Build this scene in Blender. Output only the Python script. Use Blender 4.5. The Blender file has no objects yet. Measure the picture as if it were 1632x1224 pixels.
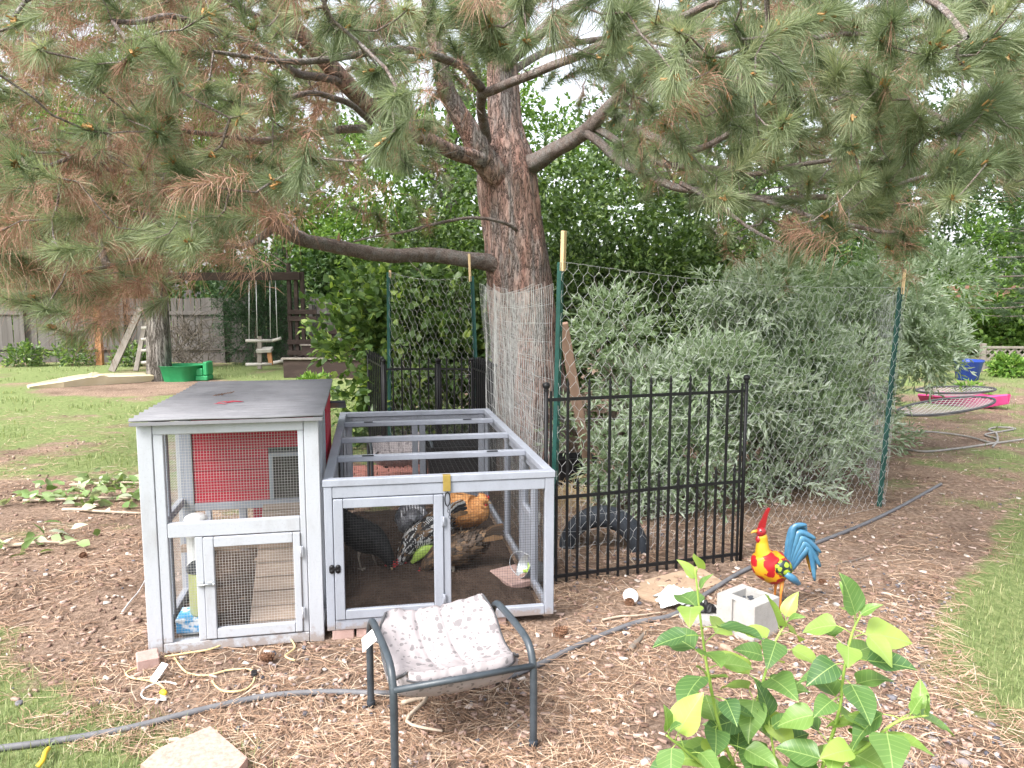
import bpy, math, random
import numpy as np
from mathutils import Vector, Matrix, Euler, noise as mnoise

random.seed(7)
RG = np.random.default_rng(11)
scn = bpy.context.scene
col = scn.collection
# ------------------------------------------------------------------ camera
F_PX, IMG_W, IMG_H, CAM_H = 1225.0, 1632, 1224, 1.6
PITCH = math.atan(140 / F_PX)
cam_d = bpy.data.cameras.new('camera')
cam_d.sensor_fit = 'HORIZONTAL'; cam_d.sensor_width = 36.0
cam_d.lens = 36.0 * F_PX / IMG_W
scn.cycles.max_bounces = 6; scn.cycles.diffuse_bounces = 4; scn.cycles.glossy_bounces = 2; scn.cycles.transmission_bounces = 3; scn.cycles.caustics_reflective = False; scn.cycles.caustics_refractive = False
cam_d.clip_start = 0.05; cam_d.clip_end = 600
cam = bpy.data.objects.new('camera', cam_d); col.objects.link(cam)
cam.location = (0, 0, CAM_H); cam.rotation_euler = (math.pi / 2 - PITCH, 0, 0)
scn.camera = cam
# ------------------------------------------------------------------ sky, sun, exposure
SUN_EL, SUN_AZ = math.radians(50), math.radians(222)      # azimuth clockwise from +Y: behind the camera, a little left
w = bpy.data.worlds.new('World'); scn.world = w; w.use_nodes = True
nt = w.node_tree; nt.nodes.clear()
sky = nt.nodes.new('ShaderNodeTexSky'); sky.sky_type = 'NISHITA'; sky.sun_disc = False
sky.sun_elevation = SUN_EL; sky.sun_rotation = SUN_AZ
sky.air_density = 1.0; sky.dust_density = 4.0; sky.ozone_density = 1.0
hs = nt.nodes.new('ShaderNodeHueSaturation'); hs.inputs['Saturation'].default_value = 0.30
bg = nt.nodes.new('ShaderNodeBackground'); bg.inputs['Strength'].default_value = 0.15
wo = nt.nodes.new('ShaderNodeOutputWorld')
nt.links.new(sky.outputs[0], hs.inputs['Color']); nt.links.new(hs.outputs[0], bg.inputs['Color'])
nt.links.new(bg.outputs[0], wo.inputs['Surface'])
sl = bpy.data.lights.new('sun', 'SUN'); sl.energy = 1.35; sl.angle = math.radians(18); sl.color = (1.0, 0.97, 0.93)
so = bpy.data.objects.new('sun', sl); col.objects.link(so)
so.rotation_euler = (math.pi / 2 - SUN_EL, 0, -SUN_AZ + math.pi)
so.location = (-3, -6, 12)
vs = scn.view_settings
vs.view_transform = 'Standard'; vs.look = 'None'; vs.exposure = 1.76; vs.gamma = 1.0; vs.use_curve_mapping = False

# ------------------------------------------------------------------ pixel helpers (photo pixels -> places)
def ray(px, py):
    r = px - 816.0; u = 612.0 - py
    return Vector((r, F_PX * math.cos(PITCH) + u * math.sin(PITCH), -F_PX * math.sin(PITCH) + u * math.cos(PITCH)))
def G(px, py, z=0.0):                       # where the pixel meets the level z
    d = ray(px, py); t = (z - CAM_H) / d.z
    return Vector((d.x * t, d.y * t, z))
def D(px, py, Y):                           # the pixel at a known distance Y
    d = ray(px, py); t = Y / d.y
    return Vector((d.x * t, Y, CAM_H + d.z * t))
def proj(P):                                # numpy (n,3) -> pixels
    P = np.asarray(P, float)
    x = P[:, 0]; y = P[:, 1]; z = P[:, 2] - CAM_H
    f = y * math.cos(PITCH) - z * math.sin(PITCH); u = y * math.sin(PITCH) + z * math.cos(PITCH)
    f = np.where(f < 0.05, 0.05, f)
    return 816 + F_PX * x / f, 612 - F_PX * u / f

# ------------------------------------------------------------------ tagging and objects
def tag(o, label=None, cat=None, group=None, kind=None):
    if label: o['label'] = label
    if cat: o['category'] = cat
    if group: o['group'] = group
    if kind: o['kind'] = kind
    return o
def empty(name, loc=(0, 0, 0), rz=0.0, label=None, cat=None, group=None):
    o = bpy.data.objects.new(name, None); col.objects.link(o)
    o.location = loc; o.rotation_euler = (0, 0, rz); o.empty_display_size = 0.05
    return tag(o, label, cat, group)
def link_mesh(name, me, parent=None, loc=None, rot=None):
    o = bpy.data.objects.new(name, me); col.objects.link(o)
    if parent is not None: o.parent = parent
    if loc is not None: o.location = loc
    if rot is not None: o.rotation_euler = rot
    return o
def np_mesh(name, V, Fc, mat, parent=None, smooth=False, mats=None, mat_idx=None):
    """V (n,3), Fc (m,3) or (m,4) integer arrays"""
    V = np.ascontiguousarray(V, np.float32); Fc = np.ascontiguousarray(Fc, np.int32)
    me = bpy.data.meshes.new(name); k = Fc.shape[1]; m = Fc.shape[0]
    me.vertices.add(len(V)); me.vertices.foreach_set('co', V.ravel())
    me.loops.add(m * k); me.loops.foreach_set('vertex_index', Fc.ravel())
    me.polygons.add(m); me.polygons.foreach_set('loop_start', np.arange(0, m * k, k, dtype=np.int32))
    try: me.polygons.foreach_set('loop_total', np.full(m, k, np.int32))
    except Exception: pass
    for mm in (mats or [mat]): me.materials.append(mm)
    if mat_idx is not None: me.polygons.foreach_set('material_index', np.ascontiguousarray(mat_idx, np.int32))
    if smooth: me.polygons.foreach_set('use_smooth', np.ones(m, bool))
    me.update(calc_edges=True)
    return link_mesh(name, me, parent)

class MB:
    """collects boxes, bars, tubes and lathes into ONE mesh"""
    def __init__(s): s.v = []; s.f = []; s.sm = []
    def add(s, vs, fs, smooth=False):
        b = len(s.v); s.v += [tuple(p) for p in vs]; s.f += [tuple(i + b for i in f) for f in fs]; s.sm += [smooth] * len(fs)
    def box(s, x0, x1, y0, y1, z0, z1, bev=0.0, M=None):
        if bev > 0:
            b = min(bev, (x1 - x0) * .45, (y1 - y0) * .45, (z1 - z0) * .45)
            vs = []; 
            idx = {}
            for ix in (0, 1):
                for iy in (0, 1):
                    for iz in (0, 1):
                        cx, cy, cz = (x0, x1)[ix], (y0, y1)[iy], (z0, z1)[iz]
                        sx, sy, sz = (1, -1)[ix] * b, (1, -1)[iy] * b, (1, -1)[iz] * b
                        idx[ix, iy, iz] = len(vs)
                        vs += [(cx, cy + sy, cz + sz), (cx + sx, cy, cz + sz), (cx + sx, cy + sy, cz)]
            fs = []
            for a in (0, 1):
                q = lambda i, j, k, t: idx[i, j, k] + t
                fs.append([q(a, 0, 0, 0), q(a, 0, 1, 0), q(a, 1, 1, 0), q(a, 1, 0, 0)][::1 if a == 0 else -1])
                fs.append([q(0, a, 0, 1), q(1, a, 0, 1), q(1, a, 1, 1), q(0, a, 1, 1)][::1 if a == 0 else -1])
                fs.append([q(0, 0, a, 2), q(0, 1, a, 2), q(1, 1, a, 2), q(1, 0, a, 2)][::1 if a == 0 else -1])
            for i in (0, 1):
                for j in (0, 1):
                    fs.append([idx[i, j, 0] + 0, idx[i, j, 1] + 0, idx[i, j, 1] + 1, idx[i, j, 0] + 1])
                    fs.append([idx[i, 0, j] + 0, idx[i, 1, j] + 0, idx[i, 1, j] + 2, idx[i, 0, j] + 2])
                    fs.append([idx[0, i, j] + 1, idx[1, i, j] + 1, idx[1, i, j] + 2, idx[0, i, j] + 2])
                    for k in (0, 1): fs.append([idx[i, j, k], idx[i, j, k] + 1, idx[i, j, k] + 2])
        else:
            vs = [(x0, y0, z0), (x1, y0, z0), (x1, y1, z0), (x0, y1, z0), (x0, y0, z1), (x1, y0, z1), (x1, y1, z1), (x0, y1, z1)]
            fs = [(0, 3, 2, 1), (4, 5, 6, 7), (0, 1, 5, 4), (1, 2, 6, 5), (2, 3, 7, 6), (3, 0, 4, 7)]
        if M is not None: vs = [M @ Vector(p) for p in vs]
        s.add(vs, fs); return s
    def bar(s, p0, p1, wd, th, up=(0, 0, 1), bev=0.0):
        p0 = Vector(p0); p1 = Vector(p1); d = p1 - p0; L = d.length; d.normalize()
        u = Vector(up); x = d.cross(u)
        if x.length < 1e-4: x = d.cross(Vector((0, 1, 0)))
        x.normalize(); z = x.cross(d)
        M = Matrix.Translation(p0) @ Matrix((x, d, z)).transposed().to_4x4()
        return s.box(-wd / 2, wd / 2, 0, L, -th / 2, th / 2, bev, M)
    def tube(s, pts, rad, n=8, caps=True, flat=None):
        pts = [Vector(p) for p in pts]; k = len(pts)
        if not hasattr(rad, '__len__'): rad = [rad] * k
        t = (pts[1] - pts[0]).normalized(); a = t.orthogonal().normalized()
        vs = []; fs = []
        for i, p in enumerate(pts):
            tn = (pts[min(i + 1, k - 1)] - pts[max(i - 1, 0)])
            if tn.length < 1e-9: tn = t
            tn = tn.normalized(); a = (a - tn * a.dot(tn))
            a = a.normalized() if a.length > 1e-6 else tn.orthogonal().normalized()
            b = tn.cross(a)
            for j in range(n):
                th = 2 * math.pi * j / n
                off = (a * math.cos(th) + b * math.sin(th)) * rad[i]
                vs.append(p + off)
        for i in range(k - 1):
            for j in range(n):
                fs.append((i * n + j, i * n + (j + 1) % n, (i + 1) * n + (j + 1) % n, (i + 1) * n + j))
        if caps: fs.append(tuple(range(n))[::-1]); fs.append(tuple(range((k - 1) * n, k * n)))
        s.add(vs, fs, True); return s
    def lathe(s, prof, n=20, M=None, smooth=True):
        vs = []; fs = []
        for r, z in prof:
            for j in range(n):
                th = 2 * math.pi * j / n; vs.append(Vector((r * math.cos(th), r * math.sin(th), z)))
        for i in range(len(prof) - 1):
            for j in range(n):
                fs.append((i * n + j, i * n + (j + 1) % n, (i + 1) * n + (j + 1) % n, (i + 1) * n + j))
        if M is not None: vs = [M @ p for p in vs]
        s.add(vs, fs, smooth); return s
    def mesh(s, name, mat):
        me = bpy.data.meshes.new(name); me.from_pydata(s.v, [], s.f); me.materials.append(mat)
        me.polygons.foreach_set('use_smooth', s.sm); me.update(); return me
    def build(s, name, mat, parent=None, loc=None, rot=None):
        return link_mesh(name, s.mesh(name, mat), parent, loc, rot)
def solidify(o, th, off=0.0):
    m = o.modifiers.new('thickness', 'SOLIDIFY'); m.thickness = th; m.offset = off; return o
def smooth_path(pts, n=8):
    """Catmull-Rom through points"""
    P = [Vector(p) for p in pts]; out = []
    for i in range(len(P) - 1):
        p0 = P[max(i - 1, 0)]; p1 = P[i]; p2 = P[i + 1]; p3 = P[min(i + 2, len(P) - 1)]
        for k in range(n):
            t = k / n
            out.append(0.5 * ((2 * p1) + (p2 - p0) * t + (2 * p0 - 5 * p1 + 4 * p2 - p3) * t * t + (3 * p1 - p0 - 3 * p2 + p3) * t ** 3))
    out.append(P[-1]); return out
def segs_mesh(name, A, B, r, mat, parent=None):
    """thin straight wires A->B (n,3) as 3-sided prisms in one mesh"""
    A = np.asarray(A, float); B = np.asarray(B, float); d = B - A
    d /= np.linalg.norm(d, axis=1)[:, None] + 1e-9
    ref = np.where(np.abs(d[:, 2:3]) > .9, np.array([[1., 0, 0]]), np.array([[0, 0, 1.]]))
    u = np.cross(d, ref); u /= np.linalg.norm(u, axis=1)[:, None]; v = np.cross(d, u)
    n = len(A); V = np.zeros((n, 6, 3))
    for k in range(3):
        o = (u * math.cos(2.094 * k) + v * math.sin(2.094 * k)) * r
        V[:, k] = A + o; V[:, 3 + k] = B + o
    base = (np.arange(n) * 6)[:, None]
    Fq = np.stack([base + np.array([[k, (k + 1) % 3, 3 + (k + 1) % 3, 3 + k]]) for k in range(3)], 1).reshape(-1, 4)
    return np_mesh(name, V.reshape(-1, 3), Fq, mat, parent)

# ------------------------------------------------------------------ materials
def _ramp(nt, cols):
    r = nt.nodes.new('ShaderNodeValToRGB'); e = r.color_ramp.elements
    while len(e) < len(cols): e.new(0.5)
    for i, c in enumerate(cols):
        if len(c) == 4: e[i].position = c[0]; e[i].color = (*c[1:], 1)
        else: e[i].position = i / max(1, len(cols) - 1); e[i].color = (*c, 1)
    return r
def pm(name, cols, scale=6.0, rough=.7, bump=0.0, bscale=40.0, metal=0.0, spec=.3, stretch=(1, 1, 1), detail=5.0, bdist=.01, rand=True, sheen=0, coat=0):
    m = bpy.data.materials.new(name); m.use_nodes = True; nt = m.node_tree; N = nt.nodes
    b = N['Principled BSDF']; b.inputs['Roughness'].default_value = rough; b.inputs['Metallic'].default_value = metal
    b.inputs['Specular IOR Level'].default_value = spec
    if coat: b.inputs['Coat Weight'].default_value = coat
    tc = N.new('ShaderNodeTexCoord'); mp = N.new('ShaderNodeMapping'); mp.inputs['Scale'].default_value = stretch
    nt.links.new(tc.outputs['Object'], mp.inputs['Vector'])
    if rand:
        oi = N.new('ShaderNodeObjectInfo'); mu = N.new('ShaderNodeMath'); mu.operation = 'MULTIPLY'; mu.inputs[1].default_value = 37.0
        nt.links.new(oi.outputs['Random'], mu.inputs[0]); nt.links.new(mu.outputs[0], mp.inputs['Location'])
    no = N.new('ShaderNodeTexNoise'); no.inputs['Scale'].default_value = scale; no.inputs['Detail'].default_value = detail
    no.inputs['Roughness'].default_value = .65
    nt.links.new(mp.outputs[0], no.inputs['Vector'])
    if len(cols) == 2 and len(cols[0]) == 3: cols = [(.3, *cols[0]), (.7, *cols[1])]
    r = _ramp(nt, cols); nt.links.new(no.outputs['Fac'], r.inputs[0]); nt.links.new(r.outputs[0], b.inputs['Base Color'])
    if bump:
        n2 = N.new('ShaderNodeTexNoise'); n2.inputs['Scale'].default_value = bscale; n2.inputs['Detail'].default_value = 6
        nt.links.new(mp.outputs[0], n2.inputs['Vector'])
        bp = N.new('ShaderNodeBump'); bp.inputs['Strength'].default_value = bump; bp.inputs['Distance'].default_value = bdist
        nt.links.new(n2.outputs['Fac'], bp.inputs['Height']); nt.links.new(bp.outputs[0], b.inputs['Normal'])
    return m
def islemat(name, cols, rough=.6, transl=0.0, tcol=None, spec=.25):
    """each little piece (leaf, needle, blade, chip) takes its own colour"""
    m = bpy.data.materials.new(name); m.use_nodes = True; nt = m.node_tree; N = nt.nodes
    b = N['Principled BSDF']; b.inputs['Roughness'].default_value = rough; b.inputs['Specular IOR Level'].default_value = spec
    g = N.new('ShaderNodeNewGeometry'); r = _ramp(nt, cols)
    nt.links.new(g.outputs['Random Per Island'], r.inputs[0]); nt.links.new(r.outputs[0], b.inputs['Base Color'])
    if transl:
        t = N.new('ShaderNodeBsdfTranslucent'); mx = N.new('ShaderNodeMixShader'); mx.inputs[0].default_value = transl
        hs = N.new('ShaderNodeMixRGB'); hs.blend_type = 'MULTIPLY'; hs.inputs[0].default_value = 1; hs.inputs[2].default_value = (*(tcol or (1.2, 1.25, .6)), 1)
        nt.links.new(r.outputs[0], hs.inputs[1]); nt.links.new(hs.outputs[0], t.inputs['Color'])
        nt.links.new(b.outputs[0], mx.inputs[1]); nt.links.new(t.outputs[0], mx.inputs[2])
        nt.links.new(mx.outputs[0], N['Material Output'].inputs['Surface'])
    return m
M = {}
def painted(name, worn, cols, mud_h=.16):
    m = pm(name, cols, 7, .55, .3, 60, stretch=(1, 1, .35), bdist=.004); nt = m.node_tree; N = nt.nodes; b = N['Principled BSDF']
    r = next(n for n in N if n.type == 'VALTORGB'); tc = N.new('ShaderNodeTexCoord'); sx = N.new('ShaderNodeSeparateXYZ'); nt.links.new(tc.outputs['Object'], sx.inputs[0])
    def noise(sc, st):
        mp = N.new('ShaderNodeMapping'); mp.inputs['Scale'].default_value = st; nt.links.new(tc.outputs['Object'], mp.inputs['Vector'])
        n = N.new('ShaderNodeTexNoise'); n.inputs['Scale'].default_value = sc; n.inputs['Detail'].default_value = 8; n.inputs['Roughness'].default_value = .7; nt.links.new(mp.outputs[0], n.inputs['Vector']); return n
    ng = noise(90, (1, .04, 1)); rg = _ramp(nt, [(.30, .80, .79, .78), (.46, 1, 1, 1), (1, 1, 1, 1)]); nt.links.new(ng.outputs['Fac'], rg.inputs[0])
    mu = N.new('ShaderNodeMixRGB'); mu.blend_type = 'MULTIPLY'; mu.inputs[0].default_value = .8; nt.links.new(r.outputs[0], mu.inputs[1]); nt.links.new(rg.outputs[0], mu.inputs[2])
    nc = noise(16, (1, 1, .6)); rcp = _ramp(nt, [(.27, 1, 1, 1), (.31, 0, 0, 0)]); nt.links.new(nc.outputs['Fac'], rcp.inputs[0])      # chips down to the wood
    mc = N.new('ShaderNodeMixRGB'); mc.inputs[2].default_value = (*worn, 1); nt.links.new(rcp.outputs[0], mc.inputs[0]); nt.links.new(mu.outputs[0], mc.inputs[1])
    nm = noise(22, (1, 1, 1)); mr = N.new('ShaderNodeMapRange'); mr.inputs['From Min'].default_value = 0.0; mr.inputs['From Max'].default_value = mud_h; mr.inputs['To Min'].default_value = .72; mr.inputs['To Max'].default_value = .18; nt.links.new(sx.outputs['Z'], mr.inputs['Value'])
    lt = N.new('ShaderNodeMath'); lt.operation = 'SUBTRACT'; nt.links.new(mr.outputs[0], lt.inputs[0]); nt.links.new(nm.outputs['Fac'], lt.inputs[1])
    ms = N.new('ShaderNodeMapRange'); ms.inputs['From Min'].default_value = 0; ms.inputs['From Max'].default_value = .16; ms.inputs['To Max'].default_value = .65; nt.links.new(lt.outputs[0], ms.inputs['Value'])
    mm = N.new('ShaderNodeMixRGB'); mm.inputs[2].default_value = (.21, .155, .12, 1); nt.links.new(ms.outputs[0], mm.inputs[0]); nt.links.new(mc.outputs[0], mm.inputs[1]); nt.links.new(mm.outputs[0], b.inputs['Base Color'])
    return m
M['white_paint'] = painted('white_paint', (.26, .22, .18), [(0, .26, .25, .24), (.33, .335, .345, .37), (.46, .37, .385, .42), (1, .395, .415, .46)])
M['grey_paint'] = painted('grey_paint', (.24, .20, .16), [(0, .20, .205, .22), (.36, .25, .265, .305), (.6, .285, .305, .355), (1, .32, .345, .395)], .09)
M['red_paint'] = pm('red_paint', [(0, .20, .008, .018), (.4, .36, .014, .036), (1, .44, .022, .05)], 5, .5, .3, 50, stretch=(.3, 1, 1), bdist=.004)
M['hutch_shade'] = pm('hutch_shade', [(.05, .045, .04), (.09, .08, .07)], 10, .9)  # dark tone standing in for the shade inside the hutch
M['roof_sheet'] = pm('roof_sheet', [(0, .10, .10, .11), (.42, .165, .165, .178), (.6, .195, .195, .21), (1, .26, .24, .22)], 5, .75, .3, 90, bdist=.003)
M['wire_white'] = pm('wire_white', [(.46, .46, .45), (.58, .58, .57)], 30, .45, metal=.3)
M['wire_galv'] = pm('wire_galv', [(.48, .49, .49), (.66, .66, .66)], 20, .45, metal=.4)
M['wire_black'] = pm('wire_black', [(.02, .02, .022), (.04, .04, .04)], 30, .5)
M['black_iron'] = pm('black_iron', [(.006, .006, .007), (.014, .014, .016)], 20, .42, .1, 80, spec=.25)
M['gunmetal'] = pm('gunmetal', [(0, .012, .016, .02), (.45, .035, .045, .055), (1, .07, .085, .1)], 14, .42, .2, 90, spec=.5, bdist=.002)
M['green_post'] = pm('green_post', [(.010, .05, .042), (.02, .085, .07)], 12, .5, .2, 60)
M['raw_wood'] = pm('raw_wood', [(0, .42, .28, .14), (.5, .60, .44, .26), (1, .68, .52, .33)], 9, .75, .3, 60, stretch=(1, 1, .15))
M['old_wood'] = pm('old_wood', [(0, .10, .085, .07), (.5, .21, .185, .16), (1, .32, .29, .26)], 9, .9, .5, 45, stretch=(1, 1, .12))
M['brown_wood'] = pm('brown_wood', [(0, .02, .014, .012), (.5, .042, .028, .024), (.68, .07, .05, .042), (1, .30, .27, .24)], 7, .85, .5, 40, stretch=(.3, 1, 1))
M['grey_log'] = pm('grey_log', [(0, .25, .23, .2), (1, .55, .52, .48)], 8, .8, .3, 50)
M['ramp_wood'] = pm('ramp_wood', [(0, .17, .125, .095), (.5, .28, .215, .17), (1, .42, .34, .27)], 14, .95, .6, 70, stretch=(.5, 1, 1))
M['stake_wood'] = pm('stake_wood', [(0, .20, .12, .085), (.6, .36, .24, .18), (1, .42, .30, .23)], 9, .85, .4, 50, stretch=(1, 1, .12))
M['ply'] = pm('ply', [(0, .22, .15, .10), (.5, .36, .26, .18), (1, .46, .35, .26)], 9, .9, .3, 60)
M['fence_board'] = pm('fence_board', [(0, .055, .048, .044), (.45, .11, .10, .094), (1, .20, .185, .175)], 5, .95, .4, 30, stretch=(1, 1, .1))
M['fence_red'] = pm('fence_red', [(0, .16, .085, .06), (.5, .27, .15, .105), (1, .36, .24, .18)], 5, .9, .4, 30, stretch=(1, 1, .1))
M['orange_post'] = pm('orange_post', [(.34, .16, .07), (.48, .25, .12)], 5, .9, .3, 30, stretch=(1, 1, .1))
M['dirt'] = pm('dirt', [(0, .030, .019, .013), (.45, .062, .040, .029), (.7, .095, .064, .047), (1, .20, .15, .12)], 14, 1.0, .9, 45, detail=8, bdist=.03, rand=False)
M['brick'] = pm('brick', [(0, .22, .13, .11), (.5, .38, .26, .23), (1, .50, .38, .35)], 14, .95, .6, 90, bdist=.004)
M['red_brick'] = pm('red_brick', [(0, .20, .07, .055), (.5, .38, .16, .13), (1, .48, .25, .21)], 9, .95, .5, 80, bdist=.004)
M['concrete'] = pm('concrete', [(0, .25, .24, .225), (.5, .35, .34, .325), (1, .42, .41, .40)], 18, .95, .7, 220, bdist=.004)
M['pink_paver'] = pm('pink_paver', [(0, .20, .10, .08), (.42, .38, .245, .205), (.55, .45, .30, .25), (1, .52, .36, .31)], 60, .9, .5, 150, bdist=.003, detail=3)
M['hose_black'] = pm('hose_black', [(0, .06, .06, .065), (.5, .13, .13, .14), (1, .24, .23, .22)], 12, .6, .2, 60)
M['hose_grey'] = pm('hose_grey', [(.20, .19, .18), (.34, .32, .30)], 12, .7)
M['white_plastic'] = pm('white_plastic', [(.58, .59, .60), (.66, .66, .66)], 6, .4, spec=.4)
M['yellow_jug'] = pm('yellow_jug', [(.48, .52, .20), (.60, .63, .33)], 6, .3, spec=.5)
M['dark_lid'] = pm('dark_lid', [(.03, .035, .045), (.06, .065, .075)], 8, .45)
M['blue_box'] = pm('blue_box', [(0, .03, .22, .52), (.52, .08, .36, .68), (.60, .75, .8, .85), (1, .8, .82, .85)], 22, .45, detail=2)
M['zinc'] = pm('zinc', [(.30, .32, .34), (.46, .48, .50)], 14, .45, metal=.5)
M['blue_glaze'] = pm('blue_glaze', [(.010, .035, .22), (.02, .06, .34)], 5, .25, spec=.6)
M['pink_plastic'] = pm('pink_plastic', [(.58, .05, .20), (.70, .10, .30)], 3, .45, spec=.4)
M['green_plastic'] = pm('green_plastic', [(.015, .20, .07), (.03, .30, .11)], 3, .5, spec=.4)
M['cream_plastic'] = pm('cream_plastic', [(0, .38, .32, .19), (.5, .50, .44, .31), (1, .56, .52, .40)], 3, .6, .2, 30)
M['black_plastic'] = pm('black_plastic', [(.008, .008, .009), (.02, .02, .022)], 9, .55)
M['rubber'] = pm('rubber', [(0, .012, .014, .018), (1, .05, .06, .075)], 9, .8, .4, 60)
M['tan_cable'] = pm('tan_cable', [(.52, .40, .20), (.62, .50, .28)], 12, .6)
M['yellow_plug'] = pm('yellow_plug', [(.65, .42, .03), (.75, .5, .05)], 9, .5)
M['brass'] = pm('brass', [(.40, .28, .07), (.55, .40, .13)], 20, .4, metal=.7)
M['paper'] = pm('paper', [(.78, .78, .77), (.84, .84, .83)], 9, .8)
M['bag_white'] = pm('bag_white', [(.50, .53, .52), (.62, .64, .63)], 7, .4, spec=.5)
M['cone'] = pm('cone', [(.11, .055, .03), (.24, .13, .08)], 20, .85)
M['twig'] = pm('twig', [(0, .10, .08, .065), (1, .26, .22, .185)], 15, .9, .4, 60)
M['light_stick'] = pm('light_stick', [(0, .30, .23, .17), (1, .52, .44, .35)], 15, .9, .3, 60)
M['net_grey'] = pm('net_grey', [(.36, .36, .35), (.46, .46, .45)], 8, .7)
M['leafy_lime'] = pm('leafy_lime', [(0, .12, .25, .03), (.45, .34, .52, .08), (1, .55, .66, .22)], 9, .4, .4, 30, stretch=(.4, 1.6, 1), spec=.5)
M['blue_cloth'] = pm('blue_cloth', [(.04, .09, .34), (.08, .15, .46)], 9, .8)
# cushion: pale cloth with printed grey blotches
def cushion_mat():
    m = bpy.data.materials.new('cushion_cloth'); m.use_nodes = True; nt = m.node_tree; N = nt.nodes; b = N['Principled BSDF']
    b.inputs['Roughness'].default_value = .9; b.inputs['Specular IOR Level'].default_value = .15
    tc = N.new('ShaderNodeTexCoord')
    ds = N.new('ShaderNodeTexNoise'); ds.inputs['Scale'].default_value = 22
    mxv = N.new('ShaderNodeMixRGB'); mxv.inputs[0].default_value = .03
    nt.links.new(tc.outputs['Object'], ds.inputs['Vector']); nt.links.new(tc.outputs['Object'], mxv.inputs[1]); nt.links.new(ds.outputs['Color'], mxv.inputs[2])
    facs = []
    for sc, lo, hi in ((26, .20, .25), (55, .22, .28)):
        v = N.new('ShaderNodeTexVoronoi'); v.inputs['Scale'].default_value = sc; nt.links.new(mxv.outputs[0], v.inputs['Vector'])
        sp = N.new('ShaderNodeSeparateColor'); nt.links.new(v.outputs['Color'], sp.inputs[0])
        th = N.new('ShaderNodeMath'); th.operation = 'MULTIPLY_ADD'; th.inputs[1].default_value = .45; th.inputs[2].default_value = -.04
        nt.links.new(sp.outputs[0], th.inputs[0])
        lt = N.new('ShaderNodeMath'); lt.operation = 'LESS_THAN'; nt.links.new(v.outputs['Distance'], lt.inputs[0]); nt.links.new(th.outputs[0], lt.inputs[1])
        facs.append(lt)
    mx = N.new('ShaderNodeMath'); mx.operation = 'MAXIMUM'; nt.links.new(facs[0].outputs[0], mx.inputs[0]); nt.links.new(facs[1].outputs[0], mx.inputs[1])
    c = N.new('ShaderNodeMixRGB'); c.inputs[1].default_value = (.315, .285, .29, 1); c.inputs[2].default_value = (.185, .17, .175, 1)
    nt.links.new(mx.outputs[0], c.inputs[0]); nt.links.new(c.outputs[0], b.inputs['Base Color'])
    n2 = N.new('ShaderNodeTexNoise'); n2.inputs['Scale'].default_value = 14; nt.links.new(tc.outputs['Object'], n2.inputs['Vector'])
    bp = N.new('ShaderNodeBump'); bp.inputs['Strength'].default_value = .5; bp.inputs['Distance'].default_value = .02
    nt.links.new(n2.outputs['Fac'], bp.inputs['Height']); nt.links.new(bp.outputs[0], b.inputs['Normal'])
    return m
M['cushion'] = cushion_mat()
M['piping'] = pm('piping', [(.05, .05, .055), (.09, .09, .095)], 20, .8)
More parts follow.
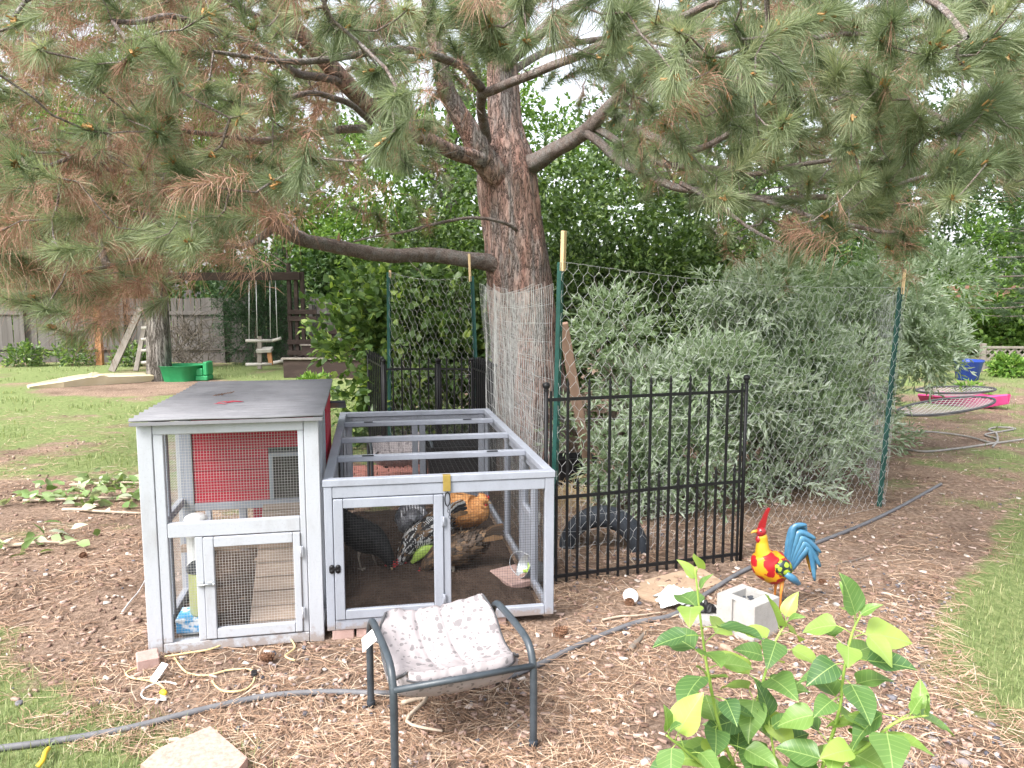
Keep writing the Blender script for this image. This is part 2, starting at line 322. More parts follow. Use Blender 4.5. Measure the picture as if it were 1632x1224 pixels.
# bark: plates of pinkish brown between dark furrows
def bark_mat(name, dark, mid, light, grey, scale=5.0, bump=1.0, zst=.2, fis=.11):
    m = bpy.data.materials.new(name); m.use_nodes = True; nt = m.node_tree; N = nt.nodes; b = N['Principled BSDF']
    b.inputs['Roughness'].default_value = .95; b.inputs['Specular IOR Level'].default_value = .1
    tc = N.new('ShaderNodeTexCoord'); mp = N.new('ShaderNodeMapping'); mp.inputs['Scale'].default_value = (1, 1, zst)
    nt.links.new(tc.outputs['Object'], mp.inputs['Vector'])
    def noise(sc, det, src=None):
        n = N.new('ShaderNodeTexNoise'); n.inputs['Scale'].default_value = sc; n.inputs['Detail'].default_value = det; n.inputs['Roughness'].default_value = .7
        nt.links.new((src or mp).outputs[0], n.inputs['Vector']); return n
    d = noise(scale * 1.7, 5)
    mv = N.new('ShaderNodeMixRGB'); mv.inputs[0].default_value = .26; nt.links.new(mp.outputs[0], mv.inputs[1]); nt.links.new(d.outputs['Color'], mv.inputs[2])
    v = N.new('ShaderNodeTexVoronoi'); v.feature = 'DISTANCE_TO_EDGE'; v.inputs['Scale'].default_value = scale * 3.4; nt.links.new(mv.outputs[0], v.inputs['Vector'])
    n1 = noise(scale * 1.1, 3); n2 = noise(scale * 9, 8)
    rc = _ramp(nt, [(.38, *mid), (.5, *light), (.62, *grey)]); nt.links.new(n1.outputs['Fac'], rc.inputs[0])
    rf = _ramp(nt, [(.3, .45, .43, .42), (.5, .95, .95, .95), (.7, 1.25, 1.22, 1.2)]); nt.links.new(n2.outputs['Fac'], rf.inputs[0])
    mu = N.new('ShaderNodeMixRGB'); mu.blend_type = 'MULTIPLY'; mu.inputs[0].default_value = 1; nt.links.new(rc.outputs[0], mu.inputs[1]); nt.links.new(rf.outputs[0], mu.inputs[2])
    re_ = N.new('ShaderNodeMapRange'); re_.inputs['From Min'].default_value = .01; re_.inputs['From Max'].default_value = fis; nt.links.new(v.outputs['Distance'], re_.inputs['Value'])
    mx = N.new('ShaderNodeMixRGB'); mx.inputs[1].default_value = (*dark, 1); nt.links.new(re_.outputs[0], mx.inputs[0]); nt.links.new(mu.outputs[0], mx.inputs[2])
    nt.links.new(mx.outputs[0], b.inputs['Base Color'])
    mn = N.new('ShaderNodeMath'); mn.operation = 'MINIMUM'; mn.inputs[1].default_value = .22; nt.links.new(v.outputs['Distance'], mn.inputs[0])
    ad = N.new('ShaderNodeMath'); ad.operation = 'MULTIPLY_ADD'; ad.inputs[1].default_value = .3; nt.links.new(n2.outputs['Fac'], ad.inputs[0]); nt.links.new(mn.outputs[0], ad.inputs[2])
    bp = N.new('ShaderNodeBump'); bp.inputs['Strength'].default_value = bump; bp.inputs['Distance'].default_value = .10
    nt.links.new(ad.outputs[0], bp.inputs['Height']); nt.links.new(bp.outputs[0], b.inputs['Normal'])
    return m
M['pine_bark'] = bark_mat('pine_bark', (.085, .062, .055), (.42, .25, .205), (.46, .32, .275), (.34, .305, .29), 5.0, .9, .2, .075)
M['limb_bark'] = bark_mat('limb_bark', (.09, .075, .068), (.29, .225, .20), (.38, .315, .285), (.40, .37, .35), 9, .75, 1, .07)
M['grey_bark'] = bark_mat('grey_bark', (.07, .06, .05), (.19, .17, .15), (.28, .255, .23), (.30, .28, .26), 4.5, 1.2, .15)
# foliage
def tuft_mat(name, cols, rough, transl, tcol):
    m = islemat(name, cols, rough, transl, tcol); nt = m.node_tree; N = nt.nodes
    r = next(n for n in N if n.type == 'VALTORGB'); g = next(n for n in N if n.type == 'NEW_GEOMETRY')
    a = N.new('ShaderNodeAttribute'); a.attribute_name = 'shoot'
    x = N.new('ShaderNodeMath'); x.operation = 'MULTIPLY_ADD'; x.inputs[1].default_value = .45; y = N.new('ShaderNodeMath'); y.operation = 'MULTIPLY'; y.inputs[1].default_value = .55
    nt.links.new(a.outputs['Fac'], y.inputs[0]); nt.links.new(g.outputs['Random Per Island'], x.inputs[0]); nt.links.new(y.outputs[0], x.inputs[2]); nt.links.new(x.outputs[0], r.inputs[0])
    return m
M['needle'] = tuft_mat('pine_needle', [(0, .075, .105, .052), (.3, .15, .19, .105), (.6, .25, .295, .175), (.85, .36, .395, .25), (1, .47, .45, .31)], .5, .38, (1.1, 1.15, .8))
M['needle_dead'] = tuft_mat('dead_needle', [(0, .17, .09, .06), (.5, .33, .19, .135), (.85, .43, .28, .205), (1, .50, .38, .27)], .7, .2, (1, .9, .75))
M['pollen'] = islemat('pollen_cone', [(0, .34, .17, .06), (1, .55, .32, .14)], .8)
M['silver_leaf'] = tuft_mat('silver_leaf', [(0, .12, .19, .075), (.25, .22, .30, .16), (.55, .36, .435, .315), (.85, .48, .54, .45), (1, .57, .61, .54)], .6, .35, (1, 1.1, .7))
M['hedge_leaf'] = islemat('hedge_leaf', [(0, .04, .075, .022), (.5, .085, .145, .045), (.85, .15, .23, .075), (1, .26, .35, .12)], .42, .35, spec=.5)
M['vine_leaf'] = islemat('vine_leaf', [(0, .055, .105, .03), (.5, .11, .19, .06), (.8, .19, .28, .10), (1, .36, .46, .12)], .4, .38, spec=.5)
M['tree_leaf'] = islemat('tree_leaf', [(0, .06, .12, .025), (.5, .11, .20, .045), (1, .22, .33, .09)], .5, .4)
M['tree_leaf_dark'] = islemat('tree_leaf_dark', [(0, .035, .075, .025), (.5, .07, .125, .05), (1, .13, .19, .085)], .5, .35)
M['juniper'] = islemat('juniper', [(0, .025, .06, .028), (.6, .05, .10, .05), (1, .09, .15, .075)], .6, .2)
M['weed'] = islemat('weed_leaf', [(0, .08, .17, .03), (.6, .16, .29, .06), (1, .30, .42, .10)], .5, .35)
M['grass'] = islemat('grass_blade', [(0, .10, .145, .05), (.4, .18, .235, .09), (.75, .27, .32, .14), (1, .43, .40, .24)], .5, .3)
M['litter'] = islemat('needle_litter', [(0, .14, .08, .05), (.3, .28, .17, .11), (.7, .44, .30, .205), (.93, .54, .41, .295), (1, .60, .51, .41)], .8)
M['chip'] = islemat('wood_chip', [(0, .13, .08, .06), (.5, .30, .20, .16), (.85, .42, .31, .26), (1, .56, .50, .45)], .9)
M['stone'] = islemat('stone', [(0, .06, .06, .075), (.45, .15, .145, .16), (.8, .29, .23, .21), (1, .42, .40, .38)], .85)
M['sapling_leaf'] = None
M['straw'] = islemat('straw', [(0, .40, .29, .16), (1, .62, .48, .29)], .8)
# ================================================================== GROUND
def nz(x, y, s, o=0.0): return mnoise.noise(Vector((x * s + o, y * s - o, o * .7)))
RIGHT_EDGE = [G(1632, 800), G(1585, 850), G(1530, 920), G(1490, 1000), G(1475, 1050), G(1510, 1110), G(1560, 1150), G(1632, 1195)]
def lawn(x, y):
    """0 mulch .. 1 grass"""
    n = nz(x, y, .9, 3) * .5 + nz(x, y, 2.6, 9) * .32 + nz(x, y, 7, 5) * .2
    v = 0.0
    if y > 4.6 and x < -.6 - .12 * y + 1.2:                       # left lawn behind the coop
        v = max(v, min(1, max(0, (y - 5.45) / 4.0 + n * 1.75)))
        if y > 7.5: v = min(v, .80 + n * 1.3)
        d = math.hypot((x + 6.4) / 2.0, (y - 13.5) / 1.35)       # chips round the far trunk
        if d < 1.15: v = min(v, max(0, (d - .8) * 3 + n))
        if y > 17.3: v = min(v, .45 + n)
    # front left corner
    e = (-1.15 - x) * .85 + (2.86 - y) * 1.3
    v = max(v, min(1, max(0, e * 1.5 + .08 + n * 1.1))) if y < 3.6 else v
    # right lawn
    if y < 6.7 and x > 1.5:
        xb = None
        R = RIGHT_EDGE
        ys = [p.y for p in R]; xs = [p.x for p in R]
        xb = float(np.interp(y, ys[::-1], xs[::-1]))
        v = max(v, min(1, max(0, (x - xb) * 3.2 + .45 + n * .8)))
    sm = lambda a, lo, hi: min(1, max(0, (a - lo) / (hi - lo)))
    k = sm(y, 4.9, 6.4) * sm(x, 2.75, 3.5)                        # worn path on the right
    if k > 0:
        g = .34 + n * 1.35 + sm(y, 11, 15) * .45 - .25 * sm(y, 8, 9) * sm(12.5, 11.5, y)
        v = max(v * (1 - sm(y, 5.6, 6.6)), k * min(.9, max(0, g)))
    if y > 24: v = max(v, .8)
    return v
def gz(x, y):
    return nz(x, y, .55, 1) * .016 + nz(x, y, 2.3, 4) * .007
def ground():
    def spread(a, lo, hi, n):                                      # dense near the middle, coarse far away
        t = np.linspace(-1, 1, n); s = np.sinh(t * 5.2) / np.sinh(5.2)
        return np.where(s < 0, -s * lo, s * hi)
    xs = spread(0, -220, 220, 300); ys = np.concatenate([np.linspace(-30, 1.2, 16)[:-1], np.linspace(1.2, 9, 130), 9 + np.geomspace(.08, 290, 90)])
    nx, ny = len(xs), len(ys)
    X, Y = np.meshgrid(xs, ys)
    Z = np.zeros_like(X); A = np.zeros_like(X)
    for j in range(ny):
        for i in range(nx):
            x, y = X[j, i], Y[j, i]
            if abs(x) < 25 and -3 < y < 40:
                Z[j, i] = gz(x, y); A[j, i] = lawn(x, y)
            else: A[j, i] = .85
    V = np.stack([X, Y, Z], -1).reshape(-1, 3)
    k = np.arange(nx * ny).reshape(ny, nx)
    Fq = np.stack([k[:-1, :-1], k[:-1, 1:], k[1:, 1:], k[1:, :-1]], -1).reshape(-1, 4)
    m = bpy.data.materials.new('mulch_and_turf'); m.use_nodes = True; nt = m.node_tree; N = nt.nodes; b = N['Principled BSDF']
    b.inputs['Roughness'].default_value = 1; b.inputs['Specular IOR Level'].default_value = .05
    tc = N.new('ShaderNodeTexCoord')
    def noise(sc, det=6, st=(1, 1, 1)):
        mp = N.new('ShaderNodeMapping'); mp.inputs['Scale'].default_value = st; nt.links.new(tc.outputs['Object'], mp.inputs['Vector'])
        n = N.new('ShaderNodeTexNoise'); n.inputs['Scale'].default_value = sc; n.inputs['Detail'].default_value = det; n.inputs['Roughness'].default_value = .7
        nt.links.new(mp.outputs[0], n.inputs['Vector']); return n
    n1 = noise(38, 8); r1 = _ramp(nt, [(.25, .085, .057, .043), (.42, .205, .145, .11), (.55, .33, .24, .185), (.68, .45, .345, .275), (.8, .56, .48, .41)])
    nt.links.new(n1.outputs['Fac'], r1.inputs[0])
    n3 = noise(1.4, 4); r3 = _ramp(nt, [(.36, .60, .58, .57), (.5, .90, .885, .875), (.7, 1.04, 1.02, .98)]); nt.links.new(n3.outputs['Fac'], r3.inputs[0])
    mm = N.new('ShaderNodeMixRGB'); mm.blend_type = 'MULTIPLY'; mm.inputs[0].default_value = 1
    nt.links.new(r1.outputs[0], mm.inputs[1]); nt.links.new(r3.outputs[0], mm.inputs[2])
    n2 = noise(26, 8, (1, .6, 1)); r2 = _ramp(nt, [(.25, .09, .125, .045), (.5, .175, .22, .085), (.7, .28, .30, .14), (.85, .41, .36, .24)]); nt.links.new(n2.outputs['Fac'], r2.inputs[0])
    at = N.new('ShaderNodeAttribute'); at.attribute_name = 'turf'
    n4 = noise(9, 6); ad = N.new('ShaderNodeMath'); ad.operation = 'MULTIPLY_ADD'; ad.inputs[1].default_value = .9
    nt.links.new(n4.outputs['Fac'], ad.inputs[0]); 
    sb = N.new('ShaderNodeMath'); sb.operation = 'SUBTRACT'; sb.inputs[1].default_value = .45; nt.links.new(at.outputs['Fac'], sb.inputs[0]); nt.links.new(sb.outputs[0], ad.inputs[2])
    st = N.new('ShaderNodeMapRange'); st.inputs['From Min'].default_value = .28; st.inputs['From Max'].default_value = .62; nt.links.new(ad.outputs[0], st.inputs['Value'])
    mx = N.new('ShaderNodeMixRGB'); nt.links.new(st.outputs[0], mx.inputs[0]); nt.links.new(mm.outputs[0], mx.inputs[1]); nt.links.new(r2.outputs[0], mx.inputs[2])
    nt.links.new(mx.outputs[0], b.inputs['Base Color'])
    bp = N.new('ShaderNodeBump'); bp.inputs['Strength'].default_value = .9; bp.inputs['Distance'].default_value = .03
    nt.links.new(n1.outputs['Fac'], bp.inputs['Height']); nt.links.new(bp.outputs[0], b.inputs['Normal'])
    o = np_mesh('ground', V, Fq, m, smooth=True); tag(o, kind='structure')
    a = o.data.attributes.new('turf', 'FLOAT', 'POINT'); a.data.foreach_set('value', A.ravel().astype(np.float32))
    return o
ground()
LAWN = np.vectorize(lawn); GZ = np.vectorize(gz)
def scatter(n, x0, x1, y0, y1, power=1.4):
    """points denser towards the photograph's foreground"""
    u = RG.random(n * 3); t = RG.random(n * 3)
    y = (y0 ** (1 - power) + u * (y1 ** (1 - power) - y0 ** (1 - power))) ** (1 / (1 - power))
    half = np.maximum(.76 * y, 1.0)
    x = np.clip(-half + t * 2 * half, x0, x1) 
    k = (x > x0) & (x < x1)
    return x[k][:n], y[k][:n]
COOP_O, COOP_R, COOP_W, COOP_D = G(237, 1046), math.radians(11.5), .765, 1.45
RUN_O, RUN_R, RUN_W, RUN_D, RUN_H = Vector((-.862, 3.435, 0)), math.radians(10.4), 1.085, 2.10, .72
def inside(x, y, O, R, W, Dp, pad=0.0):
    dx = x - O.x; dy = y - O.y; c, s = math.cos(R), math.sin(R)
    u = dx * c + dy * s; v = -dx * s + dy * c
    return (u > -pad) & (u < W + pad) & (v > -pad) & (v < Dp + pad)
def ribbons(name, P, az, tilt, L, Wd, bend, mat, kind='stuff'):
    """lying strips of two quads, slightly bent"""
    n = len(P); d = np.stack([np.cos(az) * np.cos(tilt), np.sin(az) * np.cos(tilt), np.sin(tilt)], 1)
    s = np.stack([-np.sin(az), np.cos(az), np.zeros(n)], 1)
    mid = P + s * (bend * L)[:, None]; a = P - d * (L / 2)[:, None]; b = P + d * (L / 2)[:, None]
    wv = s * (Wd / 2)[:, None] + np.array([0, 0, .0004])
    V = np.stack([a - wv, a + wv, mid - wv, mid + wv, b - wv * .5, b + wv * .5], 1)
    V[:, 2:4, 2] += .004; V[:, :, 2] = np.maximum(V[:, :, 2], P[:, 2:3] - .002)
    k = (np.arange(n) * 6)[:, None, None]
    Fq = (k + np.array([[[0, 2, 3, 1], [2, 4, 5, 3]]])).reshape(-1, 4)
    o = np_mesh(name, V.reshape(-1, 3), Fq, mat); return tag(o, kind=kind)
def litter():
    x, y = scatter(98000, -7, 9, 1.35, 12, 1.75)
    m = LAWN(x, y); cl0 = np.array([nz(a, b, 1.7, 13) + .6 * nz(a, b, 4.5, 31) for a, b in zip(x, y)]); keep = (RG.random(len(x)) > m * 1.25) & (RG.random(len(x)) < .72 + 1.1 * cl0) & ~inside(x, y, COOP_O, COOP_R, COOP_W, COOP_D, -.02) & ~inside(x, y, RUN_O, RUN_R, RUN_W, RUN_D, -.02)
    x, y = x[keep], y[keep]; n = len(x)
    clump = np.array([nz(a, b, 5, 2) for a, b in zip(x, y)])
    z = GZ(x, y) + .003 + RG.random(n) ** 2 * .014 * (1 + clump)
    az = RG.random(n) * 6.283
    o = ribbons('pine_needle_litter', np.stack([x, y, z], 1), az, RG.normal(0, .09, n), RG.uniform(.05, .15, n), RG.uniform(.0013, .0026, n) * np.maximum(1, y / 3.4), RG.normal(0, .09, n), M['litter'])
    o['label'] = 'fallen brown pine needles strewn over the mulch'; o['category'] = 'needles'
    # chips and bark bits
    x, y = scatter(9000, -7, 9, 1.35, 13, 1.6)
    keep = (RG.random(len(x)) > LAWN(x, y) * 1.2) & ~inside(x, y, COOP_O, COOP_R, COOP_W, COOP_D) & ~inside(x, y, RUN_O, RUN_R, RUN_W, RUN_D)
    x, y = x[keep], y[keep]; n = len(x)
    L = RG.uniform(.012, .05, n); Wd = L * RG.uniform(.2, .6, n)
    az = RG.random(n) * 6.283; c, s = np.cos(az), np.sin(az)
    V = np.zeros((n, 8, 3)); q = 0
    for sx in (-1, 1):
        for sy in (-1, 1):
            for szz in (0, 1):
                jx = RG.uniform(.6, 1, n); jy = RG.uniform(.6, 1, n)
                lx = sx * L / 2 * jx; ly = sy * Wd / 2 * jy
                V[:, q, 0] = x + lx * c - ly * s; V[:, q, 1] = y + lx * s + ly * c
                V[:, q, 2] = GZ(x, y) + szz * RG.uniform(.004, .011, n) + RG.uniform(0, .006, n); q += 1
    Fq = np.array([[1, 3, 7, 5], [0, 1, 5, 4], [2, 6, 7, 3], [0, 2, 3, 1], [4, 5, 7, 6]])
    Fq = ((np.arange(n) * 8)[:, None, None] + Fq[None]).reshape(-1, 4)
    o = np_mesh('bark_chips', V.reshape(-1, 3), Fq, M['chip']); tag(o, 'small bark chips and leaf scraps mixed into the mulch', 'bark chips', kind='stuff')
def pebbles():
    x, y = scatter(5200, -7, 9, 1.4, 12, 1.55)
    cl = np.array([nz(a, b, 1.1, 21) for a, b in zip(x, y)])
    keep = (cl + RG.normal(0, .25, len(x)) > .08) & (RG.random(len(x)) > LAWN(x, y)) & ~inside(x, y, COOP_O, COOP_R, COOP_W, COOP_D, .02) & ~inside(x, y, RUN_O, RUN_R, RUN_W, RUN_D, .02)
    x, y = x[keep], y[keep]
    ex = [G(a, b) for a, b in zip(RG.normal(1430, 110, 900), RG.uniform(930, 1240, 900))]; ex = [q for q in ex if lawn(q.x, q.y) < .5]
    x = np.concatenate([x, [q.x for q in ex]]); y = np.concatenate([y, [q.y for q in ex]]); n = len(x)
    t = (1 + 5 ** .5) / 2
    I = np.array([(-1, t, 0), (1, t, 0), (-1, -t, 0), (1, -t, 0), (0, -1, t), (0, 1, t), (0, -1, -t), (0, 1, -t), (t, 0, -1), (t, 0, 1), (-t, 0, -1), (-t, 0, 1)]) / 1.9
    FI = np.array([(0, 11, 5), (0, 5, 1), (0, 1, 7), (0, 7, 10), (0, 10, 11), (1, 5, 9), (5, 11, 4), (11, 10, 2), (10, 7, 6), (7, 1, 8), (3, 9, 4), (3, 4, 2), (3, 2, 6), (3, 6, 8), (3, 8, 9), (4, 9, 5), (2, 4, 11), (6, 2, 10), (8, 6, 7), (9, 8, 1)])
    r = RG.uniform(.004, .0125, n) * np.where(RG.random(n) < .06, 1.6, 1)
    S = np.stack([r * RG.uniform(.8, 1.5, n), r * RG.uniform(.7, 1.2, n), r * RG.uniform(.4, .8, n)], 1)
    V = I[None] * S[:, None] * RG.uniform(.6, 1.25, (n, 12, 1)); az = RG.random(n) * 6.283
    c, s = np.cos(az)[:, None], np.sin(az)[:, None]
    Vx = V[:, :, 0] * c - V[:, :, 1] * s; Vy = V[:, :, 0] * s + V[:, :, 1] * c
    V = np.stack([Vx + x[:, None], Vy + y[:, None], V[:, :, 2] + (GZ(x, y) + S[:, 2] * .5 + .002)[:, None]], -1)
    Fq = ((np.arange(n) * 12)[:, None, None] + FI[None]).reshape(-1, 3)
    o = np_mesh('gravel', V.reshape(-1, 3), Fq, M['stone']); tag(o, 'loose grey and reddish gravel scattered in the mulch', 'gravel', kind='stuff')
def blades(name, x, y, L, Wd, mat, lean=.55, label=None):
    n = len(x); az = RG.random(n) * 6.283; ln = np.abs(RG.normal(0, lean, n))
    base = np.stack([x, y, GZ(x, y) - .003], 1)
    d = np.stack([np.cos(az), np.sin(az), np.zeros(n)], 1); s = np.stack([-np.sin(az), np.cos(az), np.zeros(n)], 1)
    wv = s * (Wd / 2)[:, None]
    mid = base + d * (L * .35 * np.sin(ln))[:, None]; mid[:, 2] += L * .6 * np.cos(ln * .5)
    tip = base + d * (L * np.sin(ln) * 1.0)[:, None]; tip[:, 2] += L * np.cos(np.minimum(ln, 1.4))
    V = np.stack([base - wv, base + wv, mid + wv * .8, mid - wv * .8, tip], 1)
    k = (np.arange(n) * 5)[:, None, None]
    Ft = (k + np.array([[[0, 1, 2], [0, 2, 3], [3, 2, 4]]])).reshape(-1, 3)
    o = np_mesh(name, V.reshape(-1, 3), Ft, mat); return tag(o, label, 'grass', kind='stuff')
def grass():
    xs = []; ys = []; 
    for n, a in ((52000, (1.5, 7, 2.2, 6.4)), (26000, (-3.2, -.5, 1.4, 3.4)), (105000, (-16, 3, 4.6, 18)), (20000, (2.8, 14, 5.6, 20))):
        x0, x1, y0, y1 = a
        u = RG.random(n); p = 1.5
        y = (y0 ** (1 - p) + u * (y1 ** (1 - p) - y0 ** (1 - p))) ** (1 / (1 - p)); x = RG.uniform(x0, x1, n)
        k = np.abs(x) < .78 * y + .6; x, y = x[k], y[k]
        m = LAWN(x, y); k = RG.random(len(x)) < (m - .22) * 1.5
        xs.append(x[k]); ys.append(y[k])
    x = np.concatenate(xs); y = np.concatenate(ys)
    far = np.maximum(1, y / 4.0)
    L = RG.uniform(.022, .06, len(x)) * far ** .3; Wd = RG.uniform(.002, .0038, len(x)) * far ** .9
    blades('lawn_grass', x, y, L, Wd, M['grass'], .75, 'short patchy green lawn grass round the mulch')
litter(); pebbles(); grass()
# ================================================================== WIRE MESH PANELS, COOP AND RUN
def grid_mesh(name, O, U, Vv, step, r, mat, parent):
    """square welded mesh filling the parallelogram O, O+U, O+V"""
    O = Vector(O); U = Vector(U); Vv = Vector(Vv); lu, lv = U.length, Vv.length
    A = []; B = []
    nrm = U.cross(Vv).normalized() * r * 1.2
    for i in range(1, int(lu / step) + 1):
        p = O + U * (i * step / lu)
        if i * step < lu: A.append(p + nrm); B.append(p + Vv + nrm)
    for j in range(1, int(lv / step) + 1):
        p = O + Vv * (j * step / lv)
        if j * step < lv: A.append(p - nrm); B.append(p + U - nrm)
    o = segs_mesh(name, A, B, r, mat, parent); return o
def child_box(name, mat, parent, x0, x1, y0, y1, z0, z1, bev=.003):
    return MB().box(x0, x1, y0, y1, z0, z1, bev).build(name, mat, parent)
def make_coop():
    W, Dp = COOP_W, COOP_D; wp = M['white_paint']; gp = M['grey_paint']
    t = empty('chicken_coop', COOP_O, COOP_R, 'white framed chicken coop with wire front, red hutch box and grey corrugated roof', 'chicken coop')
    B = lambda n, m, *a, **k: child_box(n, m, t, *a, **k)
    th = .035
    B('post', wp, 0, .062, 0, th, 0, 1.045); B('stile', wp, .064, .105, .003, th - .002, .052, 1.0)
    B('post', wp, .70, W, 0, th, 0, 1.045); B('stile', wp, .672, .698, .003, th - .002, .052, 1.0)
    B('rail', wp, .064, .698, .001, th, 1.0, 1.046)                    # top rail
    B('rail', wp, .106, .671, .002, th, .535, .60)                     # mid rail
    B('sill', wp, .064, .698, .001, th + .02, .004, .05)
    B('stile', wp, .215, .249, .003, th, .052, .533)
    # front wire
    grid_mesh('wire_mesh', (.10, .03, .60), (.575, 0, 0), (0, 0, .40), .0127, .00058, M['wire_white'], t)
    grid_mesh('wire_mesh', (.10, .03, .05), (.12, 0, 0), (0, 0, .485), .0127, .00058, M['wire_white'], t)
    d = MB().box(.251, .295, -.006, .024, .058, .530, .003).build('door', wp, t)
    tag(d, 'white framed wire door of the coop')
    MB().box(.638, .670, -.006, .024, .058, .530, .003).build('door_stile', wp, d)
    MB().box(.296, .637, -.005, .023, .484, .530, .003).build('door_rail', wp, d)
    MB().box(.296, .637, -.005, .023, .058, .104, .003).build('door_rail', wp, d)
    grid_mesh('wire_mesh', (.29, .012, .10), (.355, 0, 0), (0, 0, .39), .0127, .00058, M['wire_white'], d)
    MB().tube([(.225, -.012, .315), (.285, -.012, .318)], .004, 8).box(.222, .247, -.010, .0, .305, .328, .002).box(.262, .288, -.012, -.005, .308, .328, .002).lathe([(0, -.008), (.007, -.006), (.007, .006), (0, .008)], 8, Matrix.Translation((.292, -.016, .318))).build('latch', M['zinc'], d)
    for z in (.15, .44): MB().box(.668, .682, -.010, -.002, z - .025, z + .025, .001).tube([(.6725, -.010, z - .027), (.6725, -.010, z + .027)], .004, 8).build('hinge', wp, t)
    # side frames: left
    for y in (.36, .71, Dp - .05): B('post', gp, .0, .035, y, y + .045, 0, 1.03)
    B('rail', gp, .0, .034, .036, Dp - .051, .985, 1.03); B('rail', gp, .001, .033, .036, .70, .50, .54); B('sill', gp, .0, .034, .036, Dp - .051, 0, .045)
    grid_mesh('wire_mesh', (.018, .04, .045), (0, .67, 0), (0, 0, .94), .0127, .0005, M['wire_galv'], t)
    # right side frames
    for y in (.30, .71, Dp - .05): B('post', gp, W - .035, W, y, y + .045, 0, 1.03)
    B('rail', gp, W - .034, W, .036, Dp - .051, .985, 1.03); B('sill', gp, W - .034, W, .036, Dp - .051, 0, .045)
    grid_mesh('wire_mesh', (W - .018, .04, .045), (0, .67, 0), (0, 0, .94), .0127, .0005, M['wire_galv'], t)
    # red hutch
    fl = .50
    B('floor_board', M['hutch_shade'], .036, W - .036, .72, Dp - .01, fl - .035, fl - .002)  # hutch floor, with the shade put into its colour
    B('house_post', gp, .036, .078, .70, .742, 0, 1.02); 
    B('rail', gp, .079, W - .037, .702, .738, fl - .036, fl + .004)
    hx0, hx1 = .485, .70                                              # pop hole
    nb = 9; hb = (1.02 - fl - .006) / nb
    for i in range(nb):
        z0 = fl + .006 + i * hb; z1 = z0 + hb - .0025
        yo = .712 + (.0015 if i % 2 else 0)
        if z0 < fl + .24:
            B('siding_board', M['red_paint'], .080, hx0 - .022, yo, yo + .014, z0, z1, bev=.002)
        else: B('siding_board', M['red_paint'], .080, W - .038, yo, yo + .014, z0, z1, bev=.002)
    fr = MB().box(hx0 - .020, hx0, .704, .735, fl + .006, fl + .262, .002).box(hx0, W - .038, .704, .735, fl + .240, fl + .262, .002).build('pop_hole_frame', gp, t)
    for i in range(9):                                                # hutch sides
        z0 = fl + .006 + i * hb; z1 = z0 + hb - .0025
        B('siding_board', M['red_paint'], .008, .024, .757, Dp - .06, z0, z1, bev=.002)
        B('siding_board', M['red_paint'], W - .020, W + .006, .757, Dp + .02, z0, z1, bev=.002)
        B('siding_board', M['red_paint'], .036, W - .036, Dp - .03, Dp - .016, z0, z1, bev=.002)
    for i in range(5):                                                # red boards below, at the back
        B('siding_board', M['red_paint'], .28, W - .037, Dp - .032, Dp - .018, .05 + i * .09, .05 + i * .09 + .087, bev=.002)
    B('house_post', gp, .20, .245, Dp - .05, Dp - .01, .0, fl - .037)
    B('shade_back', M['hutch_shade'], .037, W - .037, Dp - .045, Dp - .034, fl + .004, 1.02)  # added dark board: painted shade, so the pop hole looks black
    B('shade_side', M['hutch_shade'], W - .036, W - .024, .758, Dp - .051, fl + .004, .98); B('shade_side', M['hutch_shade'], .036, .044, .758, Dp - .051, fl + .004, .98)  # added side boards, coloured dark as shade in the same way
    nest = B('nest_box', M['red_paint'], .10, W - .06, Dp + .005, Dp + .24, .55, .80)
    MB().box(.06, W + .10, -.01, .30, -.008, .008, .002, Matrix.Translation((0, Dp, .93)) @ Matrix.Rotation(math.radians(-14), 4, 'X')).build('nest_lid', M['dark_lid'], t)
    # roof: corrugated sheet, ribs running across
    nxr, nyr = 2, 19 * 8 + 1; V = []; y0, y1 = -.035, Dp + .07
    for j in range(nyr):
        v = j / (nyr - 1); y = y0 + (y1 - y0) * v
        z = 1.070 - .004 * v + .0105 * math.sin(v * 19 * 2 * math.pi)
        for x in (-.020, .25, .55, W + .022): V.append((x, y, z + .002 * math.sin(x * 9 + y * 5)))
    nxr = 4; k = np.arange(nxr * nyr).reshape(nyr, nxr)
    Fq = np.stack([k[:-1, :-1], k[:-1, 1:], k[1:, 1:], k[1:, :-1]], -1).reshape(-1, 4)
    r = np_mesh('roof', np.array(V), Fq, M['roof_sheet'], t, smooth=True); solidify(r, .004, -1); tag(r, 'grey corrugated roof sheet')
    B('roof_edge', M['roof_sheet'], -.019, W + .021, -.033, -.027, 1.046, 1.062, bev=.001)
    # ramp with cleats
    p0 = Vector((.555, .06, .04)); p1 = Vector((.565, .735, fl - .005)); dr = (p1 - p0); L = dr.length
    rp = MB().bar(p0, p1, .27, .018, bev=.002).build('ramp', M['ramp_wood'], t)
    for i in range(9):
        q = p0 + dr * ((i + .7) / 9.6); n = dr.cross(Vector((1, 0, 0))).normalized() * -1
        MB().bar(q + n * .014 - Vector((.13, 0, 0)), q + n * .014 + Vector((.13, 0, 0)), .018, .011, up=n).build('cleat', M['ramp_wood'], rp)
    B('perch', M['ramp_wood'], .04, W - .2, .52, .56, .30, .335)
    # soil floor inside
    bm_soil('coop_floor', t, .036, W - .036, .055, Dp - .04, .012)
    return t
